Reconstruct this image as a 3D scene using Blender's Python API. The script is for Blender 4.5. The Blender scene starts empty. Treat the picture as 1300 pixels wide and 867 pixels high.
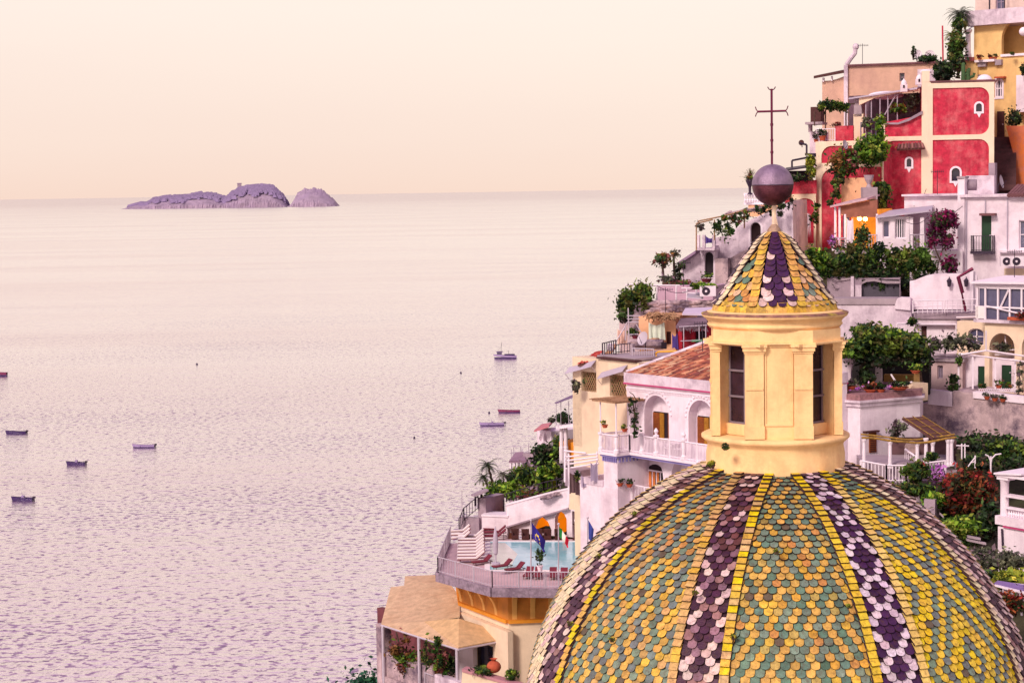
import bpy, math, random
from mathutils import Vector, Matrix
from mathutils.geometry import tessellate_polygon
import numpy as np
rnd = random.Random(7)
C = bpy.context.scene.collection
# ---------------------------------------------------------------- camera
F = 2426.0; CX, CY = 650.0, 433.5; HC = 50.0
PITCH = math.atan(191.7 / F); ROLL = math.radians(-0.90)
cd = bpy.data.cameras.new('camera'); cam = bpy.data.objects.new('camera', cd); C.objects.link(cam)
cd.sensor_width = 36.0; cd.lens = F * 36 / 1300; cd.clip_start = 0.5; cd.clip_end = 90000
RM = Matrix.Rotation(math.pi / 2 - PITCH, 4, 'X') @ Matrix.Rotation(ROLL, 4, 'Z')
cam.matrix_world = Matrix.Translation((0, 0, HC)) @ RM
bpy.context.scene.camera = cam
R3 = RM.to_3x3()
def ray(px, py): return R3 @ Vector((px - CX, -(py - CY), -F))
def W(px, py, d):
    r = ray(px, py); return Vector((r.x / r.y * d, d, HC + r.z / r.y * d))
def onZ(px, py, z):
    r = ray(px, py); t = (z - HC) / r.z; return Vector((r.x * t, r.y * t, z))
MPP = 1 / F   # metres per pixel per metre of distance
# ---------------------------------------------------------------- colours and materials
def lin(c):
    out = []
    for v in c:
        v /= 255.0
        out.append(v / 12.92 if v <= 0.04045 else ((v + 0.055) / 1.055) ** 2.4)
    return tuple(out)
def nd(nt, t, **k):
    n = nt.nodes.new(t)
    for a, b in k.items():
        if a.startswith('i_'): n.inputs[int(a[2:])].default_value = b
        else: setattr(n, a, b)
    return n
def ramp(nt, stops):
    r = nt.nodes.new('ShaderNodeValToRGB'); cr = r.color_ramp
    while len(cr.elements) > 1: cr.elements.remove(cr.elements[-1])
    cr.elements[0].position = stops[0][0]; cr.elements[0].color = (*stops[0][1], 1)
    for p, c in stops[1:]:
        e = cr.elements.new(p); e.color = (*c, 1)
    return r
def mixc(nt, fac, a, b, mode='MIX'):
    m = nt.nodes.new('ShaderNodeMix'); m.data_type = 'RGBA'; m.blend_type = mode
    for s, v in ((0, fac), (6, a), (7, b)):
        if hasattr(v, 'is_output') or isinstance(v, bpy.types.NodeSocket): nt.links.new(v, m.inputs[s])
        elif s == 0: m.inputs[0].default_value = v
        else: m.inputs[s].default_value = (*v, 1)
    return m.outputs[2]
MATS = {}
def mat(name, rgb, rough=.85, var=.18, scale=1.2, bump=.25, streak=0.0, dirt=(95, 78, 92), dscale=.5, patch=0.0, spec=.3, metal=0, col=False, emit=None, es=0, bscale=14, trans=0, p0=.48, p1=.68):
    """a weathered procedural surface: base colour, cloudy variation, rain streaks, dirt patches and fine bump"""
    if name in MATS: return MATS[name]
    m = bpy.data.materials.new(name); m.use_nodes = True; nt = m.node_tree; L = nt.links
    b = nt.nodes['Principled BSDF']
    geo = nd(nt, 'ShaderNodeNewGeometry'); base = lin(rgb)
    n1 = nd(nt, 'ShaderNodeTexNoise'); n1.inputs['Scale'].default_value = scale; n1.inputs['Detail'].default_value = 7; n1.inputs['Roughness'].default_value = .65
    L.new(geo.outputs['Position'], n1.inputs['Vector'])
    r1 = ramp(nt, [(.3, tuple(1 - var * 1.5 for _ in range(3))), (.7, (1, 1, 1))]); L.new(n1.outputs['Fac'], r1.inputs['Fac'])
    if col:
        a = nd(nt, 'ShaderNodeAttribute'); a.attribute_name = 'Col'; src = a.outputs['Color']
    else:
        rgbn = nd(nt, 'ShaderNodeRGB'); rgbn.outputs[0].default_value = (*base, 1); src = rgbn.outputs[0]
    c = mixc(nt, 1.0, src, r1.outputs['Color'], 'MULTIPLY')
    if patch > 0:
        n3 = nd(nt, 'ShaderNodeTexNoise'); n3.inputs['Scale'].default_value = dscale; n3.inputs['Detail'].default_value = 8; n3.inputs['Roughness'].default_value = .7
        L.new(geo.outputs['Position'], n3.inputs['Vector'])
        r3 = ramp(nt, [(p0, (0, 0, 0)), (p1, (patch,) * 3)]); L.new(n3.outputs['Fac'], r3.inputs['Fac'])
        c = mixc(nt, r3.outputs['Color'], c, lin(dirt))
    if streak > 0:
        mp = nd(nt, 'ShaderNodeMapping'); mp.inputs['Scale'].default_value = (1.3, 1.3, .22); L.new(geo.outputs['Position'], mp.inputs['Vector'])
        n2 = nd(nt, 'ShaderNodeTexNoise'); n2.inputs['Scale'].default_value = 1.0; n2.inputs['Detail'].default_value = 9; n2.inputs['Roughness'].default_value = .72
        L.new(mp.outputs[0], n2.inputs['Vector'])
        r2 = ramp(nt, [(.5, (0, 0, 0)), (.78, (streak * .75,) * 3)]); L.new(n2.outputs['Fac'], r2.inputs['Fac'])
        c = mixc(nt, r2.outputs['Color'], c, lin(dirt))
    L.new(c, b.inputs['Base Color'])
    b.inputs['Roughness'].default_value = rough; b.inputs['Metallic'].default_value = metal
    b.inputs['Specular IOR Level'].default_value = spec
    if bump > 0:
        nb = nd(nt, 'ShaderNodeTexNoise'); nb.inputs['Scale'].default_value = bscale; nb.inputs['Detail'].default_value = 5
        L.new(geo.outputs['Position'], nb.inputs['Vector'])
        bp = nd(nt, 'ShaderNodeBump'); bp.inputs['Strength'].default_value = bump; bp.inputs['Distance'].default_value = .05
        L.new(nb.outputs['Fac'], bp.inputs['Height']); L.new(bp.outputs[0], b.inputs['Normal'])
    if emit:
        b.inputs['Emission Color'].default_value = (*lin(emit), 1); b.inputs['Emission Strength'].default_value = es
    if trans > 0:
        tr = nd(nt, 'ShaderNodeBsdfTranslucent'); L.new(c, tr.inputs['Color'])
        ms = nd(nt, 'ShaderNodeMixShader'); ms.inputs[0].default_value = trans
        L.new(b.outputs[0], ms.inputs[1]); L.new(tr.outputs[0], ms.inputs[2]); L.new(ms.outputs[0], nt.nodes['Material Output'].inputs[0])
    MATS[name] = m; return m
WHITE = mat('white_plaster', (238, 220, 232), var=.1, streak=.55, dirt=(160, 132, 152), patch=.45, bump=.3)
WHITE2 = mat('old_white_plaster', (228, 208, 222), var=.14, streak=.85, dirt=(128, 102, 124), patch=.75, bump=.4)
TRIM = mat('white_paint', (236, 220, 232), var=.06, bump=.1, streak=.2, dirt=(160, 135, 160))
CREAM = mat('cream_plaster', (240, 212, 186), var=.1, streak=.35, dirt=(170, 130, 120), patch=.2)
YEL = mat('yellow_plaster', (238, 196, 134), var=.16, streak=.5, dirt=(190, 130, 80), patch=.25)
TANW = mat('sand_plaster', (232, 206, 178), var=.1, streak=.35, dirt=(165, 128, 115), patch=.2)
PINKT = mat('pink_tan_plaster', (214, 170, 150), var=.14, streak=.4, dirt=(150, 110, 110), patch=.35)
REDW = mat('red_plaster', (208, 50, 78), var=.34, scale=2.6, streak=.55, dirt=(232, 140, 142), patch=.42, dscale=1.1, bump=.5, bscale=9)
ORG = mat('orange_plaster', (236, 150, 46), var=.16, streak=.35, dirt=(170, 90, 40), patch=.2)
PEACH = mat('peach_plaster', (238, 180, 140), var=.15, streak=.4, dirt=(170, 120, 110), patch=.3)
GREYW = mat('grey_render', (168, 146, 160), var=.2, streak=.6, dirt=(100, 82, 104), patch=.5)
STONE = mat('stained_stone', (212, 182, 188), var=.3, scale=.9, streak=.9, dirt=(66, 50, 76), patch=.9, dscale=.5, p0=.46, p1=.62, bump=.8)
ROCK = mat('rock', (120, 102, 104), var=.5, scale=.6, patch=.6, dirt=(58, 62, 38), bump=1.0, bscale=3)
CONC = mat('concrete', (176, 156, 166), var=.2, streak=.4, patch=.3, dirt=(110, 92, 110))
WOOD = mat('brown_wood', (150, 78, 34), rough=.6, var=.3, scale=6, bump=.3)
DWOOD = mat('dark_wood', (84, 44, 44), rough=.7, var=.3, scale=6, bump=.3)
BAMB = mat('reed_wood', (190, 146, 112), rough=.8, var=.35, scale=9, bump=.5)
GWOOD = mat('green_paint', (28, 62, 40), rough=.5, var=.2, bump=.1)
DGREY = mat('dark_metal', (62, 48, 66), rough=.5, var=.15, metal=.3, bump=.1)
LGREY = mat('light_metal', (196, 182, 196), rough=.45, var=.1, metal=.2, bump=.1)
RUSTM = mat('iron_red', (112, 34, 66), rough=.5, var=.2, metal=.4, bump=.1)
DARK = mat('dark_interior', (44, 28, 40), rough=.9, var=.3, bump=0)
SHADE = mat('dim_interior', (96, 70, 78), rough=.9, var=.3, bump=0)
GLASS = mat('window_glass', (92, 88, 120), rough=.12, var=.25, scale=2, spec=.8, bump=0)
GLASSD = mat('dark_glass', (40, 40, 62), rough=.1, var=.3, scale=2, spec=.9, bump=0)
CLAY = mat('terracotta', (196, 92, 64), rough=.85, var=.25, scale=5)
ROOFT = mat('clay_roof_tiles', (200, 122, 96), col=True, rough=.9, var=.3, scale=4, bump=.5)
TILE = mat('glazed_tiles', (255, 255, 255), col=True, rough=.5, var=.28, scale=9, bump=.25, bscale=30, spec=.28, patch=.6, dscale=12, dirt=(88, 56, 44))
LEAF = mat('leaves', (255, 255, 255), col=True, rough=.6, var=.1, bump=0, trans=.25, spec=.25)
BARK = mat('bark', (98, 74, 66), var=.4, scale=5, bump=.8)
GLOWO = mat('self_lit_orange_wall', (240, 150, 40), var=.3, scale=.9, emit=(255, 140, 12), es=.55)  # lamp glow put into the wall's own emission, no lamp behind the arches
GLOWL = mat('glowing_lamp', (255, 230, 190), emit=(255, 214, 150), es=5, bump=0)
CLOTHW = mat('white_cloth', (214, 220, 206), var=.1, bump=.2, rough=.9)
CLOTHV = mat('violet_cloth', (92, 70, 150), var=.15, bump=.2)
MAROON = mat('maroon_canvas', (124, 44, 62), var=.2, bump=.2)
STRIPE = mat('white_canvas', (240, 226, 228), var=.08, bump=.2)
MAT_REED = mat('reed_matting', (220, 184, 150), rough=.95, var=.25, scale=2.5, bump=.5, patch=.3, dirt=(170, 118, 84))
AWN = mat('grey_awning', (186, 172, 190), var=.12, rough=.8, bump=.15)
# ---------------------------------------------------------------- mesh builder
class MB:
    def __init__(s): s.v = []; s.f = []; s.c = []; s.cur = (1, 1, 1)
    def add(s, vs, fs, col=None):
        o = len(s.v); s.v += [tuple(v) for v in vs]; c = col or s.cur
        for f in fs: s.f.append([i + o for i in f]); s.c.append(c)
        return s
    def hexa(s, p, col=None):   # 8 points: 0-3 bottom loop, 4-7 top loop
        return s.add(p, [(3, 2, 1, 0), (4, 5, 6, 7), (0, 1, 5, 4), (1, 2, 6, 5), (2, 3, 7, 6), (3, 0, 4, 7)], col)
    def box(s, a, b, col=None):
        x0, y0, z0 = a; x1, y1, z1 = b
        return s.hexa([(x0, y0, z0), (x1, y0, z0), (x1, y1, z0), (x0, y1, z0), (x0, y0, z1), (x1, y0, z1), (x1, y1, z1), (x0, y1, z1)], col)
    def prism(s, poly, z0, z1, col=None):
        n = len(poly); vs = [(p[0], p[1], z0) for p in poly] + [(p[0], p[1], z1) for p in poly]
        return s.add(vs, [list(range(n))[::-1], list(range(n, 2 * n))] + [(i, (i + 1) % n, n + (i + 1) % n, n + i) for i in range(n)], col)
    def tube(s, pts, r, n=6, col=None, r1=None):
        pts = [Vector(p) for p in pts]; rings = []
        for i, p in enumerate(pts):
            t = (pts[min(i + 1, len(pts) - 1)] - pts[max(i - 1, 0)])
            if t.length < 1e-6: t = Vector((0, 0, 1))
            t.normalize(); a = t.cross(Vector((0, 0, 1)))
            if a.length < .1: a = t.cross(Vector((1, 0, 0)))
            a.normalize(); b = t.cross(a)
            rr = r if r1 is None else r + (r1 - r) * i / (len(pts) - 1)
            rings.append([p + a * rr * math.cos(2 * math.pi * k / n) + b * rr * math.sin(2 * math.pi * k / n) for k in range(n)])
        vs = [v for q in rings for v in q]; fs = []
        for i in range(len(pts) - 1):
            for k in range(n): fs.append((i * n + k, i * n + (k + 1) % n, (i + 1) * n + (k + 1) % n, (i + 1) * n + k))
        fs.append(list(range(n))[::-1]); fs.append([(len(pts) - 1) * n + k for k in range(n)])
        return s.add(vs, fs, col)
    def lathe(s, prof, c=(0, 0), n=32, a0=0, a1=2 * math.pi, col=None, sq=None):
        full = abs(a1 - a0 - 2 * math.pi) < 1e-6; m = n if full else n + 1; vs = []
        for r, z in prof:
            for k in range(m):
                a = a0 + (a1 - a0) * k / n; vs.append((c[0] + r * math.sin(a), c[1] - r * math.cos(a), z))
        fs = []
        for i in range(len(prof) - 1):
            for k in range(n):
                k2 = (k + 1) % m; fs.append((i * m + k, i * m + k2, (i + 1) * m + k2, (i + 1) * m + k))
        return s.add(vs, fs, col)
    def ball(s, c, r, n=16, m=10, sc=(1, 1, 1), t0=0, t1=math.pi, col=None):
        vs = []
        for i in range(m + 1):
            t = t0 + (t1 - t0) * i / m
            for k in range(n):
                a = 2 * math.pi * k / n; vs.append((c[0] + r * sc[0] * math.sin(t) * math.cos(a), c[1] + r * sc[1] * math.sin(t) * math.sin(a), c[2] + r * sc[2] * math.cos(t)))
        fs = [(i * n + k, (i + 1) * n + k, (i + 1) * n + (k + 1) % n, i * n + (k + 1) % n) for i in range(m) for k in range(n)]
        return s.add(vs, fs, col)
    def quad(s, a, b, c, d, col=None): return s.add([a, b, c, d], [(0, 1, 2, 3)], col)
    def slab(s, pts, t, col=None):   # sheet with thickness t downwards
        n = len(pts); vs = [Vector(p) for p in pts] + [Vector(p) - Vector((0, 0, t)) for p in pts]
        return s.add(vs, [list(range(n)), list(range(n, 2 * n))[::-1]] + [(i, n + i, n + (i + 1) % n, (i + 1) % n) for i in range(n)], col)
    def build(s, name, m, parent=None, smooth=False, root=None):
        if not s.v: return None
        me = bpy.data.meshes.new(name); o = bpy.data.objects.new(name, me); C.objects.link(o)
        A = np.array(s.v, dtype=float)
        if parent is not None:
            org = ORG_[parent.name]; o.parent = parent
        else:
            org = Vector(((A[:, 0].min() + A[:, 0].max()) / 2, (A[:, 1].min() + A[:, 1].max()) / 2, A[:, 2].min())) if root is None else Vector(root)
            o.location = org
        ORG_[o.name] = Vector(org)
        A -= np.array(org)[None, :]
        me.from_pydata(A.tolist(), [], s.f)
        ca = me.attributes.new('Col', 'FLOAT_COLOR', 'CORNER')
        cnt = np.array([len(f) for f in s.f]); cols = np.ones((len(s.f), 4)); cols[:, :3] = np.array(s.c)
        ca.data.foreach_set('color', np.repeat(cols, cnt, axis=0).ravel().astype(np.float32))
        if smooth: me.polygons.foreach_set('use_smooth', [True] * len(me.polygons))
        me.materials.append(m); me.update()
        return o
ORG_ = {}
def tag(o, label=None, cat=None, group=None, kind=None):
    if label: o['label'] = label
    if cat: o['category'] = cat
    if group: o['group'] = group
    if kind: o['kind'] = kind
    return o
def thing(name, label, cat, loc, group=None, rz=0):
    o = bpy.data.objects.new(name, None); C.objects.link(o); o.location = loc; o.rotation_euler = (0, 0, rz); o.empty_display_size = .3
    ORG_[o.name] = Vector(loc); return tag(o, label, cat, group)
def dup(root, loc, rz=0, label=None, group=None, sc=1):
    def cp(o, par):
        c = o.copy(); C.objects.link(c)
        if par is not None: c.parent = par
        for ch in kids(o): cp(ch, c)
        return c
    r = cp(root, None); r.location = loc; r.rotation_euler = (0, 0, rz); r.scale = (sc, sc, sc)
    if label: r['label'] = label
    if group: r['group'] = group
    return r
KID = {}
def kids(o): return [c for c in bpy.data.objects if c.parent == o]
# ---------------------------------------------------------------- wall frames
class FR:
    """vertical wall plane through the plan points seen at pixel columns a and b at distances da and db; u runs left to right, out is towards the camera"""
    def __init__(s, a, da, b, db, y=430):
        P, Q = W(a, y, da), W(b, y, db); s.O = Vector((P.x, P.y, 0)); d = Vector((Q.x - P.x, Q.y - P.y, 0)); s.len = d.length; s.d = d.normalized(); s.n = Vector((s.d.y, -s.d.x, 0))
    def shift(s, out):
        g = FR.__new__(FR); g.O = s.O + s.n * out; g.d = s.d; g.n = s.n; g.len = s.len; return g
    def P(s, u, z, o=0): q = s.O + s.d * u + s.n * o; return Vector((q.x, q.y, z))
    def uz(s, px, py, o=0):
        r = ray(px, py); c = Vector((0, 0, HC)); t = ((s.O + s.n * o - c).dot(s.n)) / r.dot(s.n); q = c + r * t
        return (q - s.O).dot(s.d), q.z
    def rect(s, R, o=0):
        x0, y0, x1, y1 = R; ym = (y0 + y1) / 2; xm = (x0 + x1) / 2
        return s.uz(x0, ym, o)[0], s.uz(x1, ym, o)[0], s.uz(xm, y1, o)[1], s.uz(xm, y0, o)[1]
    def side(s, u, right=False):   # the frame of the side wall at u, running back
        g = FR.__new__(FR); g.O = s.P(u, 0); g.len = 5
        if right: g.d = -s.n; g.n = s.d
        else: g.d = s.n; g.n = -s.d
        return g
    def box(s, mb, u0, u1, z0, z1, o0, o1, col=None):
        return mb.hexa([s.P(u0, z0, o1), s.P(u1, z0, o1), s.P(u1, z0, o0), s.P(u0, z0, o0), s.P(u0, z1, o1), s.P(u1, z1, o1), s.P(u1, z1, o0), s.P(u0, z1, o0)], col)
    def pbox(s, mb, R, o0, o1, col=None):
        u0, u1, z0, z1 = s.rect(R, o1); return s.box(mb, u0, u1, z0, z1, o0, o1, col)
    def poly(s, mb, outer, holes, o0, o1, col=None):
        """extruded outline with holes, points in (u, z)"""
        loops = [outer] + list(holes); fl = [p for l in loops for p in l]; n = len(fl)
        tris = tessellate_polygon([[Vector((p[0], p[1], 0)) for p in l] for l in loops])
        vs = [s.P(p[0], p[1], o1) for p in fl] + [s.P(p[0], p[1], o0) for p in fl]; fs = []
        for t in tris: fs.append(tuple(t)); fs.append(tuple(n + i for i in t)[::-1])
        k = 0
        for l in loops:
            m = len(l)
            for i in range(m): a, b = k + i, k + (i + 1) % m; fs.append((a, b, n + b, n + a))
            k += m
        return mb.add(vs, fs, col)
def outline(u0, u1, z0, z1, kind='r', n=12):
    if kind == 'r': return [(u0, z0), (u1, z0), (u1, z1), (u0, z1)]
    r = (u1 - u0) / 2; zc = z1 - r * (1 if kind == 'a' else .6); pts = [(u0, z0), (u1, z0)]
    if kind == 'p':   # pointed
        zc = z1 - r * 1.2
        return [(u0, z0), (u1, z0), (u1, zc), (u1 - r * .35, zc + r * .75), (u0 + r, z1), (u0 + r * .35, zc + r * .75), (u0, zc)]
    for i in range(n + 1):
        a = math.pi * i / n; pts.append((u0 + r + r * math.cos(a), zc + (z1 - zc) * math.sin(a)))
    return pts
def block(par, name, fr, R, dep, m, holes=(), th=.3, ext=3.0, inner=None):
    """a box of building: front wall with real openings, body behind. R = pixel rect of the front wall. Returns (u0,u1,z0,z1)"""
    u0, u1, z0, z1 = fr.rect(R); z0 -= ext
    hs = []
    for h in holes:
        a, b, c, d = fr.rect(h[1:5]); a = max(a, u0 + .05); b = min(b, u1 - .05); hs.append(outline(a, b, c, d, h[0]))
    mb = MB()
    if hs:
        fr.poly(mb, outline(u0, u1, z0, z1), hs, -th, 0); 
        if inner is None: fr.box(mb, u0, u1, z0, z1, -dep, -th - .002)
        else:
            fr.box(mb, u0, u1, z0, z1, -dep, -th - 2.2)
            fr.box(mb, u0, u0 + .25, z0, z1, -th - 2.2, -th); fr.box(mb, u1 - .25, u1, z0, z1, -th - 2.2, -th); fr.box(mb, u0 + .25, u1 - .25, z1 - .2, z1, -th - 2.2, -th)
            fr.box(mb, u0 + .25, u1 - .25, z0, z0 + ext, -th - 2.2, -th)
    else: fr.box(mb, u0, u1, z0, z1, -dep, 0)
    mb.build(name, m, par); return u0, u1, z0, z1
def window(par, fr, h, fm=TRIM, gm=GLASS, nx=2, ny=2, inset=.16, fw=.07, name='window', o=0, label=None):
    u0, u1, z0, z1 = fr.rect(h[1:5], o); ol = outline(u0 - .01, u1 + .01, z0 - .01, z1 + .01, h[0]); il = outline(u0 + fw, u1 - fw, z0 + fw, z1 - fw, h[0])
    mb = MB(); fr.poly(mb, ol, [il], o - inset - .06, o - inset)
    for i in range(1, nx): u = u0 + (u1 - u0) * i / nx; fr.box(mb, u - fw * .4, u + fw * .4, z0 + fw, z1 - fw - (0 if h[0] == 'r' else .05), o - inset - .05, o - inset - .01)
    for i in range(1, ny): z = z0 + (z1 - z0) * i / ny; fr.box(mb, u0 + fw, u1 - fw, z - fw * .35, z + fw * .35, o - inset - .048, o - inset - .012)
    w = mb.build(name, fm, par)
    if label: w['label'] = label
    g = MB(); fr.poly(g, ol, [], o - inset - .09, o - inset - .065); g.build('pane', gm, w); return w
def door(par, fr, h, m=DARK, inset=.2, o=0, name='door', planks=True):
    u0, u1, z0, z1 = fr.rect(h[1:5], o); mb = MB(); fr.poly(mb, outline(u0 - .02, u1 + .02, z0 - .02, z1 + .02, h[0]), [], o - inset - .06, o - inset)
    d = mb.build(name, m, par)
    if planks:
        k = MB(); k.ball(fr.P(u1 - (u1 - u0) * .15, z0 + 1.0, o - inset + .03), .05, 8, 5); k.build('handle', LGREY, d)
    return d
def surround(par, fr, h, m, w=.12, o1=.05, name='window_surround', o=0):
    u0, u1, z0, z1 = fr.rect(h[1:5], o); mb = MB(); fr.poly(mb, outline(u0 - w, u1 + w, z0 - w, z1 + w, h[0]), [outline(u0, u1, z0, z1, h[0])], o + .003, o + o1); return mb.build(name, m, par)
def rail(par, pts, h, m, sp=.14, post=1.6, r=.018, name='railing', base=0.0, top=.03, label=None, cat=None, midrail=False):
    """a railing along the 3-D points pts"""
    mb = MB(); pts = [Vector(p) for p in pts]; up = Vector((0, 0, h)); b = Vector((0, 0, base))
    for p, q in zip(pts, pts[1:]):
        n = max(1, int((q - p).length / sp)); mb.tube([p + up, q + up], top, 5); mb.tube([p + b + Vector((0, 0, .08)), q + b + Vector((0, 0, .08))], top * .7, 4)
        if midrail: mb.tube([p + up * .55, q + up * .55], top * .7, 4)
        for i in range(n + 1):
            t = p.lerp(q, i / n)
            mb.tube([t + b, t + up], r, 4)
        k = max(1, round((q - p).length / post))
        for i in range(k + 1): t = p.lerp(q, i / k); mb.tube([t, t + up * 1.04], top * 1.3, 5)
    o = mb.build(name, m, par)
    if label: tag(o, label, cat)
    return o
# ---------------------------------------------------------------- vegetation
GREENS = {'mid': [(46, 72, 30), (70, 96, 36), (104, 122, 46), (30, 50, 30), (96, 92, 50)], 'dark': [(34, 50, 30), (44, 66, 36), (66, 88, 44), (26, 36, 28), (70, 60, 50)],
          'bright': [(92, 128, 36), (120, 150, 44), (62, 96, 30), (150, 160, 66), (44, 70, 28)], 'olive': [(112, 128, 44), (142, 148, 50), (80, 92, 34), (170, 160, 60)],
          'red': [(130, 40, 40), (90, 36, 34), (66, 62, 30), (130, 70, 40), (50, 62, 30), (44, 40, 26)], 'magenta': [(150, 34, 92), (112, 26, 78), (86, 40, 70), (70, 80, 50)],
          'lilac': [(190, 120, 190), (160, 90, 170), (80, 110, 60), (210, 160, 210)], 'grey': [(92, 96, 78), (120, 120, 96), (70, 72, 62), (110, 90, 100)],
          'mix': [(60, 96, 34), (96, 120, 40), (128, 88, 48), (44, 66, 34), (110, 60, 60)]}
def leafcloud(mb, c, rx, ry, rz, n, pal, size=.16, r=None, clumps=None, hang=0):
    r = r or rnd; pal = [lin(p) for p in GREENS[pal]] if isinstance(pal, str) else pal
    k = clumps or max(8, int(10 + n / 50)); cl = []
    for _ in range(k):
        while True:
            v = Vector((r.uniform(-1, 1), r.uniform(-1, 1), r.uniform(-1, 1)))
            if v.length < 1: break
        cl.append((Vector((v.x * rx, v.y * ry, v.z * rz)) * .8, r.uniform(.2, .42), r.choice(pal), r.uniform(.6, 1.5)))
    for _ in range(n):
        cc, cr, pc, br = r.choice(cl)
        if r.random() < .72:
            v = Vector((r.gauss(0, 1), r.gauss(0, 1), r.gauss(0, 1))).normalized() * (r.random() ** .4)
            p = Vector(c) + cc + Vector((v.x * rx * cr, v.y * ry * cr, v.z * rz * cr - hang * abs(r.gauss(0, 1)) * .5)); hz = v.z
        else:
            v = Vector((r.gauss(0, .44), r.gauss(0, .44), r.gauss(0, .44)))
            if r.random() < .5: pc = r.choice(pal)
            p = Vector(c) + Vector((v.x * rx, v.y * ry, v.z * rz)); hz = v.z * 1.2; br = br * .85
        a = Vector((r.gauss(0, 1), r.gauss(0, 1), r.gauss(0, .8))).normalized(); b = a.cross(Vector((r.gauss(0, 1), r.gauss(0, 1), r.gauss(0, 1)))).normalized()
        s = size * r.uniform(.45, 1.35); sh = 1.45 * br * r.uniform(.55, 1.4) * (.78 + .34 * hz)  # leaves lighten towards the clump top: light from above put into their colour
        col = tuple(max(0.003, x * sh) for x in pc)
        mb.add([p - a * s, p + b * s * .5, p + a * s, p - b * s * .5], [(0, 1, 2, 3)], col)
    return mb
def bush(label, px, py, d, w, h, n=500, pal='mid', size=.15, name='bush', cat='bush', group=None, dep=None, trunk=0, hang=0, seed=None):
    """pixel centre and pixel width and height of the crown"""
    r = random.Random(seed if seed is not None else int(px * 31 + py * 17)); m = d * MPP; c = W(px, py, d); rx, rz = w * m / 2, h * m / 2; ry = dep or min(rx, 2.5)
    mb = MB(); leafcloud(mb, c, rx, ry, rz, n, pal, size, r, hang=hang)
    if trunk > 0:
        t = thing(name, label, cat, (c.x, c.y, c.z - rz - trunk), group); mb.build('crown', LEAF, t); tb = MB()
        tb.tube([c - Vector((0, 0, rz + trunk)), c - Vector((.1, 0, rz * .6)), c + Vector((.1, 0, rz * .3))], .12, 6, r1=.04)
        for k in range(5): a = r.uniform(0, 6.28); tb.tube([c - Vector((0, 0, rz * .6)), c + Vector((math.cos(a) * rx * .6, math.sin(a) * ry * .5, r.uniform(-.1, .6) * rz))], .05, 5, r1=.015)
        tb.build('trunk', BARK, t); return t
    # woody stems inside
    tb = MB()
    t = thing(name, label, cat, (c.x, c.y, c.z - rz), group); mb.build('foliage', LEAF, t)
    for k in range(6): a = r.uniform(0, 6.28); tb.tube([c - Vector((r.uniform(-.3, .3) * rx, 0, rz * 1.05)), c + Vector((math.cos(a) * rx * .6, math.sin(a) * ry * .5, r.uniform(-.2, .6) * rz))], .03, 4, r1=.012)
    tb.build('stem', BARK, t); return t
def ribbon(label, pts, d, th, n, pal='mid', size=.15, name='climbing_plant', cat='plant', group=None, seed=1):
    """a climber or hedge following image points at distance d (one number or list)"""
    r = random.Random(seed * 77 + int(pts[0][0])); ds = d if isinstance(d, (list, tuple)) else [d] * len(pts)
    P = [W(p[0], p[1], q) for p, q in zip(pts, ds)]; ths = th if isinstance(th, (list, tuple)) else [th] * len(pts)
    mb = MB(); tot = sum((b - a).length for a, b in zip(P, P[1:])); tb = MB(); tb.tube(P, .05, 5, r1=.02)
    for i, (a, b) in enumerate(zip(P, P[1:])):
        L = (b - a).length; k = max(1, int(L / .32))
        for j in range(k):
            f = (j + .5) / k; c = a.lerp(b, f); t = (ths[i] * (1 - f) + ths[i + 1] * f) * r.uniform(.6, 1.2); c = c + Vector((r.gauss(0, .16) * t, r.uniform(-.3, .3) * t, r.gauss(0, .16) * t))
            leafcloud(mb, c + Vector((0, -.1, 0)), max(.3, t * .8), t * .7, t, int(n * L / tot / k) + 1, pal, size, r, clumps=4)
    o = thing(name, label, cat, P[0], group); mb.build('foliage', LEAF, o); tb.build('stem', BARK, o); return o
def frond(mb, base, dirv, L, w, droop, cols, r):
    side = dirv.cross(Vector((0, 0, 1))).normalized(); p = Vector(base); v = dirv.normalized(); n = 9; st = []
    for i in range(n + 1): st.append(Vector(p)); p = p + v * L / n; v = (v + Vector((0, 0, -droop / n * (1 + i * .25)))).normalized()
    for i in range(1, n + 1):
        l = w * math.sin(math.pi * min(1, .2 + .8 * i / n)) + .05
        for sgn in (-1, 1):
            for h in (0, .5):
                q = st[i - 1].lerp(st[i], h); e = q + side * sgn * l + (st[i] - st[i - 1]) * .8 - Vector((0, 0, l * .35))
                mb.add([q, q + (st[i] - st[i - 1]) * .42, e], [(0, 1, 2)], r.choice(cols))
def palm(label, px, ybase, ytop, d, L, n=22, tr=.16, group=None, lean=0, pal='mid', name='palm_tree', bushy=0):
    r = random.Random(int(px)); b = W(px, ybase, d); t = W(px + lean, ytop, d); o = thing(name, label, 'palm', b, group)
    tb = MB(); k = 8; tb.tube([b.lerp(t, i / k) + Vector((.05 * (i % 2), 0, 0)) for i in range(k + 1)], tr, 7, r1=tr * .75); tb.build('trunk', BARK, o)
    mb = MB(); cols = [lin(c) for c in GREENS[pal]]
    for i in range(n):
        a = i * 2.399; e = .9 - 1.5 * (i / n); frond(mb, t, Vector((math.cos(a) * math.cos(e), math.sin(a) * math.cos(e), math.sin(e))), L * r.uniform(.8, 1.1), L * .16, .9, cols, r)
    mb.build('crown', LEAF, o); return o
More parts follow.
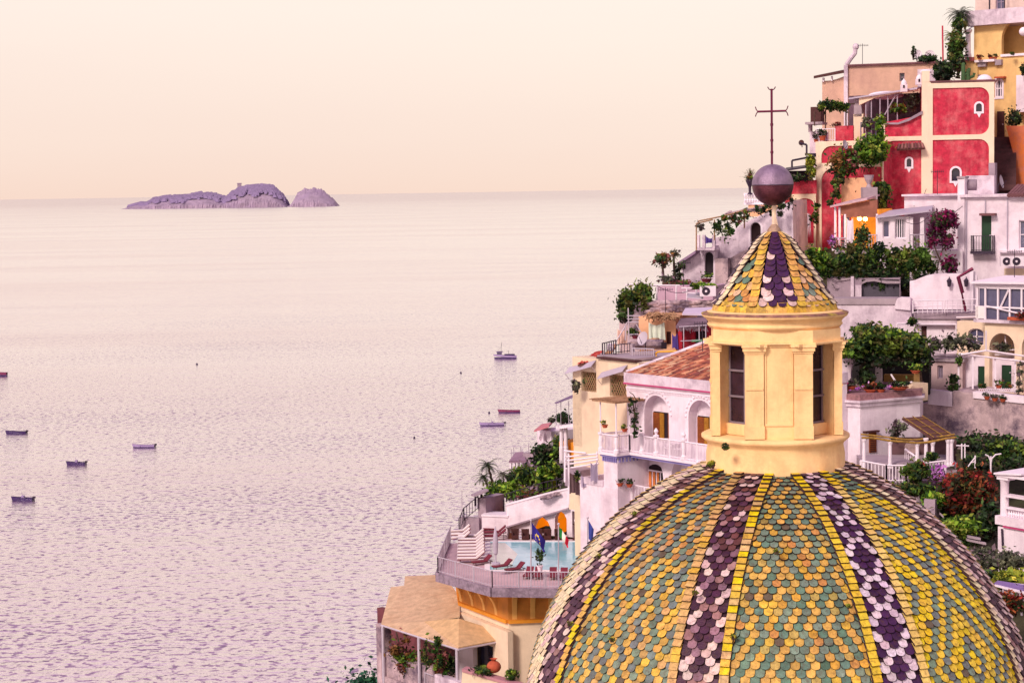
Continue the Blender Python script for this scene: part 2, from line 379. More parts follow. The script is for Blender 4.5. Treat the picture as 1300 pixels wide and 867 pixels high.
def pot(label, px, py, d, w=14, hp=10, hl=14, pal='mid', potm=CLAY, n=120, group='potted plants on the terraces', size=.1):
    """py = pixel of the pot's foot"""
    m = d * MPP; b = W(px, py, d); r = w * m / 2; h = hp * m; o = thing('potted_plant', label, 'potted plant', b, group); mb = MB()
    mb.lathe([(0, b.z), (r * .65, b.z), (r * .95, b.z + h * .85), (r * 1.08, b.z + h * .85), (r * 1.08, b.z + h), (r * .9, b.z + h), (r * .85, b.z + h * .9), (0, b.z + h * .9)], (b.x, b.y), 14); mb.build('pot', potm, o)
    mb = MB(); leafcloud(mb, b + Vector((0, 0, h + hl * m * .45)), r * 1.5, r * 1.5, hl * m * .6, n, pal, size, random.Random(int(px + py)), clumps=6)
    mb.tube([b + Vector((0, 0, h * .8)), b + Vector((0, 0, h + hl * m * .5))], .02, 4, col=(.05, .06, .02)); mb.build('foliage', LEAF, o); return o
def tile_roof(par, corners, m=ROOFT, name='roof', pitch=.22, r=.07, cols=None, thick=.12, seed=3):
    """corners: eave-left, eave-right, ridge-right, ridge-left; barrel tiles laid up the slope"""
    q = random.Random(seed); el, er, rr, rl = [Vector(c) for c in corners]; cols = cols or [(205, 128, 100), (186, 104, 84), (222, 156, 124), (160, 88, 78), (214, 168, 140), (140, 78, 74)]
    cols = [lin(c) for c in cols]; mb = MB(); w = (er - el).length; n = max(2, int(w / pitch)); nrm = (er - el).cross(rl - el)
    if nrm.length < 1e-5: nrm = (er - el).cross(rr - el)
    nrm.normalize()
    if nrm.z < 0: nrm = -nrm
    sd = (er - el).normalized(); mb.add([el - nrm * .02, er - nrm * .02, rr - nrm * .02, rl - nrm * .02, el - nrm * thick, er - nrm * thick, rr - nrm * thick, rl - nrm * thick], [(0, 1, 2, 3), (7, 6, 5, 4), (0, 4, 5, 1), (1, 5, 6, 2), (2, 6, 7, 3), (3, 7, 4, 0)], lin((120, 76, 70)))
    for i in range(n):
        f = (i + .5) / n; a = el.lerp(er, f); b = rl.lerp(rr, f); L = (b - a).length; k = max(1, int(L / .4)); s = (b - a).normalized()
        for j in range(k):
            p0 = a + s * (L * j / k - .04); p1 = a + s * (L * (j + 1) / k); c = q.choice(cols); sh = q.uniform(.75, 1.15); c = tuple(x * sh for x in c); jit = sd * q.uniform(-.012, .012); vs = []
            for pp, rad, lift in ((p0, r * 1.15, .03), (p1, r * .9, 0.0)):
                for t in range(6): an = math.pi * t / 5; vs.append(pp + jit + sd * rad * math.cos(an) + nrm * (rad * math.sin(an) + lift))
            mb.add(vs, [(t, t + 1, 7 + t, 6 + t) for t in range(5)] + [(0, 1, 2, 3, 4, 5)], c)
    return mb.build(name, m, par)
# ================================================================ world, sun
sc = bpy.context.scene
sc.view_settings.view_transform = 'Standard'; sc.view_settings.look = 'None'; sc.view_settings.exposure = 0; sc.view_settings.gamma = 1
SUN_EL, SUN_AZ = math.radians(38), math.radians(216)   # light comes from behind the camera, a little from the left
w = bpy.data.worlds.new('World'); sc.world = w; w.use_nodes = True; nt = w.node_tree; L = nt.links
bg = nt.nodes['Background']; tc = nd(nt, 'ShaderNodeTexCoord'); sx = nd(nt, 'ShaderNodeSeparateXYZ'); L.new(tc.outputs['Generated'], sx.inputs[0])
sky = nd(nt, 'ShaderNodeTexSky'); sky.sky_type = 'NISHITA'; sky.sun_disc = False; sky.sun_elevation = SUN_EL; sky.sun_rotation = SUN_AZ; sky.altitude = 50; sky.dust_density = 3
# dusk glow by height above the horizon (sine of elevation mapped -.2..1)
mr = nd(nt, 'ShaderNodeMapRange'); mr.inputs['From Min'].default_value = -.05; mr.inputs['From Max'].default_value = .95; L.new(sx.outputs['Z'], mr.inputs[0])
def dk(c, k=1.0): return tuple(x * k for x in lin(c))
g1 = ramp(nt, [(0, dk((244, 208, 196))), (.05, dk((255, 228, 211))), (.075, dk((255, 233, 218), 1.02)), (.145, dk((255, 241, 229), 1.07)), (.24, dk((255, 242, 224), 1.10)), (.40, dk((255, 236, 218), 1.06)), (.70, dk((190, 164, 206))), (1, dk((176, 152, 206)))])
L.new(mr.outputs[0], g1.inputs['Fac'])
# a little pinker towards the left of the picture
ma = nd(nt, 'ShaderNodeMapRange'); ma.inputs['From Min'].default_value = .15; ma.inputs['From Max'].default_value = -.3; L.new(sx.outputs['X'], ma.inputs[0])
mm = nd(nt, 'ShaderNodeMath', operation='MULTIPLY'); mm.inputs[1].default_value = .9; L.new(ma.outputs[0], mm.inputs[0])
cl = mixc(nt, mm.outputs[0], g1.outputs['Color'], (.975, .95, .955), 'MULTIPLY')
# faint uneven veil so the sky is not a perfect gradient
nz = nd(nt, 'ShaderNodeTexNoise'); nz.inputs['Scale'].default_value = 3.0; nz.inputs['Detail'].default_value = 4
mpz = nd(nt, 'ShaderNodeMapping'); mpz.inputs['Scale'].default_value = (1, 1, 7); L.new(tc.outputs['Generated'], mpz.inputs[0]); L.new(mpz.outputs[0], nz.inputs['Vector'])
rz_ = ramp(nt, [(.3, (.985, .975, .98)), (.7, (1, 1, 1))]); L.new(nz.outputs['Fac'], rz_.inputs['Fac'])
cl = mixc(nt, 1.0, cl, rz_.outputs['Color'], 'MULTIPLY')
ml = nd(nt, 'ShaderNodeVectorMath', operation='SCALE'); L.new(sky.outputs[0], ml.inputs[0]); ml.inputs['Scale'].default_value = .05
fin = mixc(nt, .03, cl, ml.outputs[0])
L.new(fin, bg.inputs['Color']); bg.inputs['Strength'].default_value = 1.0
sd_ = bpy.data.lights.new('sun', 'SUN'); sd_.energy = 3.3; sd_.angle = math.radians(14); sd_.color = (1.0, .88, .76); so = bpy.data.objects.new('sun', sd_); C.objects.link(so)
tdir = Vector((math.sin(SUN_AZ) * math.cos(SUN_EL), math.cos(SUN_AZ) * math.cos(SUN_EL), math.sin(SUN_EL)))
so.rotation_euler = tdir.to_track_quat('Z', 'Y').to_euler(); so.location = (0, 0, 120)
# ================================================================ sea
m = bpy.data.materials.new('sea_water'); m.use_nodes = True; nt = m.node_tree; L = nt.links; nt.nodes.remove(nt.nodes['Principled BSDF']); out = nt.nodes['Material Output']
geo = nd(nt, 'ShaderNodeNewGeometry')
def nz_(scale, det, sc3, rough=.55):
    mp = nd(nt, 'ShaderNodeMapping'); mp.inputs['Scale'].default_value = sc3; mp.inputs['Rotation'].default_value = (0, 0, .12); L.new(geo.outputs['Position'], mp.inputs['Vector'])
    n = nd(nt, 'ShaderNodeTexNoise'); n.inputs['Scale'].default_value = scale; n.inputs['Detail'].default_value = det; n.inputs['Roughness'].default_value = rough; L.new(mp.outputs[0], n.inputs['Vector']); return n
w1 = nz_(.16, 6, (.7, 1.0, 1), .62); w2 = nz_(.75, 3, (.65, 1.1, 1), .55)
b1 = nd(nt, 'ShaderNodeBump'); b1.inputs['Strength'].default_value = 1.0; b1.inputs['Distance'].default_value = .9; L.new(w1.outputs['Fac'], b1.inputs['Height'])
b2 = nd(nt, 'ShaderNodeBump'); b2.inputs['Strength'].default_value = 1.0; b2.inputs['Distance'].default_value = .2; L.new(w2.outputs['Fac'], b2.inputs['Height']); L.new(b1.outputs[0], b2.inputs['Normal'])
fr_ = nd(nt, 'ShaderNodeFresnel'); fr_.inputs['IOR'].default_value = 1.33; L.new(b2.outputs[0], fr_.inputs['Normal'])
mrf = nd(nt, 'ShaderNodeMapRange'); mrf.inputs['From Min'].default_value = .1; mrf.inputs['From Max'].default_value = .5; mrf.inputs['To Min'].default_value = .58; mrf.inputs['To Max'].default_value = .96; L.new(fr_.outputs[0], mrf.inputs[0])
gl = nd(nt, 'ShaderNodeBsdfGlossy'); gl.inputs['Roughness'].default_value = .2; gl.inputs['Color'].default_value = (.96, .93, .95, 1); L.new(b2.outputs[0], gl.inputs['Normal'])
df = nd(nt, 'ShaderNodeBsdfDiffuse'); df.inputs['Color'].default_value = (*lin((212, 176, 200)), 1)
# wind streaks: wide bands of slightly different water
w3 = nz_(.0045, 5, (.35, 1.5, 1), .6); r3 = ramp(nt, [(.38, (.965, .945, .95)), (.56, (1, 1, 1))]); L.new(w3.outputs['Fac'], r3.inputs['Fac'])
gcol = mixc(nt, 1.0, (1.0, .995, .975), r3.outputs['Color'], 'MULTIPLY')
# dark flecks: near sides of wavelets, their dim reflection painted by noise
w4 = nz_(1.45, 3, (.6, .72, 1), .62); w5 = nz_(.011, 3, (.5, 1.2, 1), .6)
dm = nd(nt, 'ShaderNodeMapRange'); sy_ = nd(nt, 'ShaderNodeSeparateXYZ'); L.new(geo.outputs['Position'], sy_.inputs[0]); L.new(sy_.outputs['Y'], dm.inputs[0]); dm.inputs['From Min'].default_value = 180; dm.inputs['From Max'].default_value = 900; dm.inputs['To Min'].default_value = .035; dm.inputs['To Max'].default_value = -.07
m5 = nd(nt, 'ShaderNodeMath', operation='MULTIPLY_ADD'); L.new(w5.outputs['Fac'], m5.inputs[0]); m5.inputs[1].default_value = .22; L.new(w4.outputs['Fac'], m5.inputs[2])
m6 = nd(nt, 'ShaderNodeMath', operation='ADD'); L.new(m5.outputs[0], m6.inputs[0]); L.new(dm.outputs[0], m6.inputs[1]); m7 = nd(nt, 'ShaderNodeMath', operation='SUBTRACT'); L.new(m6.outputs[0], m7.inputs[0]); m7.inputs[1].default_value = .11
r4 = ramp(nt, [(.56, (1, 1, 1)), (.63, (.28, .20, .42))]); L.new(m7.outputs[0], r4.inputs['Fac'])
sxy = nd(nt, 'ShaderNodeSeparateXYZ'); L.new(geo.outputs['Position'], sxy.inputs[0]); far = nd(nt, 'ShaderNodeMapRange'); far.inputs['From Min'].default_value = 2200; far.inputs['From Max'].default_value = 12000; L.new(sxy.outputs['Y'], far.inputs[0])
gcol = mixc(nt, far.outputs[0], gcol, (.86, .82, .84), 'MULTIPLY')   # distance haze painted into the gloss colour
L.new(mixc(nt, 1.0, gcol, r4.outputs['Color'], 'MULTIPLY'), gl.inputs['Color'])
mx = nd(nt, 'ShaderNodeMixShader'); L.new(mrf.outputs[0], mx.inputs[0]); L.new(df.outputs[0], mx.inputs[1]); L.new(gl.outputs[0], mx.inputs[2]); L.new(mx.outputs[0], out.inputs[0])
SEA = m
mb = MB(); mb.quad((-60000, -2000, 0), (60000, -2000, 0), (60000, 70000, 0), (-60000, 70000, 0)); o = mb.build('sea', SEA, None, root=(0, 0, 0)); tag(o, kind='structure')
# ================================================================ hillside terrain
SY = [(300, 1500), (440, 930), (520, 850), (560, 770), (620, 690), (700, 620), (780, 500), (880, 400), (950, 340), (1030, 230), (1100, 140), (1200, 110), (1300, 40), (1500, -150), (1900, -500)]
DR = [(440, 108), (620, 116), (700, 119), (800, 122), (900, 130), (1000, 138), (1100, 146), (1300, 156), (1900, 190)]
def pl(t, x):
    if x <= t[0][0]: return t[0][1]
    for (a, b), (c, d) in zip(t, t[1:]):
        if x <= c: return b + (d - b) * (x - a) / (c - a)
    return t[-1][1]
from mathutils import noise as mn
def terr(x, y):
    px = CX + F * x / max(y, 5); dr = pl(DR, px); s = pl(SY, px)
    if y <= dr: T = s + (dr - y) * 10.5 + (70 if 560 < px < 748 and y < 118.6 else 0); z = HC - (T - 242) * y / F
    else: z = HC - (s - 242) * dr / F - (y - dr) * 1.5
    z = min(z, max(18, z) if y > 70 else 18 + max(0, y - 50) * .4)
    n = mn.noise(Vector((x * .15, y * .15, 0))) * 1.2 + mn.noise(Vector((x * .6, y * .6, 3))) * .5
    return max(z + n - .6, -4)
mb = MB(); xs = np.arange(-60, 131, 1.25); ys = np.arange(-30, 236, 1.5)
V = [(x, y, terr(x, y)) for y in ys for x in xs]; nx = len(xs); Fs = [(j * nx + i, j * nx + i + 1, (j + 1) * nx + i + 1, (j + 1) * nx + i) for j in range(len(ys) - 1) for i in range(nx - 1)]
SCRUB = mat('scrubby_hillside', (84, 78, 56), var=.5, scale=.8, patch=.9, dscale=.4, dirt=(34, 52, 26), bump=1.0, bscale=2.5)
mb.add(V, Fs); o = mb.build('hillside', SCRUB, None, root=(0, 0, 0), smooth=True); tag(o, kind='structure')
# ================================================================ islands on the horizon
ISL = mat('hazy_rock', (172, 150, 172), var=.3, scale=.03, patch=.6, dscale=.012, dirt=(156, 132, 164), bump=0)  # distance haze mixed into the rock colour
ISLV = mat('hazy_island_scrub', (142, 122, 162), var=.14, scale=.03, bump=0)  # same haze put into the scrub colour
def island(label, prof, base_l, base_r, d, veg=True):
    """prof: image (px, py) skyline left to right"""
    r = random.Random(int(base_l)); mb = MB(); mv = MB(); n = 150; rows = 12; bl = onZ(base_l, 259, 0)
    xs_ = np.linspace(base_l, base_r, n); 
    def H(px):
        y = pl(prof, px); wy = 260.5 - (px - 160) * (260.5 - 257) / 270; return max(0, (wy - y)) * d * MPP
    V = []
    for j in range(rows + 1):
        t = j / rows   # 0 waterline front, 1 crest, 1.. back mirrored
        for i, px in enumerate(xs_):
            h = H(px); e = (mn.noise(Vector((px * .12, j * .9, 1))) * .7 + mn.noise(Vector((px * .4, j * 2.3, 5))) * .6 + mn.noise(Vector((px * 1.0, j * 4.7, 8))) * .4)
            X = W(px, 259, d).x; z = h * min(1, (t * 1.0) ** .62) * (1 + (.16 * e if j < rows else .14 * e)); V.append((X, d - 130 * (1 - t) + e * 12, z - (8 if j == 0 else 0)))
    for i, px in enumerate(xs_): V.append((W(px, 259, d).x, d + 220, -8))
    fs = [(j * n + i, j * n + i + 1, (j + 1) * n + i + 1, (j + 1) * n + i) for j in range(rows + 1) for i in range(n - 1)]
    mb.add(V, fs); b = W((base_l + base_r) / 2, 259, d); o = thing('island', label, 'island', (b.x, d, 0), 'rocky islands on the horizon'); mb.build('cliff', ISL, o)
    if veg:
        for k in range(4200):
            px = r.uniform(base_l + 3, base_r - 3); h = H(px); t = r.random() ** .6 * .75 + .25 if h > 20 else 1; 
            if h < 8: continue
            if mn.noise(Vector((px * .14, t * 3.5, 9))) + mn.noise(Vector((px * .6, t * 9, 4))) * .6 + (t - .62) * 1.6 < .0: continue
            p = Vector((W(px, 259, d).x, d - 130 * (1 - t) - 22, h * (t ** .62) + r.uniform(-2, 4))); s = r.uniform(4, 10)
            mv.add([p + Vector((-s, 0, -s * .5)), p + Vector((s, 0, -s * .5)), p + Vector((s * .5, 2, s * .7)), p + Vector((-s * .4, 2, s * .6))], [(0, 1, 2, 3)])
        mv.build('scrub', ISLV, o)
    return o
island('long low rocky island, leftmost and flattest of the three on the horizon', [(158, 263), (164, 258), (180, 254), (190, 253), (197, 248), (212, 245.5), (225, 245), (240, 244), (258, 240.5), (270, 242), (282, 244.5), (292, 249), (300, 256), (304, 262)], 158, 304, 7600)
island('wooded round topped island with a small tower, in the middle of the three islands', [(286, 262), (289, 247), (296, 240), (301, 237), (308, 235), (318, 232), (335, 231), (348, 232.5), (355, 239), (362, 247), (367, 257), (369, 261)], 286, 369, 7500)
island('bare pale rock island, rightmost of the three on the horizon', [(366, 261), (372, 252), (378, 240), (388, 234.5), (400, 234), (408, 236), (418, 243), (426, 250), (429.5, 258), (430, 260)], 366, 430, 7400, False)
tb = MB(); b = W(304, 240, 7500); tb.box((b.x - 7, b.y - 7, 10), (b.x + 7, b.y + 7, W(304, 232.5, 7500).z)); tb.box((b.x - 9, b.y - 9, W(304, 233.6, 7500).z), (b.x + 9, b.y + 9, W(304, 232.9, 7500).z)); tag(tb.build('watchtower', ISL), 'tiny square watchtower standing on the left shoulder of the middle island', 'tower')
# ================================================================ the majolica dome in front
DD = 39.0; DS = DD * MPP * 1.0; ax = W(984.3, 600, DD); AX = (ax.x, ax.y)
def dz(py): return W(985, py, DD).z
VIO = lin((68, 32, 78)); LAV = lin((232, 208, 224)); CRM = lin((255, 228, 188)); PNK = lin((236, 202, 198))
TEA = lin((128, 148, 130)); TEB = lin((106, 138, 120)); YLW = lin((240, 192, 74)); YLB = lin((246, 214, 16)); OCH = lin((232, 182, 92)); ORA = lin((222, 156, 86)); GRB = lin((124, 134, 132)); OLI = lin((196, 178, 90))
church = thing('church_dome', 'great tiled church dome with lantern, ball and cross, striped violet white yellow and green', 'dome', (AX[0], AX[1], 20))
PA, PC, PR = 38.30, 925.70, 364.40
Z0 = dz(600); S = DS
def prof(phi):   # metres
    r = (-PA + PR * math.cos(phi)) * S; z = dz(PC) + PR * math.sin(phi) * S; return r, z
PHI1 = math.acos((80 + PA) / PR); NROWS_ = round(PHI1 * PR * S / .1455); ROWS = NROWS_
def spos(phi, ang, lift=0):
    r, z = prof(phi); n = Vector((math.cos(phi) * math.sin(ang), -math.cos(phi) * math.cos(ang), math.sin(phi)))
    return Vector((AX[0] + r * math.sin(ang), AX[1] - r * math.cos(ang), z)) + n * lift, n
mb = MB(); mb.lathe([prof(PHI1 * i / 40) for i in range(41)], AX, 96); mb.build('dome_shell', mat('dark_mortar', (70, 44, 58), var=.4, scale=6, bump=.6), church, True)
mb = MB(); r0 = (PR - PA) * S; zb = dz(PC)
mb.lathe([(r0 + .05, zb + .05), (r0 + .55, zb - .05), (r0 + .5, zb - .35), (r0 + .2, zb - .5), (r0 + .1, zb - .6), (r0 + .1, 31), (r0 + .3, 31), (r0 + .3, 20)], AX, 64); mb.build('drum', YEL, church, True)
ROWSP = None
def tile(mb, phi, ang, w, L, lift, col, sq=False, r=rnd, tilt=.038):
    p, n = spos(phi, ang, lift); rr, _ = prof(phi); down = Vector((math.sin(phi) * math.sin(ang), -math.sin(phi) * math.cos(ang), -math.cos(phi))); side = Vector((math.cos(ang), math.sin(ang), 0))
    a = r.gauss(0, .03); dn = (down + side * a).normalized(); sd = (side - down * a).normalized(); tl = tilt * r.uniform(.7, 1.4); p = p + n * r.uniform(-.004, .006)
    h = w / 2 * (.96 if sq else .95); pts = []
    def q(u, v): return p + sd * u + dn * v + n * (tl * v / L)
    pts = [q(-h, -L * .35), q(h, -L * .35)]
    if sq: e = [(h, L * .97), (-h, L * .97)]
    else:
        e = [(h, L * .50), (h * .97, L * .66), (h * .84, L * .83), (h * .52, L * .96), (h * .16, L), (-h * .16, L), (-h * .52, L * .96), (-h * .84, L * .83), (-h * .97, L * .66), (-h, L * .50)]
    pts += [q(*c) for c in e]; m = len(e); v = pts + [x - n * .024 for x in pts[1:] + pts[:1]]
    k = len(pts); vs = pts + [x - n * .036 for x in pts]; mb.add(vs, [tuple(range(k))], col)
    dk_ = (.045, .02, .03); mb.add(vs, [(i, i + k, (i + 1) % k + k, (i + 1) % k) for i in range(1, k)], dk_)  # rims painted dark as the shadow under each tile row
def vary(c, a=.14): s = 1 + rnd.uniform(-a, a); return tuple(min(1, x * s * (1 + rnd.uniform(-.05, .05))) for x in c)
RIBS = [math.radians(-25.0 + 45 * k) for k in range(8)]; RW = .145
def half_v(r): t = (r - 80 * S) / (260 * S); return .19 + (.43 - .19) * min(1, max(0, t)) ** .9
NR = ROWS; EW = .185
for k, ra in enumerate(RIBS):
    # ---- violet band with white lozenges, raised over the panels
    mb = MB(); me_l = MB(); me_r = MB(); body = MB()
    extra = 3 if k == 7 else 0
    V = []; 
    for j in range(NR + 1):
        phi = PHI1 * j / NR; r, z = prof(phi); hv = half_v(r); hl = (hv + EW * (1 + extra)) / r; hr = (hv + EW) / r
        for a_, l_ in ((-hl, 0), (-hl, .05), (hr, .05), (hr, 0)): V.append(spos(phi, ra + a_, l_)[0])
    body.add(V, [(j * 4 + i, j * 4 + i + 1, j * 4 + 4 + i + 1, j * 4 + 4 + i) for j in range(NR) for i in range(3)])
    rib = body.build('rib', MATS['dark_mortar'], church, True)
    for j in range(NR):
        phi = PHI1 * (NR - j - .5) / NR; r, z = prof(phi); hv = half_v(r); TW = .19 * (.70 + .30 * min(1, (r - 80 * S) / (250 * S))); n = max(2, round(2 * hv / TW)); w_ = 2 * hv / n; off = .5 if j % 2 else 0
        for i in range(-1, n + 1):
            u = -hv + w_ * (i + .5 + off)
            if abs(u) > hv - w_ * .3: continue
            un = u / TW; jm = (j % 5) - 2; s = abs(un) + abs(jm) * .55
            wh = (1.45 < s < 2.3 and abs(un) < 2.3) if n >= 4 else (.85 < s < 1.75)
            c = LAV if k == 1 else PNK
            col = vary(c, .16) if wh else vary(VIO if k == 1 else lin((76, 40, 66)), .3)
            if k != 1 and wh and rnd.random() < .35: col = vary(lin((178, 130, 130)), .25)
            if k != 1 and j < 16 and rnd.random() < .4: col = vary(lin((112, 66, 68)), .3)
            if k in (0, 7) and rnd.random() < .12: col = vary(lin((150, 110, 128)), .3)
            tile(mb, phi, ra + u / r, w_, .165, .062, col)
        for sgn, me_ in ((-1, me_l), (1, me_r)):
            for e in range(1 + (extra if sgn < 0 else 0)):
                u = sgn * (hv + EW * (e + .5))
                if k == 7 and sgn < 0: c = CRM if rnd.random() < .8 else PNK
                elif k == 2: c = vary(CRM, .05) if sgn < 0 else PNK
                elif k == 0 and sgn < 0: c = lin((222, 176, 112)) if rnd.random() < .8 else YLW
                elif k == 0: c = (YLB if rnd.random() < .5 + .4 * (j > 40) else YLW) if rnd.random() < .4 or j < 5 else (lin((232, 190, 130)) if rnd.random() < .45 else YLW)
                elif k == 7: c = YLB if (j // 3) % 2 == 0 else OCH
                elif k == 1: c = lin((244, 206, 62)) if sgn < 0 else lin((246, 210, 120))
                else: c = YLW
                if k == 1 and j < 4: c = YLB
                tile(me_, phi, ra + u / r, EW, .165, .075, vary(c, .12), True, tilt=.042)
    mb.build('violet_band', TILE, rib); me_l.build('edging', TILE, rib); me_r.build('edging', TILE, rib)
    # ---- the field of scale tiles to the right of this rib
    mb = MB(); rb = RIBS[(k + 1) % 8]; mid = ra + math.radians(22.5)
    if k == 3 or k == 4 or k == 5: step = 1
    for j in range(NR):
        phi = PHI1 * (NR - j - .5) / NR; r, z = prof(phi); hw = math.radians(22.5) * r - half_v(r) - EW * .9; off = .5 if j % 2 else 0
        if hw < .05: continue
        TW = .19 * (.70 + .30 * min(1, (r - 80 * S) / (250 * S))); m_ = int(hw / TW) + 2
        lastq = rnd.random() < .5
        for i in range(-m_, m_ + 1):
            u = TW * (i + off)
            if abs(u) > hw + .06: continue
            un = abs(i + off)
            if k == 1:    # neat nested lozenges of yellow and grey green
                jm = abs((j % 22) - 11); q = int((un * 1.0 + jm * .5) / 1.25) % 2
                if un + .6 > hw / TW: col = vary(YLB, .12)
                else: col = vary(GRB if rnd.random() < .55 else TEA, .12) if q else vary(lin((250, 208, 66)) if rnd.random() < .6 else lin((252, 214, 30)), .1)
                if j < 7 and rnd.random() < .6: col = vary(TEB, .15)
            elif k == 0:
                q = (not lastq) if rnd.random() < .8 else rnd.random() < .42; lastq = q
                col = vary(TEA if rnd.random() < .6 else TEB, .16) if q else vary(rnd.choice([OCH, YLW, OCH, OCH, lin((236, 180, 70)), lin((206, 176, 96)), ORA if rnd.random() < .4 else OCH]), .12)
            else:
                q = (not lastq) if rnd.random() < .8 else rnd.random() < .4; lastq = q
                col = vary(TEA if rnd.random() < .55 else GRB, .16) if q else vary(rnd.choice([OCH, lin((214, 168, 130)), OCH, ORA, YLW]) if abs(j - 28) > 10 else rnd.choice([OCH, YLW, OCH, lin((220, 176, 110))]), .14)
            wth = mn.noise(Vector(((mid + u / r) * 9, j * .22, 2))) * .5 + mn.noise(Vector(((mid + u / r) * 30, j * .7, 7))) * .5
            col = tuple(x * (1 - max(0, wth) * (.75 if k != 1 else .3)) for x in col)
            if rnd.random() < .01: col = lin((110, 96, 80))
            tile(mb, phi, mid + u / r, TW, .165, .012, col)
    mb.build('tiled_field', TILE, church)
# ---- lantern
DZ = DD
lant = MB(); zt = lambda y: dz(y)
ztf = lambda y: dz(242 + (y - 242) / 1.034); zl = zt(558); zd = zt(579); ROT = math.radians(-4.3)
lr = lambda p: p * S
lant.lathe([(lr(88), zd - .35), (lr(88), zt(573)), (lr(86), zt(562)), (lr(87.5), zt(558.5)), (lr(92), zt(555)), (lr(94), zt(553)), (lr(94), zt(550)), (lr(90), zt(548)), (0, zt(547))], AX, 64)
lantern = lant.build('lantern', mat('peach_plaster_lantern', (252, 210, 152), var=.12, scale=2.5, streak=.8, dirt=(206, 144, 98), patch=.4, dscale=1.6, bump=.2), church, True)
LM = MATS['peach_plaster_lantern']
def lp(x, y, z):   # local plan px (x right, y towards the camera) -> world
    c, s_ = math.cos(ROT), math.sin(ROT); X = x * c + y * s_; Y = -x * s_ + y * c
    return Vector((AX[0] + X * S, AX[1] - Y * S, z))
def lprism(mb, pl_, z0, z1, q=0):
    a = q * math.pi / 2; pts = []
    for x, y in pl_: pts.append(lp(x * math.cos(a) + y * math.sin(a), -x * math.sin(a) + y * math.cos(a), 0))
    mb.prism([(p.x, p.y) for p in pts][::-1], z0, z1)
ZS_, ZH_ = zt(547), ztf(437); zs, zh = ZS_, ZH_; A1, HW, RD = 77.0, 39.0, 20.5
for q in range(4):
    mb = MB()    # blank wall pier; its flanks are the deep window reveals
    lprism(mb, [(-HW, A1), (HW, A1), (HW - RD, A1 - RD), (-HW + RD, A1 - RD)], zs - .02, zh, q)
    # sunk panel frame
    for x0, x1 in ((-17.5, -15.5), (15.5, 17.5)): lprism(mb, [(x0, A1 + 1.6), (x1, A1 + 1.6), (x1, A1 + .1), (x0, A1 + .1)], ztf(538), ztf(441), q)
    lprism(mb, [(-17.5, A1 + 1.6), (17.5, A1 + 1.6), (17.5, A1 + .1), (-17.5, A1 + .1)], ztf(541), ztf(538.05), q)
    lprism(mb, [(-17.5, A1 + 1.6), (17.5, A1 + 1.6), (17.5, A1 + .1), (-17.5, A1 + .1)], ztf(440.9), ztf(438), q)
    mb.build('wall_panel', LM, lantern)
    for s_ in (-1, 1):
        mb = MB(); x0, x1 = (18.5, HW + 2.5) if s_ > 0 else (-HW - 2.5, -18.5)
        lprism(mb, [(x0, A1 + 4), (x1, A1 + 4), (x1, A1 - 6), (x0, A1 - 6)], zs, ztf(449), q)
        for (e, ya, yb) in ((1.0, 449, 446), (2.6, 446, 441), (4, 441, 437.5)): lprism(mb, [(x0 - e, A1 + 4 + e), (x1 + e, A1 + 4 + e), (x1 + e, A1 - 8), (x0 - e, A1 - 8)], ztf(ya) + .001, ztf(yb), q)
        lprism(mb, [(x0 - .8, A1 + 5.0), (x1 + .8, A1 + 5.0), (x1 + .8, A1 - 6), (x0 - .8, A1 - 6)], zs, ztf(541), q)
        lprism(mb, [(x0 + 1, A1 + 5.2), (x1 - 1, A1 + 5.2), (x1 - 1, A1 + 3), (x0 + 1, A1 + 3)], ztf(495), ztf(492.5), q)
        mb.build('pilaster', LM, lantern)
    # window between this pier and the next
    a = math.radians(45); mb = MB(); P1 = (HW - RD + 4, A1 - RD + 1); P2 = (A1 - RD + 1, HW - RD + 4)
    def seg(t, o_): x = P1[0] + (P2[0] - P1[0]) * t; y = P1[1] + (P2[1] - P1[1]) * t; return (x + o_ * .7071, y + o_ * .7071)
    def bar(mb_, t0, t1, z0, z1, o0, o1): lprism(mb_, [seg(t0, o1), seg(t1, o1), seg(t1, o0), seg(t0, o0)], z0, z1, q)
    bar(mb, -.06, 1.06, zs, ztf(543), -2, 6)
    w_ = MB(); z0, z1 = ztf(543), ztf(440)
    for t in (.0, .5, .95): bar(w_, t, t + .04, z0, z1, .5, 2)
    for f in (0, .33, .655, .97): bar(w_, 0, 1, z0 + (z1 - z0) * f, z0 + (z1 - z0) * f + .04, .6, 3.4)
    wo = w_.build('window', mat('grey_lead_frame', (136, 118, 128), rough=.6), lantern)
    g_ = MB(); bar(g_, 0, 1, z0, z1, -1, 0); g_.build('pane', mat('old_lantern_glass', (64, 42, 56), rough=.25, var=.5, scale=1.6, spec=.6, bump=0), wo) if False else g_.build('glass_pane', mat('old_lantern_glass', (64, 42, 56), rough=.25, var=.5, scale=1.6, spec=.6, bump=0), lantern)
    mb.build('window_sill', LM, lantern)
    mb = MB(); bar(mb, -.45, 1.45, ztf(440), zh, -6, 24); mb.build('lintel', LM, lantern)
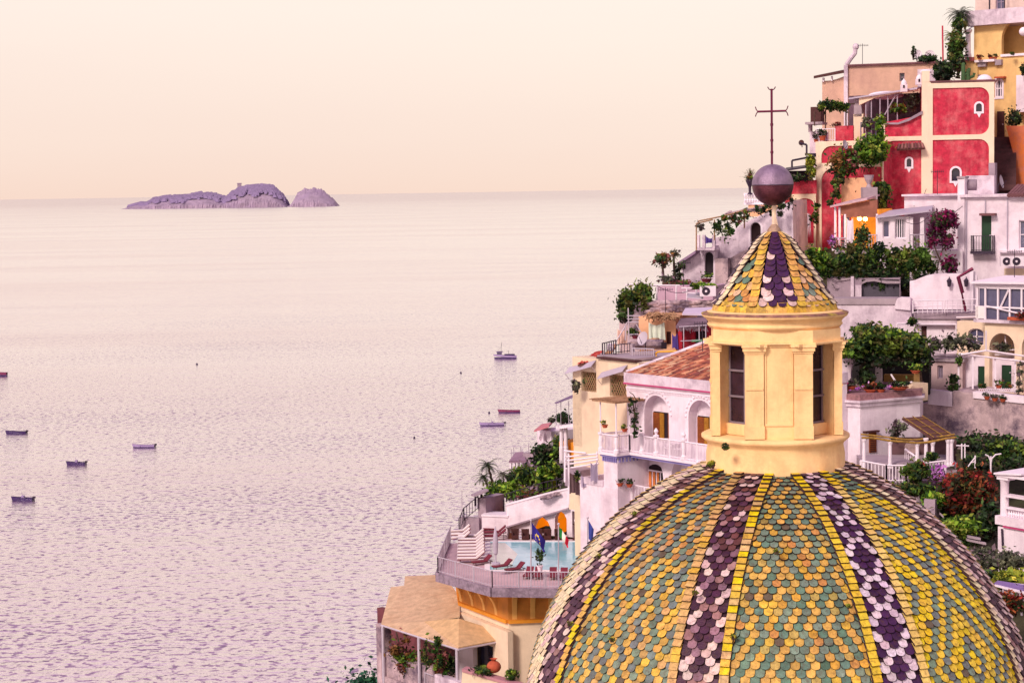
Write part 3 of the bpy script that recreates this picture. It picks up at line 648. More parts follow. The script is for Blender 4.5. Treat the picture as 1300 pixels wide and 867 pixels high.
# frieze follows the piers, cornice is round
mb = MB()
for e, ya, yb in ((3.0, 431, 429), (0, 429, 414)):
    hw = HW + 3 + e; aa = A1 + 2 + e; pts = []
    for q in range(4):
        a = q * math.pi / 2
        for x, y in ((-hw, aa), (hw, aa)): pts.append(lp(x * math.cos(a) + y * math.sin(a), -x * math.sin(a) + y * math.cos(a), 0))
    mb.prism([(p.x, p.y) for p in pts][::-1], zt(ya), zt(yb) - .001)
mb.build('frieze', LM, lantern)
mb = MB(); mb.lathe([(0, zt(414)), (lr(83), zt(414)), (lr(83.5), zt(412.5)), (lr(85), zt(411.5)), (lr(85.5), zt(409.5)), (lr(84), zt(408.5)), (lr(85), zt(405.5)), (lr(88), zt(402.5)), (lr(91), zt(400.5)), (lr(92), zt(399.5)), (lr(92.5), zt(397)), (lr(90), zt(395.5)), (lr(78), zt(392)), (0, zt(392))], AX, 72); mb.build('cornice', LM, lantern, True)
mb = MB(); mb.lathe([(lr(93), zt(397.2)), (lr(92.8), zt(396.0)), (lr(88), zt(394.6)), (lr(80), zt(393.4))], AX, 72); mb.build('lichen_ledge', mat('lichen_stone', (170, 118, 108), var=.5, scale=5, patch=.8, dscale=3, dirt=(196, 176, 60), bump=.8), lantern, True)
# lantern roof: cone with slightly bowed sides
roofp = [(lr(77.5), zt(392)), (lr(75.5), zt(386)), (lr(63), zt(369)), (lr(49.5), zt(347)), (lr(36), zt(327)), (lr(23), zt(309)), (lr(12), zt(298)), (lr(5), zt(292))]
mb = MB(); mb.lathe([(a - .03, b) for a, b in roofp], AX, 64); lroof = mb.build('lantern_roof', MATS['dark_mortar'], church, True)
def cpos(t):   # t 0 base .. 1 top over the cone part
    t = 1 - t if False else t; k = 1 + t * (len(roofp) - 2.5); i = int(k); f = k - i; a, b = roofp[i], roofp[min(i + 1, len(roofp) - 1)]
    return a[0] + (b[0] - a[0]) * f, a[1] + (b[1] - a[1]) * f, math.atan2(-(b[0] - a[0]), b[1] - a[1])
def ctile(mb, t, ang, w_, L_, lift, col, sq=False):
    r, z, s_ = cpos(t); ph = s_
    n = Vector((math.cos(ph) * math.sin(ang), -math.cos(ph) * math.cos(ang), math.sin(ph))); down = Vector((math.sin(ph) * math.sin(ang), -math.sin(ph) * math.cos(ang), -math.cos(ph))); side = Vector((math.cos(ang), math.sin(ang), 0))
    a = rnd.gauss(0, .05); down, side = (down + side * a).normalized(), (side - down * a).normalized()
    p = Vector((AX[0] + r * math.sin(ang), AX[1] - r * math.cos(ang), z)) + n * lift; h = w_ / 2 * .96; tl = .03 * rnd.uniform(.7, 1.5)
    Q = lambda u, v: p + side * u + down * v + n * (tl * v / L_)
    e = [(h, L_ * .85), (h * .6, L_), (-h * .6, L_), (-h, L_ * .85)] if sq else [(h, L_ * .5)] + [(h * math.cos(math.radians(x)), L_ * .5 + L_ * .5 * math.sin(math.radians(x))) for x in (30, 60, 90, 120, 150)] + [(-h, L_ * .5)]
    pts = [Q(-h, -L_ * .3), Q(h, -L_ * .3)] + [Q(*c) for c in e]; k = len(pts); vs = pts + [x - n * .026 for x in pts]
    mb.add(vs, [tuple(range(k))], col); mb.add(vs, [(i, i + k, (i + 1) % k + k, (i + 1) % k) for i in range(1, k)], (.06, .03, .04))  # cone tile rims carry the same painted row shadow
NRR = 14; fld = MB(); bnd = MB(); edg = MB()
for j in range(NRR):
    t = (j + 1.25) / (NRR + 1.6); r, z, _ = cpos(t)
    for q in range(8):
        c0 = math.radians(-5.0) + q * math.pi / 4; big = q % 2 == 0
        hv = (.40 * (r / lr(79)) if big else .0); n = max(1, round(2 * hv / .19)) if big else 0
        if r < lr(20): n = 1 if big else 0
        for i in range(n):
            u = -hv + 2 * hv * (i + .5) / n + (hv / n * .5 if (j % 2 and n > 2) else 0)
            wh = (j % 2 == 0 and rnd.random() < .7) or rnd.random() < .12
            ctile(bnd, t, c0 + u / r, 2 * hv / n, .17, .045, vary(PNK if wh and j < 9 else VIO, .25))
        for s_ in (-1, 1):
            if big: u = s_ * (hv + .09 * min(1, r / lr(30)) + .01); ctile(edg, t, c0 + u / r, .19 * min(1, r / lr(25)), .17, .05, vary(rnd.choice([YLW, OCH, lin((236, 176, 100)), lin((236, 176, 100))]) if q in (0,) else CRM, .1), True)
        if big:
            a0 = c0 + (hv + .2) / r; a1 = c0 + math.pi / 2 - (hv + .2) / r
            if a1 > a0 + .05:
                m_ = max(1, round((a1 - a0) * r / .18))
                for i in range(m_): ctile(fld, t, a0 + (a1 - a0) * (i + .5 + (.25 if j % 2 else -.25)) / m_, (a1 - a0) * r / m_, .17, .018, vary(rnd.choice([TEB, TEA, TEB, OCH, lin((240, 190, 130)), YLW, ORA, lin((236, 196, 160))]), .12))
fld.build('tiled_field', TILE, lroof); bnd.build('violet_band', TILE, lroof); edg.build('edging', TILE, lroof)
ap = MB()
for lv, (zz, rr) in enumerate(((zt(391.5), lr(79.5)), (zt(387), lr(78)))):
    n = 58
    for i in range(n):
        a = 2 * math.pi * i / n + lv * .05; ww = 2 * math.pi * rr / n * .48; c = vary(rnd.choice([YLW, OCH, OCH, lin((226, 186, 60)), lin((200, 160, 60))]), .14); s_ = Vector((math.cos(a), math.sin(a), 0)); n_ = Vector((math.sin(a), -math.cos(a), 0)); p = Vector((AX[0], AX[1], 0)) + n_ * rr
        h_ = .115
        v = [p - s_ * ww + Vector((0, 0, zz - h_)) + n_ * .03, p + s_ * ww + Vector((0, 0, zz - h_)) + n_ * .03, p + s_ * ww + Vector((0, 0, zz + h_)) - n_ * .04, p - s_ * ww + Vector((0, 0, zz + h_)) - n_ * .04]
        ap.hexa([v[0] - n_ * .05, v[1] - n_ * .05, v[1], v[0], v[3] - n_ * .05, v[2] - n_ * .05, v[2], v[3]], c)
ap.build('apron_tiles', TILE, lroof)
mb = MB(); mb.lathe([(lr(15), zt(303)), (lr(11), zt(297)), (lr(8), zt(291)), (lr(5), zt(287)), (lr(3.5), zt(285)), (0, zt(284))], AX, 20); mb.build('mortar_cap', mat('cap_mortar', (196, 160, 136), var=.4, scale=7, patch=.5, dscale=5, bump=.9), lroof, True)
mb = MB(); mb.tube([(AX[0], AX[1], zt(288)), (AX[0], AX[1], zt(258))], .045, 8); mb.tube([(AX[0] + .07, AX[1], zt(288)), (AX[0] + .02, AX[1] - .03, zt(275)), (AX[0] + .05, AX[1], zt(262))], .02, 6); mb.build('rod', CREAM, church)
bc = Vector((AX[0] - 1.6 * S, AX[1], zt(235))); br = 26.3 * S
BU = mat('ball_top_reflection_tone', (160, 134, 160), rough=.5, metal=.55, var=.3, scale=6, streak=.3, bump=.3, bscale=40); BL_ = mat('ball_base_reflection_tone', (128, 72, 84), rough=.42, metal=.7, var=.5, scale=5, patch=.5, dscale=4, dirt=(70, 30, 50), bump=.3, bscale=30)  # pale top and dark underside: the ball's reflections put into two colours
mb = MB(); mb.ball(bc, br, 40, 14, t0=0, t1=math.pi / 2); ball = mb.build('ball', BU, church, True)
mb = MB(); mb.ball(bc, br * .992, 40, 14, t0=math.pi / 2, t1=math.pi); mb.build('lower_half', BL_, ball, True)
mb = MB(); mb.lathe([(br * .99, bc.z - .008), (br * 1.012, bc.z - .006), (br * 1.012, bc.z + .008), (br * .99, bc.z + .01)], (bc.x, bc.y), 48); mb.build('seam', DGREY, ball)
mb = MB(); x, y = AX[0] - 2.4 * S, AX[1]; th = .021; zc_ = zt(141.5); mb.box((x - th, y - th, bc.z + br - .02), (x + th, y + th, zt(113)))
am = 18.5 * S; rz = math.radians(20)
def cpt(u, z): return Vector((x + u * math.cos(rz), y - u * math.sin(rz), z))
mb.tube([cpt(-am, zc_), cpt(am, zc_)], .024, 6)
for s_ in (-1, 1):
    for v_ in (-1, 1): mb.tube([cpt(s_ * am * .96, zc_), cpt(s_ * (am + .02), zc_ + v_ * .04), cpt(s_ * (am + .04), zc_ + v_ * .1)], .011, 5); 
    mb.tube([(x, y, zt(115)), (x + s_ * .05, y, zt(113.5)), (x + s_ * .08, y, zt(110.5))], .011, 5)
for q in (180, 160, 195): mb.tube([(x, y, zt(q)), (x, y, zt(q) + .05)], .032, 8)
mb.build('cross', RUSTM, church)
# weeds rooted on the ledge and between tiles
for i, (px, py, w_, pal, lb) in enumerate(((921, 566, 14, 'mid', 'small green weed hanging from the ledge under the left lantern window'), (903, 589, 16, 'olive', 'yellow green tuft growing at the foot of the lantern drum'))):
    bush(lb, px, py, 37.6, w_, 9, 130, pal, .035, 'weed', 'weed', dep=.12)
for px, py, dd_, lb in ((805, 651, 37.2, 'grassy weed between the tiles high on the left side of the dome'), (723, 790, 36.6, 'dark weed between the tiles low on the left side of the dome'), (931, 807, 34.6, 'weed sprouting beside the violet rib near the bottom of the picture'), (986, 699, 35.4, 'tiny weed among the green and yellow tiles of the middle panel')):
    bush(lb, px, py, dd_, 9, 8, 60, 'olive', .03, 'weed', 'weed', dep=.08)
# ================================================================ boats and buoys on the sea
HULLD = mat('dark_boat_paint', (62, 38, 92), rough=.4, var=.2); HULLW = mat('pale_boat_paint', (150, 128, 170), rough=.4, var=.1); HULLR = mat('red_boat_paint', (122, 44, 84), rough=.4, var=.2)
def boat(label, px, py, lpx, heading=0, lower=HULLD, upper=HULLW, motor=True, cabin=False, group='small boats at anchor', h=.56, bowl=True, cover=False, pfig=None):
    c = onZ(px, py, 0); d = c.y; Lm = lpx * d * MPP / max(.5, abs(math.cos(heading))); Bm = Lm * .28; o = thing('boat', label, 'boat', (c.x, c.y, 0), group)
    ca, sa = math.cos(heading), math.sin(heading)
    def Q(x, y, z): return Vector((c.x + x * ca - y * sa, c.y + x * sa + y * ca, z))   # x towards the stern (picture right)
    n = 12
    def ring(zf, wf, bow): return [(-Lm / 2 * bow + (Lm * (.5 + .5 * bow)) * i / n, Bm / 2 * wf * min(1, (1 - (1 - i / n) ** 2.6) * 1.02 + .02)) for i in range(n + 1)]
    def shell(mb, z0, z1, w0, w1, b0, b1, sheer):
        A, B = ring(0, w0, b0), ring(0, w1, b1); V = []
        sh = lambda i: sheer * (1 - i / n) ** 2
        for sgn in (-1, 1):
            for i in range(n + 1): V.append(Q(A[i][0], sgn * A[i][1], z0 + (sh(i) if z0 > .3 else 0)))
            for i in range(n + 1): V.append(Q(B[i][0], sgn * B[i][1], z1 + sh(i)))
        m = n + 1; fs = []
        for s_ in (0, 2): fs += [(s_ * m + i, s_ * m + i + 1, (s_ + 1) * m + i + 1, (s_ + 1) * m + i) for i in range(n)]
        fs += [(n, 2 * m + n, 3 * m + n, m + n)]; mb.add(V, fs); return V, m
    mb = MB(); shell(mb, -.3, h * .45, .7, .9, .86, .93, .1); hull = mb.build('hull', lower, o)
    mb = MB(); V, m = shell(mb, h * .45, h, .9, 1.0, .93, 1.0, h * .5); shell(mb, h * .5, h, .8, .92, .9, .95, h * .5); mb.build('topside', upper, hull)
    mb = MB(); A = ring(0, .88, .92); mb.add([Q(a[0], a[1], h * .42) for a in A] + [Q(a[0], -a[1], h * .42) for a in A[::-1]], [list(range(2 * n + 2))]); mb.build('deck', CONC, o)
    for fx in (-.15, .18):
        mb = MB(); mb.hexa([Q(Lm * fx + a, b, z) for z in (h * .66, h * .72) for a, b in ((0, -Bm * .42), (.25, -Bm * .42), (.25, Bm * .42), (0, Bm * .42))]); mb.build('bench', HULLD, o)
    if motor:
        mb = MB(); x = Lm / 2; mb.hexa([Q(x + a, b, z) for z in (h * .9, h * 1.45) for a, b in ((0, -.2), (.42, -.16), (.42, .16), (0, .2))]); mb.tube([Q(x + .2, 0, h), Q(x + .25, 0, -.3)], .08, 6); mb.tube([Q(x, 0, h * 1.3), Q(x - .5, .1, h * 1.35)], .03, 5); mb.build('outboard_motor', DGREY, o)
    if cabin:
        mb = MB(); mb.hexa([Q(Lm * a, b, z) for z, k in ((h * .9, 1), (h * 2.2, .86)) for a, b in ((-.34, -Bm * .3 * k), (-.12, -Bm * .34 * k), (-.12, Bm * .34 * k), (-.34, Bm * .3 * k))]); cb = mb.build('cabin', HULLW, o)
        mb = MB(); mb.hexa([Q(Lm * a, b, z) for z in (h * 1.5, h * 1.95) for a, b in ((-.33, -Bm * .31), (-.13, -Bm * .33), (-.13, -Bm * .30), (-.33, -Bm * .28))]); mb.build('cabin_window', GLASSD, cb)
        mb = MB(); mb.hexa([Q(Lm * a, b, z) for z in (h * 2.2, h * 2.35) for a, b in ((-.37, -Bm * .33), (-.08, -Bm * .36), (-.08, Bm * .36), (-.37, Bm * .33))]); mb.build('cabin_roof', HULLD, cb)
        mb = MB(); mb.tube([Q(-Lm * .16, 0, h * 2.2), Q(-Lm * .13, 0, h * 5.2)], .05, 5); mb.tube([Q(-Lm * .16, 0, h * 3.8), Q(-Lm * .28, 0, h * 2.7)], .03, 4); mb.tube([Q(Lm * .18, 0, h), Q(Lm * .15, 0, h * 2.6)], .06, 5); mb.tube([Q(-Lm * .16, -.5, h * 4.2), Q(-Lm * .16, .5, h * 4.2)], .03, 4); mb.build('mast', DGREY, o)
        mb = MB(); mb.hexa([Q(Lm * a, b, z) for z in (h, h * 1.5) for a, b in ((-.02, -Bm * .3), (.42, -Bm * .36), (.42, Bm * .36), (-.02, Bm * .3))]); mb.build('net_cover', HULLD, o)
    if cover:
        mb = MB(); mb.hexa([Q(Lm * a, b, z) for z, k in ((h * .8, 1), (h * 1.25, .6)) for a, b in ((-.3, -Bm * .36 * k), (.4, -Bm * .42 * k), (.4, Bm * .42 * k), (-.3, Bm * .36 * k))]); mb.build('tarpaulin', HULLW, o)
    if pfig == 'console':
        mb = MB(); mb.hexa([Q(a, b, z) for z in (h * .5, h * 1.7) for a, b in ((0, -.35), (.4, -.35), (.4, .35), (0, .35))]); mb.tube([Q(.1, 0, h * 1.6), Q(0, 0, h * 2.6)], .04, 5); mb.build('console', HULLW, o)
    return o
boat('violet and white fishing boat with a wheelhouse and mast', 641, 455.5, 30, 0, cabin=True, motor=False, h=.95, group='fishing boats')
boat('long red rimmed open boat between the fishing boat and the grey dinghy', 646, 524, 29, 0, HULLD, HULLR, False, group='open boats')
boat('grey motor dinghy with a low console, nearest of the three boats by the hillside', 624, 540.5, 32, .05, pfig='console')
boat('red and white boat cut off by the left edge of the picture', -4, 478, 26, 0, HULLD, HULLR, False, h=1.1, group='open boats')
boat('dark low motor boat farthest out of the left hand dinghies', 20, 551, 27, 0, HULLD, HULLD, True)
boat('pale rimmed open boat with a dark motor, rightmost of the left hand dinghies', 182, 568.5, 29, 0, HULLD, HULLW, True)
boat('dark dinghy with a small console, above and right of the nearest boat', 96, 590.5, 25, -.05, HULLD, HULLD, True, pfig='console')
boat('violet dinghy with a white mooring line, nearest boat at the lower left', 28, 636, 29, -.12, HULLD, HULLD, True, pfig='console', cover=False)
BUOY = mat('dark_buoy', (48, 28, 68), rough=.4)
for px, py, lb in ((250, 463, 'small dark buoy far out on the left half of the sea'), (585, 474, 'dark buoy to the lower left of the fishing boat'), (526, 556, 'round dark buoy alone on the water, lowest of the buoys'), (621, 524.5, 'dark buoy just left of the red rimmed boat')):
    c = onZ(px, py, 0); r = 1.35 * c.y * MPP; mb = MB(); mb.ball((c.x, c.y, r * .45), r, 14, 8); mb.tube([(c.x, c.y, r), (c.x, c.y, r * 2.2)], r * .18, 6); tag(mb.build('buoy', BUOY, None, True), lb, 'buoy', 'mooring buoys')
# ================================================================ hotel with the pool terrace (lower left)
ZD = W(625, 746, 100).z        # deck level
D0 = onZ(572, 690, ZD); D1 = onZ(556, 730, ZD); D2 = onZ(625, 749, ZD); D3 = onZ(760, 751, ZD); D4 = onZ(760, 684, ZD); D5 = onZ(613, 684, ZD)
dp = [(p.x, p.y) for p in (D0, D1, D2, D3, D4, D5)]
def ccw(p):
    a = sum(p[i][0] * p[(i + 1) % len(p)][1] - p[(i + 1) % len(p)][0] * p[i][1] for i in range(len(p))); return p if a > 0 else p[::-1]
def inset(pl_, k):
    c = Vector((sum(p[0] for p in pl_) / len(pl_), sum(p[1] for p in pl_) / len(pl_))); return [tuple(c + (Vector(p) - c) * k) for p in pl_]
hotel = thing('hotel_building', 'orange and cream hotel building carrying the pool deck on scalloped orange brackets', 'building', (D2.x + 3, D2.y + 6, ZD - 12))
mb = MB(); mb.prism(ccw(dp), ZD - .28, ZD); mb.build('pool_deck', mat('deck_paving', (206, 172, 178), var=.15, scale=1.5, patch=.3, dirt=(160, 124, 140)), hotel)
SLABE = mat('mossy_concrete', (164, 142, 160), var=.4, scale=4, patch=.6, dscale=1.5, dirt=(104, 84, 104), bump=.6)
mb = MB(); q0, q1, q2, q3 = [Vector((p.x, p.y, 0)) for p in (D0, D1, D2, D3)]
def edgewall(mb, P, Q, o0, o1, z0, z1):
    d = (Q - P).normalized(); n = Vector((d.y, -d.x, 0)); mb.hexa([Vector((v.x, v.y, z)) for z in (z0, z1) for v in (P + n * o1, Q + n * o1, Q + n * o0, P + n * o0)])
for P, Q in ((q0, q1), (q1, q2), (q2, q3)): edgewall(mb, P, Q, .003, .14, ZD - .33, ZD + .16)
mb.build('deck_edge', SLABE, hotel)
# orange cove with brackets under the deck, ledge, cream walls
fa = FR(583, 103.2, 645, 98.6, 770); fb = None
B1 = onZ(583, 745, ZD - .4); c1 = W(585, 760, 105.6); c2 = W(645, 775, 100.9); c3 = W(760, 776, 101.4)
P1, P2, P3 = [Vector((p.x, p.y, 0)) for p in (c1, c2, c3)]
P0 = P1 + Vector((-.5, 9, 0)); zl1, zl0 = ZD - .3, ZD - 2.0
mb = MB(); mb.prism(ccw([(p.x, p.y) for p in (P0, P1, P2, P3)] + [(P3.x, P0.y)]), zl0, ZD - .281); mb.build('orange_band', mat('orange_plaster_shade_tone', (214, 138, 62), var=.25, streak=.3), hotel)  # band darker than the brackets: recess shade put into its colour
mb = MB(); 
for P, Q in ((P0, P1), (P1, P2), (P2, P3)): edgewall(mb, P, Q, -.1, .16, zl0 - .12, zl0 + .06)
mb.build('ledge', ORG, hotel)
def bracket(P, n, wd=.22, out=1.25):
    mb = MB(); s = Vector((n.y, -n.x, 0)) * wd / 2; prof_ = [(0, ZD - .3)] + [(out, ZD - .3), (out, ZD - .42)] + [(out * (1 - math.sin(t)), ZD - .42 - 1.5 * (1 - math.cos(t)) ) for t in [math.pi / 2 * k / 7 for k in range(1, 8)]]
    pr = [(max(a, .0), b) for a, b in prof_]; k = len(pr)
    vs = [P + n * a + s + Vector((0, 0, b)) for a, b in pr] + [P + n * a - s + Vector((0, 0, b)) for a, b in pr]
    mb.add(vs, [tuple(range(k)), tuple(range(k, 2 * k))[::-1]] + [(i, k + i, k + (i + 1) % k, (i + 1) % k) for i in range(k)]); return mb
for P, Q, m_, o_ in ((P1, P2, 4, 1.5), (P2, P3, 5, .9)):
    d = (Q - P).normalized(); n = Vector((d.y, -d.x, 0))
    for i in range(m_): bracket(P.lerp(Q, (i + (.0 if o_ > 1 else .35)) / m_) , n, .26, o_).build('bracket', mat('orange_bracket', (240, 182, 104), var=.12), hotel)  # brackets painted paler than the band so their relief reads as lit
mb = MB(); mb.prism(ccw([(p.x, p.y) for p in (P0, P1, P2, P3)] + [(P3.x, P0.y)]), ZD - 10, zl0 - .12); mb.build('wall', CREAM, hotel)
# lower storey in front of it, seen under the awning
fl = FR(583, 101.5, 690, 101.0, 830)
lz = W(600, 867, 101).z
u0, u1, z0, z1 = block(hotel, 'lower_wall', FR(585, 105.0, 645, 100.3, 830), (583, 790, 645, 880), .3, CREAM, [('r', 602, 816, 626, 852)], .35, 4)
g = FR(585, 105.0, 645, 100.3, 830); door(hotel, g, ('r', 602, 816, 626, 852), GLASSD, .22)
mb = MB(); g.pbox(mb, (583, 819, 601, 880), .003, .25); mb.build('pillar', TRIM, hotel)
# railing round the deck
rl = [Vector((p.x, p.y, ZD + .16)) for p in (D0, D1, D2, D3)]
rail(hotel, rl, .86, LGREY, sp=.16, post=1.5, r=.014, name='railing', top=.03)
# pool
pool = thing('swimming_pool', 'pale blue swimming pool with rounded underwater steps on the terrace', 'swimming pool', (onZ(670, 705, ZD).x, onZ(670, 705, ZD).y, ZD))
pp = [onZ(x, y, ZD) for x, y in ((622, 724), (757, 724), (757, 688), (622, 688))]
mb = MB(); mb.add([p + Vector((0, 0, .022)) for p in pp], [(0, 1, 2, 3)]); POOLM = mat('pool_water', (142, 196, 212), rough=.06, var=.2, scale=.35, spec=.8, bump=.25, bscale=2.5, emit=(140, 200, 215), es=.12, patch=.5, dscale=.3, dirt=(200, 226, 226)); mb.build('water', POOLM, pool)  # faint glow put into the water material, without a lamp
mb = MB()
for i in range(4):
    a, b = pp[i], pp[(i + 1) % 4]; edgewall(mb, Vector((a.x, a.y, 0)), Vector((b.x, b.y, 0)), .0, .3, ZD + .004, ZD + .05)
mb.build('coping', STRIPE, pool)
mb = MB(); e = pp[0] + (pp[3] - pp[0]) * .12; f = pp[0] + (pp[3] - pp[0]) * .95
for k, w_ in enumerate((.9, .55)):
    mb.add([e + Vector((0, 0, .026 + k * .004)), e + Vector((w_ + .3, .3, .026 + k * .004)), e.lerp(f, .5) + Vector((w_ + .7, 0, .026 + k * .004)), f + Vector((w_, 0, .026 + k * .004)), f + Vector((0, 0, .026 + k * .004))], [(0, 1, 2, 3, 4)])
mb.build('steps', mat('pale_submerged_step', (226, 226, 220), rough=.1, var=.1, spec=.6), pool)
# sun loungers
def lounger(fabric, label, group):
    o = thing('sun_lounger', label, 'sun lounger', (0, 0, 0), group); mb = MB()
    for y in (-.3, .3): mb.tube([(-1.0, y, .28), (.95, y, .28)], .03, 6)
    mb.tube([(-1.0, -.3, .28), (-1.0, .3, .28)], .03, 6); mb.tube([(.95, -.3, .28), (.95, .3, .28)], .03, 6); mb.build('frame', TRIM if fabric is STRIPE else DWOOD, o)
    for x in (-.8, .75):
        for y in (-.28, .28): l_ = MB(); l_.tube([(x, y, 0), (x, y, .27)], .025, 6); l_.build('leg', DWOOD, o)
    mb = MB(); wq = .2 if fabric is STRIPE else .33; mb.box((-1.0, -wq, .31), (.35, wq, .40)); mb.build('mattress', fabric, o)
    if fabric is STRIPE: mb = MB(); mb.box((-1.0, -.37, .26), (.36, .37, .306)); mb.hexa([(.37, -.37, .27), (.37, .37, .27), (.36, .37, .30), (.36, -.37, .30), (.99, -.37, .78), (.99, .37, .78), (.96, .37, .80), (.96, -.37, .80)]); mb.build('gap_shade_slab', MAROON, o)  # maroon slab stands in for the shadow between the white mattresses
    o.scale = (.74, .74, .74)
    mb = MB(); mb.hexa([(.37, -wq, .31), (.37, wq, .31), (.30, wq, .39), (.30, -wq, .39), (.95, -wq, .80), (.95, wq, .80), (.88, wq, .88), (.88, -wq, .88)]); mb.build('backrest', fabric, o); return o
LW = lounger(STRIPE, 'white sun lounger', 'white loungers lined up at the left of the pool'); LR = lounger(MAROON, 'maroon sun lounger', 'maroon loungers along the front railing')
WHL = ['nearest', 'second nearest', 'third from the front', 'fourth from the front', 'fifth from the front', 'sixth from the front', 'second farthest', 'farthest']
for i in range(8):
    p = onZ(598.5, 714 - i * 4.1, ZD); lb = 'white lounger left of the pool, %s of the column of eight' % WHL[i]
    if i == 0: LW.scale = (.8, .8, .8); LW.location = p; LW['label'] = lb
    else: dup(LW, p, 0, lb, sc=.8)
for i, (px, py) in enumerate(((580, 678), (580, 682.5), (580, 687))):
    dup(LW, onZ(px + 3, py, ZD), .1, 'white lounger in the far left deck corner, %s of three' % ('farthest', 'middle', 'nearest')[i], 'white loungers in the far left corner', .7)
lz_ = [(612, 716.5, .5), (638, 722, .55), (654, 726, .6), (671, 733, 1.35), (683, 733.5, 1.45), (702, 734, 1.5), (716, 734.5, 1.5)]
on_ = ['just right of the white column', 'second from the left', 'third from the left', 'left of the potted plant', 'directly below the potted plant', 'left of the tricolour flagpole', 'last one before the dome']
for i, (px, py, rz_q) in enumerate(lz_):
    p = onZ(px, py, ZD); lb = 'maroon sun lounger in the row behind the front railing, ' + on_[i]
    if i == 0: LR.scale = (.6, .6, .6); LR.location = p; LR.rotation_euler = (0, 0, rz_q); LR['label'] = lb
    else: dup(LR, p, rz_q, lb, sc=.6)
# raised white planter with stacked loungers, ramp wall, lit arcade
fp = FR(612, 116.5, 645, 116.0, 670)
tr = thing('terrace_wall', 'low white terrace wall behind the loungers left of the lit arcade', 'wall', fp.P(0, ZD)); block(tr, 'wall', fp, (612, 655.5, 644, 683), 1.2, WHITE, ext=.5)
mb = MB(); fp.pbox(mb, (611, 653.5, 645, 656), -1.25, .06); mb.build('coping', TRIM, tr)
for i, (px, py) in enumerate(((628, 668), (628, 672.5), (628, 677), (628, 681.5))): dup(LR, onZ(px, py + 1, ZD) - Vector((0, .6, 0)), 0, 'maroon striped lounger against the white terrace wall, %s of four' % ('farthest', 'second farthest', 'second nearest', 'nearest')[i], 'maroon loungers by the white terrace wall', .74)
fw = FR(640, 116.5, 745, 114.0, 680)
arc = thing('arcade', 'white arcade with pointed arches glowing orange behind the pool', 'arcade', fw.P(2, ZD))
HL = [('a', 651, 671, 663, 686), ('p', 676, 655.5, 700, 686), ('p', 704.5, 648.5, 719.5, 686), ('r', 726.5, 649, 737.5, 686)]
hs = []
for h in HL: a, b, c, d_ = fw.rect(h[1:5]); hs.append(outline(a, b, ZD + .02, d_, h[0]))
pts = [fw.uz(640, 689), fw.uz(748, 689), fw.uz(748, 628), fw.uz(735, 630), fw.uz(720, 640), fw.uz(690, 651), fw.uz(645, 665), fw.uz(640, 667)]
mb = MB(); fw.poly(mb, [(u, max(z, ZD + .004)) for u, z in pts], hs, -.45, 0); mb.build('wall', WHITE, arc)
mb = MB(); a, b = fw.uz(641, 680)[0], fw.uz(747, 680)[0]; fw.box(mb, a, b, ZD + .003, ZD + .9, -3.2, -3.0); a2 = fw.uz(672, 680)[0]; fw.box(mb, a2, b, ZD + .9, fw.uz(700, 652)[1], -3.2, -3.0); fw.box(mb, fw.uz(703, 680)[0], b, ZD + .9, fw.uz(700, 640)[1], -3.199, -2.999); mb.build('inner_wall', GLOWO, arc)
mb = MB(); 
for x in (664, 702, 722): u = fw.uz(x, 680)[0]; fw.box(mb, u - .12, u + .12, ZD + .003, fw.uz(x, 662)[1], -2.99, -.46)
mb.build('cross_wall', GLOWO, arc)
# dark sofas under the arcade
def armchair(label, px, py, d=None, s=.62):
    p = onZ(px, py, ZD); o = thing('wicker_armchair', label, 'armchair', p, 'dark wicker armchairs before the lit arcade'); mb = MB(); x, y, z = p
    mb.box((x - .36 * s, y - .3, z + .05), (x + .36 * s, y + .3, z + .42 * s)); mb.build('seat', DWOOD, o)
    mb = MB(); mb.box((x - .38 * s, y + .22, z + .43 * s), (x + .38 * s, y + .35, z + .95 * s)); mb.build('backrest', DWOOD, o)
    for q in (-1, 1): mb = MB(); mb.box((x + q * .38 * s - (.1 if q > 0 else 0), y - .3, z + .43 * s), (x + q * .38 * s + (.1 if q < 0 else 0), y + .219, z + .66 * s)); mb.build('armrest', DWOOD, o)
    return o
for px, py, lb in ((654, 684, 'leftmost dark wicker armchair, in front of the small arch'), (667, 684.5, 'second dark wicker armchair, between the small arch and the middle arch'), (684, 684.5, 'third dark wicker armchair, in the left half of the middle arch'), (695, 684.5, 'fourth dark wicker armchair, in the right half of the middle arch'), (709, 684.5, 'fifth dark wicker armchair, under the tall narrow arch')):
    armchair(lb, px, py)
# pale figure like statue in the doorway: white vase on a dark pedestal
p = onZ(732, 685.5, ZD); o = thing('pedestal', 'dark pedestal with a small white vase standing in the lit doorway', 'pedestal', p); mb = MB(); mb.lathe([(0, p.z), (.26, p.z), (.22, p.z + .15), (.14, p.z + .3), (.16, p.z + .9), (.24, p.z + 1.0), (0, p.z + 1.0)], (p.x, p.y), 12); mb.build('column', DWOOD, o); mb = MB(); mb.lathe([(.07, p.z + 1.0), (.14, p.z + 1.2), (.06, p.z + 1.4), (.09, p.z + 1.46)], (p.x, p.y), 12); mb.build('vase', TRIM, o)
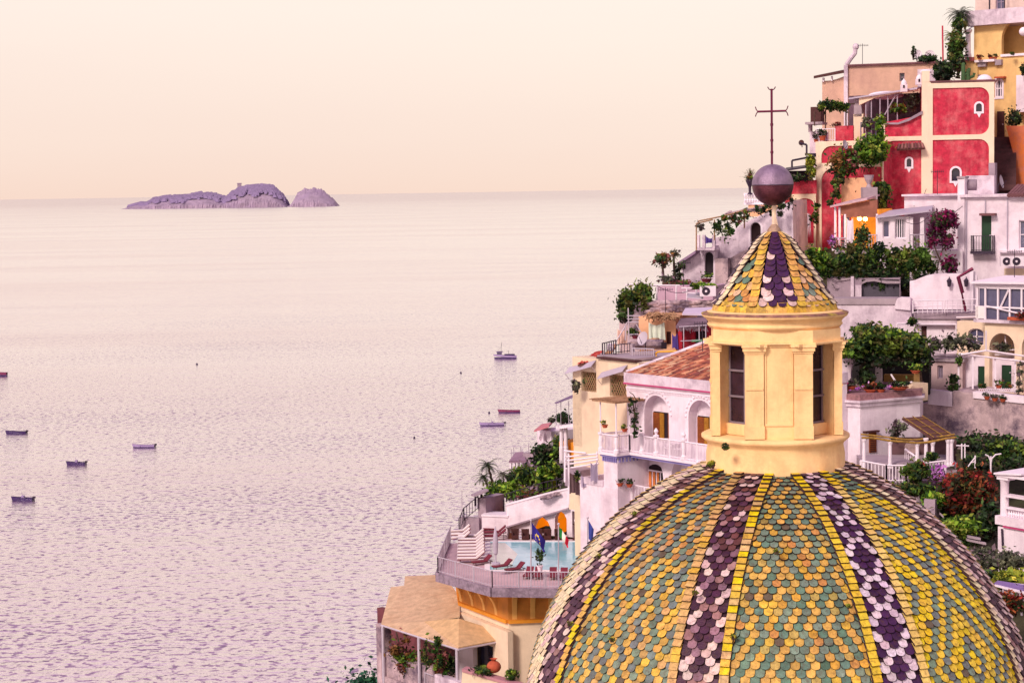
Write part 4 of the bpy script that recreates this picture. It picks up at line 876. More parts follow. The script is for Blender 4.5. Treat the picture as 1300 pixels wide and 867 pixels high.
# the ramp parapet climbing to the right in front of the arcade top
fr2 = FR(645, 116.0, 722, 114.3, 650)
rp = thing('ramp_wall', 'long white ramp parapet climbing to the right above the lit arches', 'wall', fr2.P(0, ZD))
mb = MB(); fr2.poly(mb, [fr2.uz(643, 669), fr2.uz(690, 655), fr2.uz(722, 645), fr2.uz(722, 620.5), fr2.uz(690, 628), fr2.uz(643, 641)], [], -.35, 0); mb.build('wall', WHITE, rp)
mb = MB(); fr2.poly(mb, [fr2.uz(643, 641.5), fr2.uz(690, 628.5), fr2.uz(722.5, 621), fr2.uz(722.5, 619), fr2.uz(690, 626.5), fr2.uz(643, 639)], [], -.4, .05); mb.build('coping', TRIM, rp)
mb = MB(); fr2.poly(mb, [fr2.uz(643, 670), fr2.uz(722, 646), fr2.uz(722, 644), fr2.uz(643, 668)], [], -.3, .09); mb.build('moulding', GREYW, rp)
# stones in the planters
for j, (cx_, cy_, lb, dd_) in enumerate(((660, 643.5, 'heap of pale stones on the lower part of the ramp wall', 115.0), (699, 630, 'heap of mauve stones on the upper part of the ramp wall', 113.3))):
    o = thing('stone_heap', lb, 'stones', W(cx_, cy_, dd_), 'stone heaps on the ramp'); mb = MB(); r = random.Random(j)
    for k in range(60): t_ = r.uniform(-12, 12); q = W(cx_ + t_, cy_ - t_ * .27 + r.uniform(-2.2, 1.2), dd_ + 1.0 + r.uniform(.0, .4)); mb.ball(q, r.uniform(.06, .15), 7, 5, (1.2, 1, .7))
    mb.build('stone', PEACH if j == 0 else STONE, o)
# dark stair railing above the ramp
rail(None, [W(643, 637, 117.5), W(690, 622.5, 116.5), W(735, 612.5, 115.5)], .5, DGREY, sp=.3, post=2, r=.02, name='handrail', label='dark sloping handrail running above the white ramp wall', cat='railing')
rail(None, [W(614, 667, 118.5), W(640, 653, 118.5)], .9, DGREY, sp=.25, post=1.5, r=.02, name='handrail', label='grey handrail on the left end of the terrace below the shrubs', cat='railing')
# left terrace bits: shade frame, grey wall
fg = FR(588, 118, 617, 117, 660); gt = thing('stair_tower', 'small grey stair landing with a shade canopy left of the hotel terrace', 'stair', fg.P(0, ZD)); block(gt, 'wall', fg, (607, 632, 617, 672), 2.0, GREYW, ext=2)
mb = MB(); mb.slab([W(598, 627, 118.5), W(616, 619.5, 118.2), W(620, 621, 116), W(603, 628, 116)], .12); mb.build('canopy', GREYW, gt)
for x, y0, y1 in ((603.5, 627, 642), (611, 624, 672)): mb = MB(); mb.tube([W(x, y0, 117.3), W(x, y1, 117.3)], .07, 5); mb.build('post', DGREY, gt)
block(gt, 'parapet', FR(583, 117.5, 608, 117, 660), (584, 657, 608, 676), .4, GREYW, ext=1)
rail(gt, [W(583, 675, 117), W(589, 661, 117.2), W(607, 646, 117.2)], .8, DGREY, sp=.2, post=1.2, r=.018)
mb = MB(); mb.tube([W(586.5, 668, 119), W(586.3, 622, 119)], .035, 5, r1=.02); tag(mb.build('flagpole', LGREY), 'thin bare pole at the far left corner of the terrace', 'pole')
# flags
def flag(label, px, pyf, pyt, d, draw, fw_, fh, sag, name='flag', right=True):
    b = W(px, pyf, d); t = W(px, pyt, d); o = thing('flagpole', label, 'flagpole', b); mb = MB(); mb.tube([b, t], .04, 7, r1=.03); mb.ball(t, .07, 8, 6); mb.build('pole', LGREY, o)
    r = random.Random(int(px)); n, k = 22, 26; mb = MB(); V = []; top = t - Vector((0, 0, .12))
    for j in range(k + 1):
        v = j / k
        for i in range(n + 1):
            u = i / n; x = u * fw_ * (.62 - .10 * math.sin(v * 3)) ; z = -v * fh * (1 - .1 * u) - u * sag * (1 + .25 * math.sin(v * 4)); y = .10 * math.sin(u * 7 + v * 2.5) * (u ** .6) * fw_ * .8
            V.append(top + Vector((x + .04, y, z)))
    fs = []; cs = []
    for j in range(k):
        for i in range(n): mb.add([V[j * (n + 1) + i], V[j * (n + 1) + i + 1], V[(j + 1) * (n + 1) + i + 1], V[(j + 1) * (n + 1) + i]], [(0, 1, 2, 3)], lin(draw((i + .5) / n, (j + .5) / k)))
    mb.build(name, mat('flag_cloth', (255, 255, 255), col=True, var=.06, rough=.8, bump=0), o); return o
def eu(u, v):
    for s in range(12):
        a = s * math.pi / 6; dx = (u - .5 - .20 * math.cos(a)) * 1.0; dy = (v - .5 - .30 * math.sin(a)) * .66
        if dx * dx + dy * dy < .0011: return (250, 214, 60)
    return (46, 34, 130)
flag('flagpole flying a blue flag with a ring of yellow stars in front of the pool', 674, 752, 660, 99.2, eu, 1.15, .8, 1.0)
flag('flagpole flying a green white and red tricolour flag beside the dome', 709, 752, 665, 99.2, lambda u, v: (30, 130, 60) if u < .333 else ((236, 232, 222) if u < .667 else (214, 30, 62)), .8, .55, .75)
flag('short flagpole with a limp dark blue flag close to the left edge of the dome', 746, 700, 657, 99.2, lambda u, v: (60, 70, 150), .45, 1.0, .5)
mb = MB(); b = W(629.5, 716, 103); mb.lathe([(0, b.z), (.25, b.z), (.25, b.z + .08), (.04, b.z + .1), (.04, b.z + .5), (.12, b.z + .6), (.16, b.z + 1.2), (.1, b.z + 1.7), (.02, b.z + 2.1), (0, b.z + 2.1)], (b.x, b.y), 10); tag(mb.build('closed_parasol', AWN), 'closed grey parasol standing by the pool steps', 'parasol')
pot('tall leafy plant with white blossoms in a pale pot at the front of the pool', 685.5, 725, 102.3, 8, 8, 24, 'dark', TRIM, 260, size=.09)
# reed awning
zE = W(582, 822, 100).z; E1 = onZ(484, 791, zE); E2 = onZ(582, 822, zE); E3 = onZ(655, 808, zE + .0)
I0 = onZ(496, 745, zE + .7); I0b = onZ(514, 731, zE + 1.1); I1 = onZ(562, 729, zE + 1.15); I2 = onZ(583, 787, zE + .8); I3 = onZ(655, 807, zE + .05); M1 = onZ(539, 789, zE + .42)
aw = thing('reed_awning', 'large tan reed mat awning hipped over the restaurant terrace below the pool', 'awning', (E2.x, E2.y, zE))
mb = MB(); mb.slab([E1, E2, M1, I2 + Vector((0, 1, .0)), onZ(584, 757, zE + .95), I1, I0b, onZ(513, 743, zE + .9), I0], .07); aq = mb.build('reed_mat', MAT_REED, aw)
mb = MB(); mb.slab([M1 + Vector((0, 0, .03)), E2 + Vector((0, 0, .03)), E3 + Vector((0, 0, .03)), I2 + Vector((0, 0, .1))], .06); mb.build('reed_mat', mat('reed_matting_new', (222, 182, 138), rough=.95, var=.25, scale=2.5, bump=.5), aw)
mb = MB()
for a, b in ((E1, E2), (E2, E3)): mb.tube([a - Vector((0, 0, .1)), b - Vector((0, 0, .1))], .06, 6)
for f in (.02, .5, .98): p = E1.lerp(E2, f); mb.tube([p - Vector((0, 0, .1)), Vector((p.x, p.y, zE - 5))], .09, 8)
mb.build('frame', LGREY, aw)
# restaurant terrace under the awning
zf = zE - 3.0
rt = thing('restaurant_terrace', 'shaded stone restaurant terrace under the reed awning', 'terrace', (E2.x - 1, E2.y + 3, zf - 3))
t0, t1, t2 = onZ(484, 791, zE), onZ(584, 822, zE), Vector((P2.x, P2.y, zE)); mb = MB(); mb.prism(ccw([(t0.x, t0.y), (t1.x, t1.y), (t1.x + 1.5, t1.y + 3), (P1.x, P1.y + 1), (t0.x + .5, t0.y + 5)]), zf - 5, zf); mb.build('platform', STONE, rt)
fe = FR(486, 106.3, 583, 100.15, 830)
mb = MB(); fe.pbox(mb, (487, 838, 552, 870), -.35, 0); mb.build('stone_parapet', STONE, rt)
mb = MB(); a, b, c, d_ = fe.rect((486, 795, 498, 862)); fe.box(mb, a - .5, a, c - 3, d_, -.6, .1); mb.build('corner_pier', STONE, rt)
fbk = fe.shift(-4.2); block(rt, 'back_wall', fbk, (480, 790, 600, 870), .4, mat('dim_red_wall', (120, 62, 70), var=.3, patch=.4, dirt=(80, 50, 60)), ext=2)
rail(rt, [fe.P(fe.uz(541, 850)[0], zf, .1), fe.P(fe.uz(582, 855)[0], zf, .1)], 1.0, LGREY, sp=.14)
mb = MB(); fe.pbox(mb, (552, 862, 590, 885), .001, .4); mb.build('white_parapet', WHITE2, rt)
ribbon('leafy creeper with red leaves hanging at the left post of the reed awning', [(503, 802), (508, 822), (512, 845)], 104.5, .8, 700, 'mix', .13, seed=3)
ribbon('dark creeper hanging at the middle post of the reed awning', [(548, 818), (556, 835), (562, 852)], 101.5, .7, 700, 'mix', .13, seed=5)
ribbon('thin creeper wound round the white post under the awning', [(540, 812), (541, 850)], 101.6, .28, 160, 'mid', .1, seed=6)
bush('thicket of red leaved plants in the shade behind the parapet under the awning', 528, 838, 104.5, 46, 26, 700, 'mix', .14)
bush('bushy dark plant beside the white pillar under the awning', 572, 842, 101.5, 16, 30, 400, 'dark', .13)
# planter terrace at the very bottom
fpl = FR(585, 97.5, 680, 96.0, 860); pt = thing('planter_wall', 'cream planter wall with a pink coping at the bottom edge beside the dome', 'wall', fpl.P(1, 20)); mb = MB(); fpl.poly(mb, [fpl.uz(583, 900), fpl.uz(672, 900), fpl.uz(660, 872), fpl.uz(587, 851)], [], -.5, 0); mb.build('wall', CREAM, pt)
mb = MB(); fpl.poly(mb, [fpl.uz(660, 873), fpl.uz(587, 852), fpl.uz(587, 848.5), fpl.uz(660, 869.5)], [], -.55, .06); mb.build('coping', mat('pink_coping', (200, 140, 150)), pt)
bush('low green plants with small red flowers in the planter at the bottom edge', 613, 851, 97.2, 36, 12, 400, 'mid', .1)
bush('bright green shrub in the planter closest to the dome at the bottom edge', 650, 856, 97.0, 20, 16, 350, 'bright', .11)
b = W(627, 852, 97.3); mb = MB(); mb.ball((b.x, b.y, b.z + .25), .38, 16, 10, (1, 1, .85)); mb.lathe([(.1, b.z + .55), (.14, b.z + .66), (.2, b.z + .68)], (b.x, b.y), 12); tag(mb.build('clay_jar', CLAY, None, True), 'round terracotta jar on the planter wall near the bottom edge', 'jar')
mb = MB(); cgx = W(463, 880, 108); leafcloud(mb, cgx + Vector((.9, 1, -.75)), 3.0, 2.5, 1.75, 9000, [(40, 74, 44) and lin((36, 78, 58)), lin((30, 66, 50)), lin((50, 92, 62))], .16, random.Random(4), 60); tb = MB(); tb.tube([cgx - Vector((0, 0, 6)), cgx], .2, 7, r1=.08); o = thing('tree', 'dark green rounded treetop at the bottom edge below the awning corner', 'tree', cgx - Vector((0, 0, 6))); mb.build('crown', LEAF, o); tb.build('trunk', BARK, o)
# ================================================================ green slope with small pavilions left of the palazzo
for i, (px, py, d, w_, h_, n, pal, lb) in enumerate((
    (640, 622, 121, 60, 22, 1500, 'bright', 'bright green shrub mass on the slope just above the hotel terrace'), (664, 606, 124, 46, 30, 1400, 'mid', 'round mid green shrub below the small mauve pavilion'),
    (696, 606, 121, 38, 46, 1500, 'bright', 'bright green shrub against the yellow building, right end of the slope'), (690, 577, 126, 34, 30, 1100, 'dark', 'dark green tree beside the mauve pavilion'), (712, 570, 124, 28, 34, 900, 'mid', 'leafy shrub below the white colonnade'),
    (672, 632, 118, 50, 22, 1100, 'mix', 'mixed brown and green scrub directly above the ramp wall'), (626, 634, 119, 22, 18, 500, 'dark', 'small dark shrub at the left foot of the slope'), (704, 634, 116.5, 34, 20, 700, 'olive', 'olive green scrub near the top of the ramp'))):
    bush(lb, px, py, d, w_, h_, n, pal, .17, 'shrub', 'shrub', 'shrubs on the slope above the hotel')
palm('tallest of three slim palms leaning left on the slope beyond the hotel', 627, 622, 590, 122, 1.0, 18, .1, lean=-8, pal='dark', group='slim palms beyond the hotel', name='palm_tree')
palm('short palm just left of the tallest one beyond the hotel', 620, 622, 605, 122, .85, 16, .09, lean=-6, pal='dark', group='slim palms beyond the hotel')
palm('thin spiky palm right of the tallest one beyond the hotel', 640, 622, 601, 122, .75, 16, .06, lean=-2, pal='grey', group='slim palms beyond the hotel')
f = FR(648, 128, 682, 126, 590); o = thing('pavilion', 'small mauve pavilion with a hipped grey roof and open white posts above the shrubs', 'pavilion', f.P(1, W(660, 605, 127).z)); block(o, 'wall', f, (664, 576, 682, 603), 3, GREYW, ext=4)
block(o, 'base', f, (646, 596, 664, 604), 2.5, GREYW, ext=4)
mb = MB(); 
for x in (647, 652, 657, 662): mb = MB(); f.pbox(mb, (x, 584, x + 1.5, 596.5), -.1, 0); mb.build('post', TRIM, o)
mb = MB(); mb.add([W(646, 585, 126.5), W(668, 584.5, 126), W(664, 573, 128), W(655, 574, 129)], [(0, 1, 2, 3)]); mb.slab([W(646, 585.5, 126.5), W(668, 585, 126), W(665, 573.5, 128), W(654, 574, 129)], .12); mb.build('roof', mat('mauve_slate', (150, 118, 140), var=.2), o)
pot('red flowerpot on the roof corner of the mauve pavilion', 676, 576, 126.5, 4, 4, 2, 'red', MAROON, 20)
mb = MB(); [mb.tube([W(x, 603 if i < 2 else 578, 129), W(x, y, 129)], .025, 4) for i, (x, y) in enumerate(((649, 570), (652, 568), (661, 566), (671, 563)))]; tag(mb.build('wire_fence', LGREY), 'thin wire fence posts on the seaward side of the mauve pavilion', 'fence')
f = FR(680, 128, 712, 125.5, 550); o = thing('garden_house', 'little white house with a sloping pink roof beyond the yellow building', 'house', f.P(1, W(690, 575, 127).z)); block(o, 'wall', f, (682, 546, 700, 576), 3.5, WHITE, [('r', 685.5, 551, 689, 560), ('r', 691, 550, 694.5, 560)], .2, 4); [window(o, f, h, TRIM, GLASSD, 1, 1) for h in (('r', 685.5, 551, 689, 560), ('r', 691, 550, 694.5, 560))]
mb = MB(); mb.slab([W(678, 546, 126.2), W(697, 540, 125.5), W(701, 536, 128.5), W(688, 538, 129)], .12); mb.build('roof', mat('pink_roof', (196, 120, 132)), o)
o = thing('colonnade', 'white columned porch with flat beam beside the little garden house', 'porch', W(716, 570, 122)); mb = MB()
for x in (713, 718.5): b = W(x, 568, 121.5); mb.lathe([(.16, b.z - 1), (.16, b.z), (.13, b.z + .1), (.12, W(x, 541, 121.5).z)], (b.x, b.y), 10)
mb.build('column', TRIM, o); mb = MB(); mb.slab([W(706, 541, 121.3), W(729, 538, 120.5), W(729, 536.5, 123), W(706, 538.5, 123.5)], .2); mb.build('beam', TRIM, o)
mb = MB(); ff = FR(711, 121.9, 729, 121.2, 560); ff.pbox(mb, (710, 561, 729, 585), -2, -.3); mb.build('base', ORG, o)
bush('dark round bush standing on the porch roof', 716, 531, 122.5, 22, 17, 500, 'dark', .13); bush('violet bush left of the porch roof', 700.5, 533, 125, 13, 7, 200, 'grey', .1)
mb = MB(); mb.slab([W(704, 511, 122), W(729, 500, 120.5), W(730, 503, 118.5), W(706, 511.5, 120.5)], .05); o = thing('shade_sail', 'thin violet shade roof sticking out left of the yellow building', 'awning', W(706, 535, 121)); mb.build('canopy', mat('violet_awning', (120, 96, 130)), o); 
for x in (706, 712, 722): mb = MB(); mb.tube([W(x, 540, 121), W(x, 509, 121)], .02, 4); mb.build('post', LGREY, o)
# ================================================================ yellow building left of the palazzo
f = FR(728, 108.5, 806, 104.0, 520); yb = thing('yellow_house', 'tall plain cream yellow house with trellised windows left of the white palazzo', 'house', f.P(1, W(740, 640, 107).z))
HY = [('r', 738, 472, 757, 497), ('r', 774, 476, 795, 504)]
block(yb, 'wall', f, (728, 457, 812, 640), 5, TANW, HY, 1.6, 4)
for h in HY:
    u0, u1, z0, z1 = f.rect(h[1:5]); mb = MB(); n = 7
    for i in range(-6, 9):
        a0 = u0 + (u1 - u0) * i / n; z_ = z0
        for sgn in (1, -1):
            ua = u0 + (u1 - u0) * (i / n); pa, pb = (ua, z0), (ua + sgn * (z1 - z0) * .7, z1); 
            # clip to the opening
            q = []
            for k in range(13):
                t = k / 12; uu = pa[0] + (pb[0] - pa[0]) * t
                if u0 < uu < u1: q.append(f.P(uu, z0 + (z1 - z0) * t, -.12))
            if len(q) > 1: mb.tube([q[0], q[-1]], .022, 4)
    mb.build('trellis', BAMB, yb)
bush('vine behind the left trellis of the yellow house', 748, 484, 107.9, 20, 24, 260, 'mix', .1, 'vine', 'vine', dep=.25); bush('vine behind the right trellis of the yellow house', 784, 490, 105.9, 22, 26, 300, 'mix', .1, 'vine', 'vine', dep=.25)
for (a, b, c, d_, lb) in (((723, 475.5), (757, 466.5), (758, 464), (729, 471), 'faded grey awning over the left trellised window of the yellow house'), ((764, 482), (797, 472.5), (797, 468.5), (768, 477), 'faded grey awning over the right trellised window of the yellow house')):
    uz = [f.uz(*a), f.uz(*b)]; P = [f.P(uz[0][0] + .15, uz[0][1] + .12, .45), f.P(uz[1][0] + .1, uz[1][1] + .12, .45)]; q = [f.uz(*d_), f.uz(*c)]; P += [f.P(uz[1][0], uz[1][1] + .42, .02), f.P(uz[0][0], uz[0][1] + .42, .02)]; mb = MB(); mb.slab(P, .05); o = thing('window_awning', lb, 'awning', P[0], 'grey window awnings'); mb.build('canvas', AWN, o); mb = MB(); mb.tube([P[0], P[3] - Vector((0, 0, .7))], .02, 4); mb.tube([P[1], P[2] - Vector((0, 0, .7))], .02, 4); mb.build('arm', LGREY, o)
block(yb, 'corner_box', f.shift(.0), (727, 494, 738, 500), .5, TANW)
bush('dark flowering bush on the corner balcony of the yellow house', 731, 489, 107, 14, 18, 260, 'grey', .11)
tile_roof(yb, [W(733, 463, 107.4), W(763, 457, 107.2), W(766, 446, 109.5), W(758, 447, 110)], cols=[(206, 74, 70), (190, 60, 62), (220, 100, 90)])
mb = MB(); f.pbox(mb, (757, 455.5, 806, 457.5), -.3, .18); mb.build('eave', DWOOD, yb)
mb = MB(); f.pbox(mb, (758, 453, 806, 456), -5, -.301); mb.build('roof_slab', CONC, yb)
# parapets + rails of the roof terrace above
f2 = FR(762, 108.0, 830, 106.5, 445); o = thing('roof_terrace', 'grey roof terrace with dark balusters above the yellow house', 'terrace', f2.P(1, W(790, 456, 107).z))
mb = MB(); f2.pbox(mb, (762, 449, 800, 456), -.25, 0); f2.pbox(mb, (800, 447, 830, 459), -.26, .02); f2.pbox(mb, (800, 437, 803, 460), -.3, .06); mb.build('parapet', CONC, o); mb = MB(); a, b, c, d_ = f2.rect((762, 455, 832, 460)); f2.box(mb, a, b, c - .2, d_ - .25, -5, -.02); mb.build('floor', CONC, o)
rail(o, [W(765, 455, 107.6), W(782, 451, 107.3)], .85, DGREY, sp=.13, r=.03, name='baluster_rail'); rail(o, [W(803, 458, 106.3), W(830, 459, 105.9)], .7, LGREY, sp=.13, name='railing')
rail(o, [W(782, 449, 107.6), W(800, 447, 107.3)], .5, DGREY, sp=.15, name='railing')
b = W(775, 441, 107.8); mb = MB(); mb.ball(b, .24, 14, 8); tag(mb.build('stone_ball', TRIM, None, True), 'white stone ball on the corner of the roof terrace', 'ornament')
mb = MB(); f2.poly(mb, [f2.uz(763, 457), f2.uz(768, 448), f2.uz(778, 437), f2.uz(781, 440), f2.uz(772, 452)], [], -.3, 0); tag(mb.build('stair_wall', PEACH), 'pink stair wall climbing beside the white stone ball', 'wall')
def dish(label, px, py, d, rpx, az=-.5, el=.5, m=LGREY):
    c = W(px, py, d); r = rpx * d * MPP; o = thing('satellite_dish', label, 'satellite dish', c - Vector((0, 0, r * 1.3)), 'satellite dishes'); ax_ = Vector((math.sin(az) * math.cos(el), -math.cos(az) * math.cos(el), math.sin(el))); R_ = ax_.to_track_quat('Z', 'Y').to_matrix(); mb = MB(); n = 20; V = []
    for j in range(6):
        rr = r * j / 5
        for i in range(n): a = 2 * math.pi * i / n; V.append(c + R_ @ Vector((rr * math.cos(a), rr * math.sin(a), .22 * r * (j / 5) ** 2)))
    mb.add(V, [(j * n + i, j * n + (i + 1) % n, (j + 1) * n + (i + 1) % n, (j + 1) * n + i) for j in range(5) for i in range(n)]); mb.build('reflector', m, o, True)
    mb = MB(); mb.tube([c - R_ @ Vector((0, 0, .02)), c - Vector((0, 0, r * .5)) - ax_ * .15, c - Vector((0, 0, r * 1.5)) - ax_ * .15], .035, 5); mb.tube([c - R_ @ Vector((0, r * .9, 0)), c + ax_ * r * .9], .02, 4); mb.build('arm', DGREY, o); return o
dish('large grey satellite dish facing left on the terrace below the hanging sheet', 817, 430, 109, 9, -.9, .35)
# orange house with the hanging sheet
f3 = FR(810, 113.5, 860, 112.5, 420); o = thing('peach_house', 'small peach house with a thatched eave and a pale sheet hung on its front', 'house', f3.P(1, W(830, 445, 113).z)); block(o, 'wall', f3, (811, 402, 858, 447), 4, PEACH, [('r', 846, 421, 852, 437)], .2, 1); door(o, f3, ('r', 846, 421, 852, 437), DWOOD, .1)
mb = MB(); r = random.Random(8)
for k in range(120): p = W(823 + r.uniform(0, 32), 399 + r.uniform(-3, 3), 113 - r.uniform(0, 1.2)); q = p + Vector((r.uniform(-.5, .5), -r.uniform(.1, .5), -r.uniform(0, .35))); mb.tube([p, q], .035, 4)
mb.build('thatch', BAMB, o)
def cloth(label, x0, y0, x1, y1, d, m, cat='sheet', name='hanging_sheet', group=None):
    f = FR(x0, d, x1, d - .1, y0); a, b, c, e = f.rect((x0, y0, x1, y1)); mb = MB(); n, k = 14, 10; V = [f.P(a + (b - a) * (i / n) + .06 * (j / k) * math.sin(i), e - (e - c) * (j / k) * (1 - .1 * math.sin(math.pi * i / n + .4)) - .18 * math.sin(math.pi * i / n) * (1 - j / k), .05 + .07 * math.sin(i * 1.3) * (.4 + j / k)) for j in range(k + 1) for i in range(n + 1)]
    mb.add(V, [(j * (n + 1) + i, j * (n + 1) + i + 1, (j + 1) * (n + 1) + i + 1, (j + 1) * (n + 1) + i) for j in range(k) for i in range(n)]); return tag(mb.build(name, m, None, True), label, cat, group)
cloth('pale green sheet drying on the front of the peach house', 823.5, 409, 843.5, 431, 112.4, CLOTHW)
mb = MB(); mb.hexa([W(x, y, d) for y in (439, 434) for x, d in ((800, 111), (841, 110.4), (841, 111.6), (800, 112))]); mb.tube([W(800, 437, 111.5), W(842, 437, 111)], .3, 10); tag(mb.build('rolled_mat', STONE, None), 'long pale rolled mat lying along the terrace below the peach house', 'mat')
mb = MB(); mb.hexa([W(x, y, d) for y in (443, 434.5) for x, d in ((839.5, 109.8), (846.5, 109.8), (846.5, 110.8), (839.5, 110.8))]); tag(mb.build('black_box', DARK), 'black box standing below the hanging sheet', 'box')
cloth('violet towel hanging right of the peach house door', 853.5, 423, 860, 443, 111.5, CLOTHV, 'towel', 'towel')
mb = MB(); [mb.tube([W(x, y0, 111.8), W(x1, y1, 111.8)], .035, 5) for x, y0, x1, y1 in ((798.5, 436, 797.5, 391), (796, 401, 813, 401), (796, 405, 812, 405), (796, 409, 811, 409), (798, 425, 810, 424), (808, 412, 815, 424), (794, 432, 794, 412), (786, 428, 796, 410), (780, 437, 794, 414))]; tag(mb.build('pole_frame', LGREY), 'frame of thin pale poles left of the peach house', 'frame')
bush('small plant between the poles left of the peach house', 803, 421, 112.5, 14, 10, 220, 'mid', .11); pot('red pot with a leafy plant left of the peach house', 806, 430, 112, 8, 4, 6, 'mid', MAROON, 60)
cloth('peach curtain sagging left of the pale poles', 784, 417, 795, 438, 112.3, mat('peach_cloth', (226, 184, 172)), 'curtain', 'curtain')
# red shed with rails
f4 = FR(860, 111.5, 905, 110.5, 430); o = thing('red_shed', 'open fronted shed with crimson walls and a straw roof above the clay tiled roof', 'shed', f4.P(1, W(880, 447, 111).z)); block(o, 'wall', f4, (861, 412, 905, 450), 3, mat('crimson_paint', (186, 34, 58), var=.3, patch=.4, dirt=(90, 30, 60)), [('r', 866, 417, 877, 444), ('r', 882, 420, 897, 446)], .4, 1); door(o, f4, ('r', 866, 417, 877, 444), mat('red_curtain', (170, 40, 60), var=.4)); door(o, f4, ('r', 882, 420, 897, 446), DARK)
mb = MB(); mb.slab([W(858, 414, 110.3), W(898, 411, 109.8), W(897, 402, 112), W(864, 404, 112.4)], .14); r = random.Random(4)
for k in range(90): p = W(860 + r.uniform(0, 36), 413.5 - r.uniform(0, 1), 110.2); mb.tube([p, p + Vector((r.uniform(-.2, .2), -.2, -r.uniform(.1, .35)))], .03, 4)
mb.build('straw_roof', mat('old_straw', (140, 112, 128), var=.4, bump=.8, patch=.4), o)
mb = MB(); [mb.tube([W(a, b, 109.6), W(c, d_, 109.5)], .03, 4) for a, b, c, d_ in ((862, 415, 897, 413), (868, 415, 868, 446), (887.5, 414, 888, 446), (896, 412, 896, 448), (864, 433, 896, 432))]; mb.build('pole', LGREY, o)
mb = MB(); mb.slab([W(878, 433, 109.3), W(895, 432, 109.2), W(895, 430.6, 110), (W(878, 431.2, 110))], .05); tag(mb.build('plank', mat('green_plank', (90, 150, 110))), 'green board laid across the rails of the red shed', 'board')
mb = MB(); mb.slab([W(866, 398, 112.6), W(906, 399, 111.8), W(906, 390, 114.5), W(870, 391, 115)], .1); tag(mb.build('tarpaulin', mat('lavender_sheet_roof', (206, 188, 212), var=.12)), 'flat lavender sheet roof behind the lantern left cornice', 'roof')
mb = MB(); mb.tube([W(833, 452, 105.5), W(833, 448, 105.5), W(836, 446.5, 105.4), W(862, 446, 105.0), W(866, 446, 105)], .055, 8); tag(mb.build('yellow_pipe', mat('yellow_paint', (236, 170, 30), rough=.4)), 'bright yellow pipe above the clay tiled roof', 'pipe')
# ================================================================ white palazzo with arched loggias
VEDGE = mat('violet_moulding', (140, 128, 190), var=.1); PLINE = mat('pink_moulding', (190, 70, 120), var=.15)
f = FR(797, 103.6, 908, 98.2, 520); pz_ = thing('white_palazzo', 'white palazzo with arched loggias, wooden shutters and a long balustraded balcony', 'palazzo', f.P(2, W(800, 690, 102).z))
HP = [('a', 818, 502, 849, 560), ('a', 874, 508, 905.5, 566)]; HL2 = [('a', 800, 573, 842, 640), ('a', 852, 580, 893, 640)]
u0 = f.uz(796, 520)[0]; u1 = f.uz(922, 520)[0] + 1; zt_ = f.uz(850, 491)[1]; zb_ = W(800, 700, 102).z
hs = []; 
for h in HP + HL2: a, b, c, d_ = f.rect(h[1:5]); hs.append(outline(a, b, c, d_, 'a'))
mb = MB(); f.poly(mb, outline(u0, u1, zb_ - 3, zt_), hs, -.6, 0); mb.build('facade', WHITE, pz_)
mb = MB(); f.box(mb, u0, u1, zb_ - 3, zt_, -8, -.602); mb.build('wall', WHITE, pz_)
# ribbed arch rims
for h in HP:
    a, b, c, d_ = f.rect(h[1:5])
    mb = MB(); r = (b - a) / 2; zc = d_ - r
    for i in range(15):
        t = math.pi * i / 14; rr = r + .2; mb.ball(f.P(a + r + rr * math.cos(t), zc + rr * math.sin(t), .02), .07, 6, 4)
    mb.build('arch_studs', TRIM, pz_)
    mb = MB(); a2, b2 = a + .12, b - .25
    # shutters and door deep inside the niche
    zdn = c; zup = d_ - (b - a) * .52
    mb = MB(); f.box(mb, a + .12, b - .1, zdn, zup + .05, -.598, -.56); mb.build('doorway', DARK, pz_)
    for k, (ua, ub, o0, o1) in enumerate(((b - .62, b - .14, -.55, -.5), (a + .14, a + .14 + .5, -.55, -.5), (a + .67, a + .67 + .32, -.55, -.5))):
        mb = MB(); f.box(mb, ua, ub, zdn + .03, zup, o0, o1)
        for z in np.arange(zdn + .2, zup - .1, .09): f.box(mb, ua + .05, ub - .05, z, z + .05, o1 + .001, o1 + .02)
        mb.build('shutter', WOOD if k < 2 else mat('yellowed_wood', (176, 120, 40), var=.25, scale=6), pz_)
for i, h in enumerate(HL2):
    a, b, c, d_ = f.rect(h[1:5]); mb = MB(); dw = (a + (b - a) * .22, a + (b - a) * .84)
    f.poly(mb, outline(dw[0], dw[1], c, d_ - (b - a) * .28, 'a'), [], -.598, -.57); fd = mb.build('door', DARK, pz_)
    mb = MB()
    for k in range(4): ua = dw[0] + .28 + (dw[1] - dw[0] - .36) * k / 4; f.box(mb, ua, ua + .05, c, d_ - (b - a) * .42, -.56, -.52)
    f.box(mb, dw[0] + .28, dw[1] - .05, d_ - (b - a) * .43, d_ - (b - a) * .40, -.56, -.52); mb.build('door_frame', TRIM, fd)
    mb = MB(); [f.box(mb, dw[0] + .33 + k * .3, dw[0] + .33 + k * .3 + .2, c, d_ - (b - a) * .44, -.566, -.55) for k in range(3)]; mb.build('curtain', mat('orange_curtain', (226, 130, 70), var=.35, scale=4), fd)
# small blind arch
a, b, c, d_ = f.rect((789, 588, 800, 640)); mb = MB(); f.poly(mb, outline(a - .08, b + .08, c, d_ + .08, 'a'), [outline(a, b, c + .01, d_, 'a')], .003, .05); mb.build('blind_arch', TRIM, pz_)
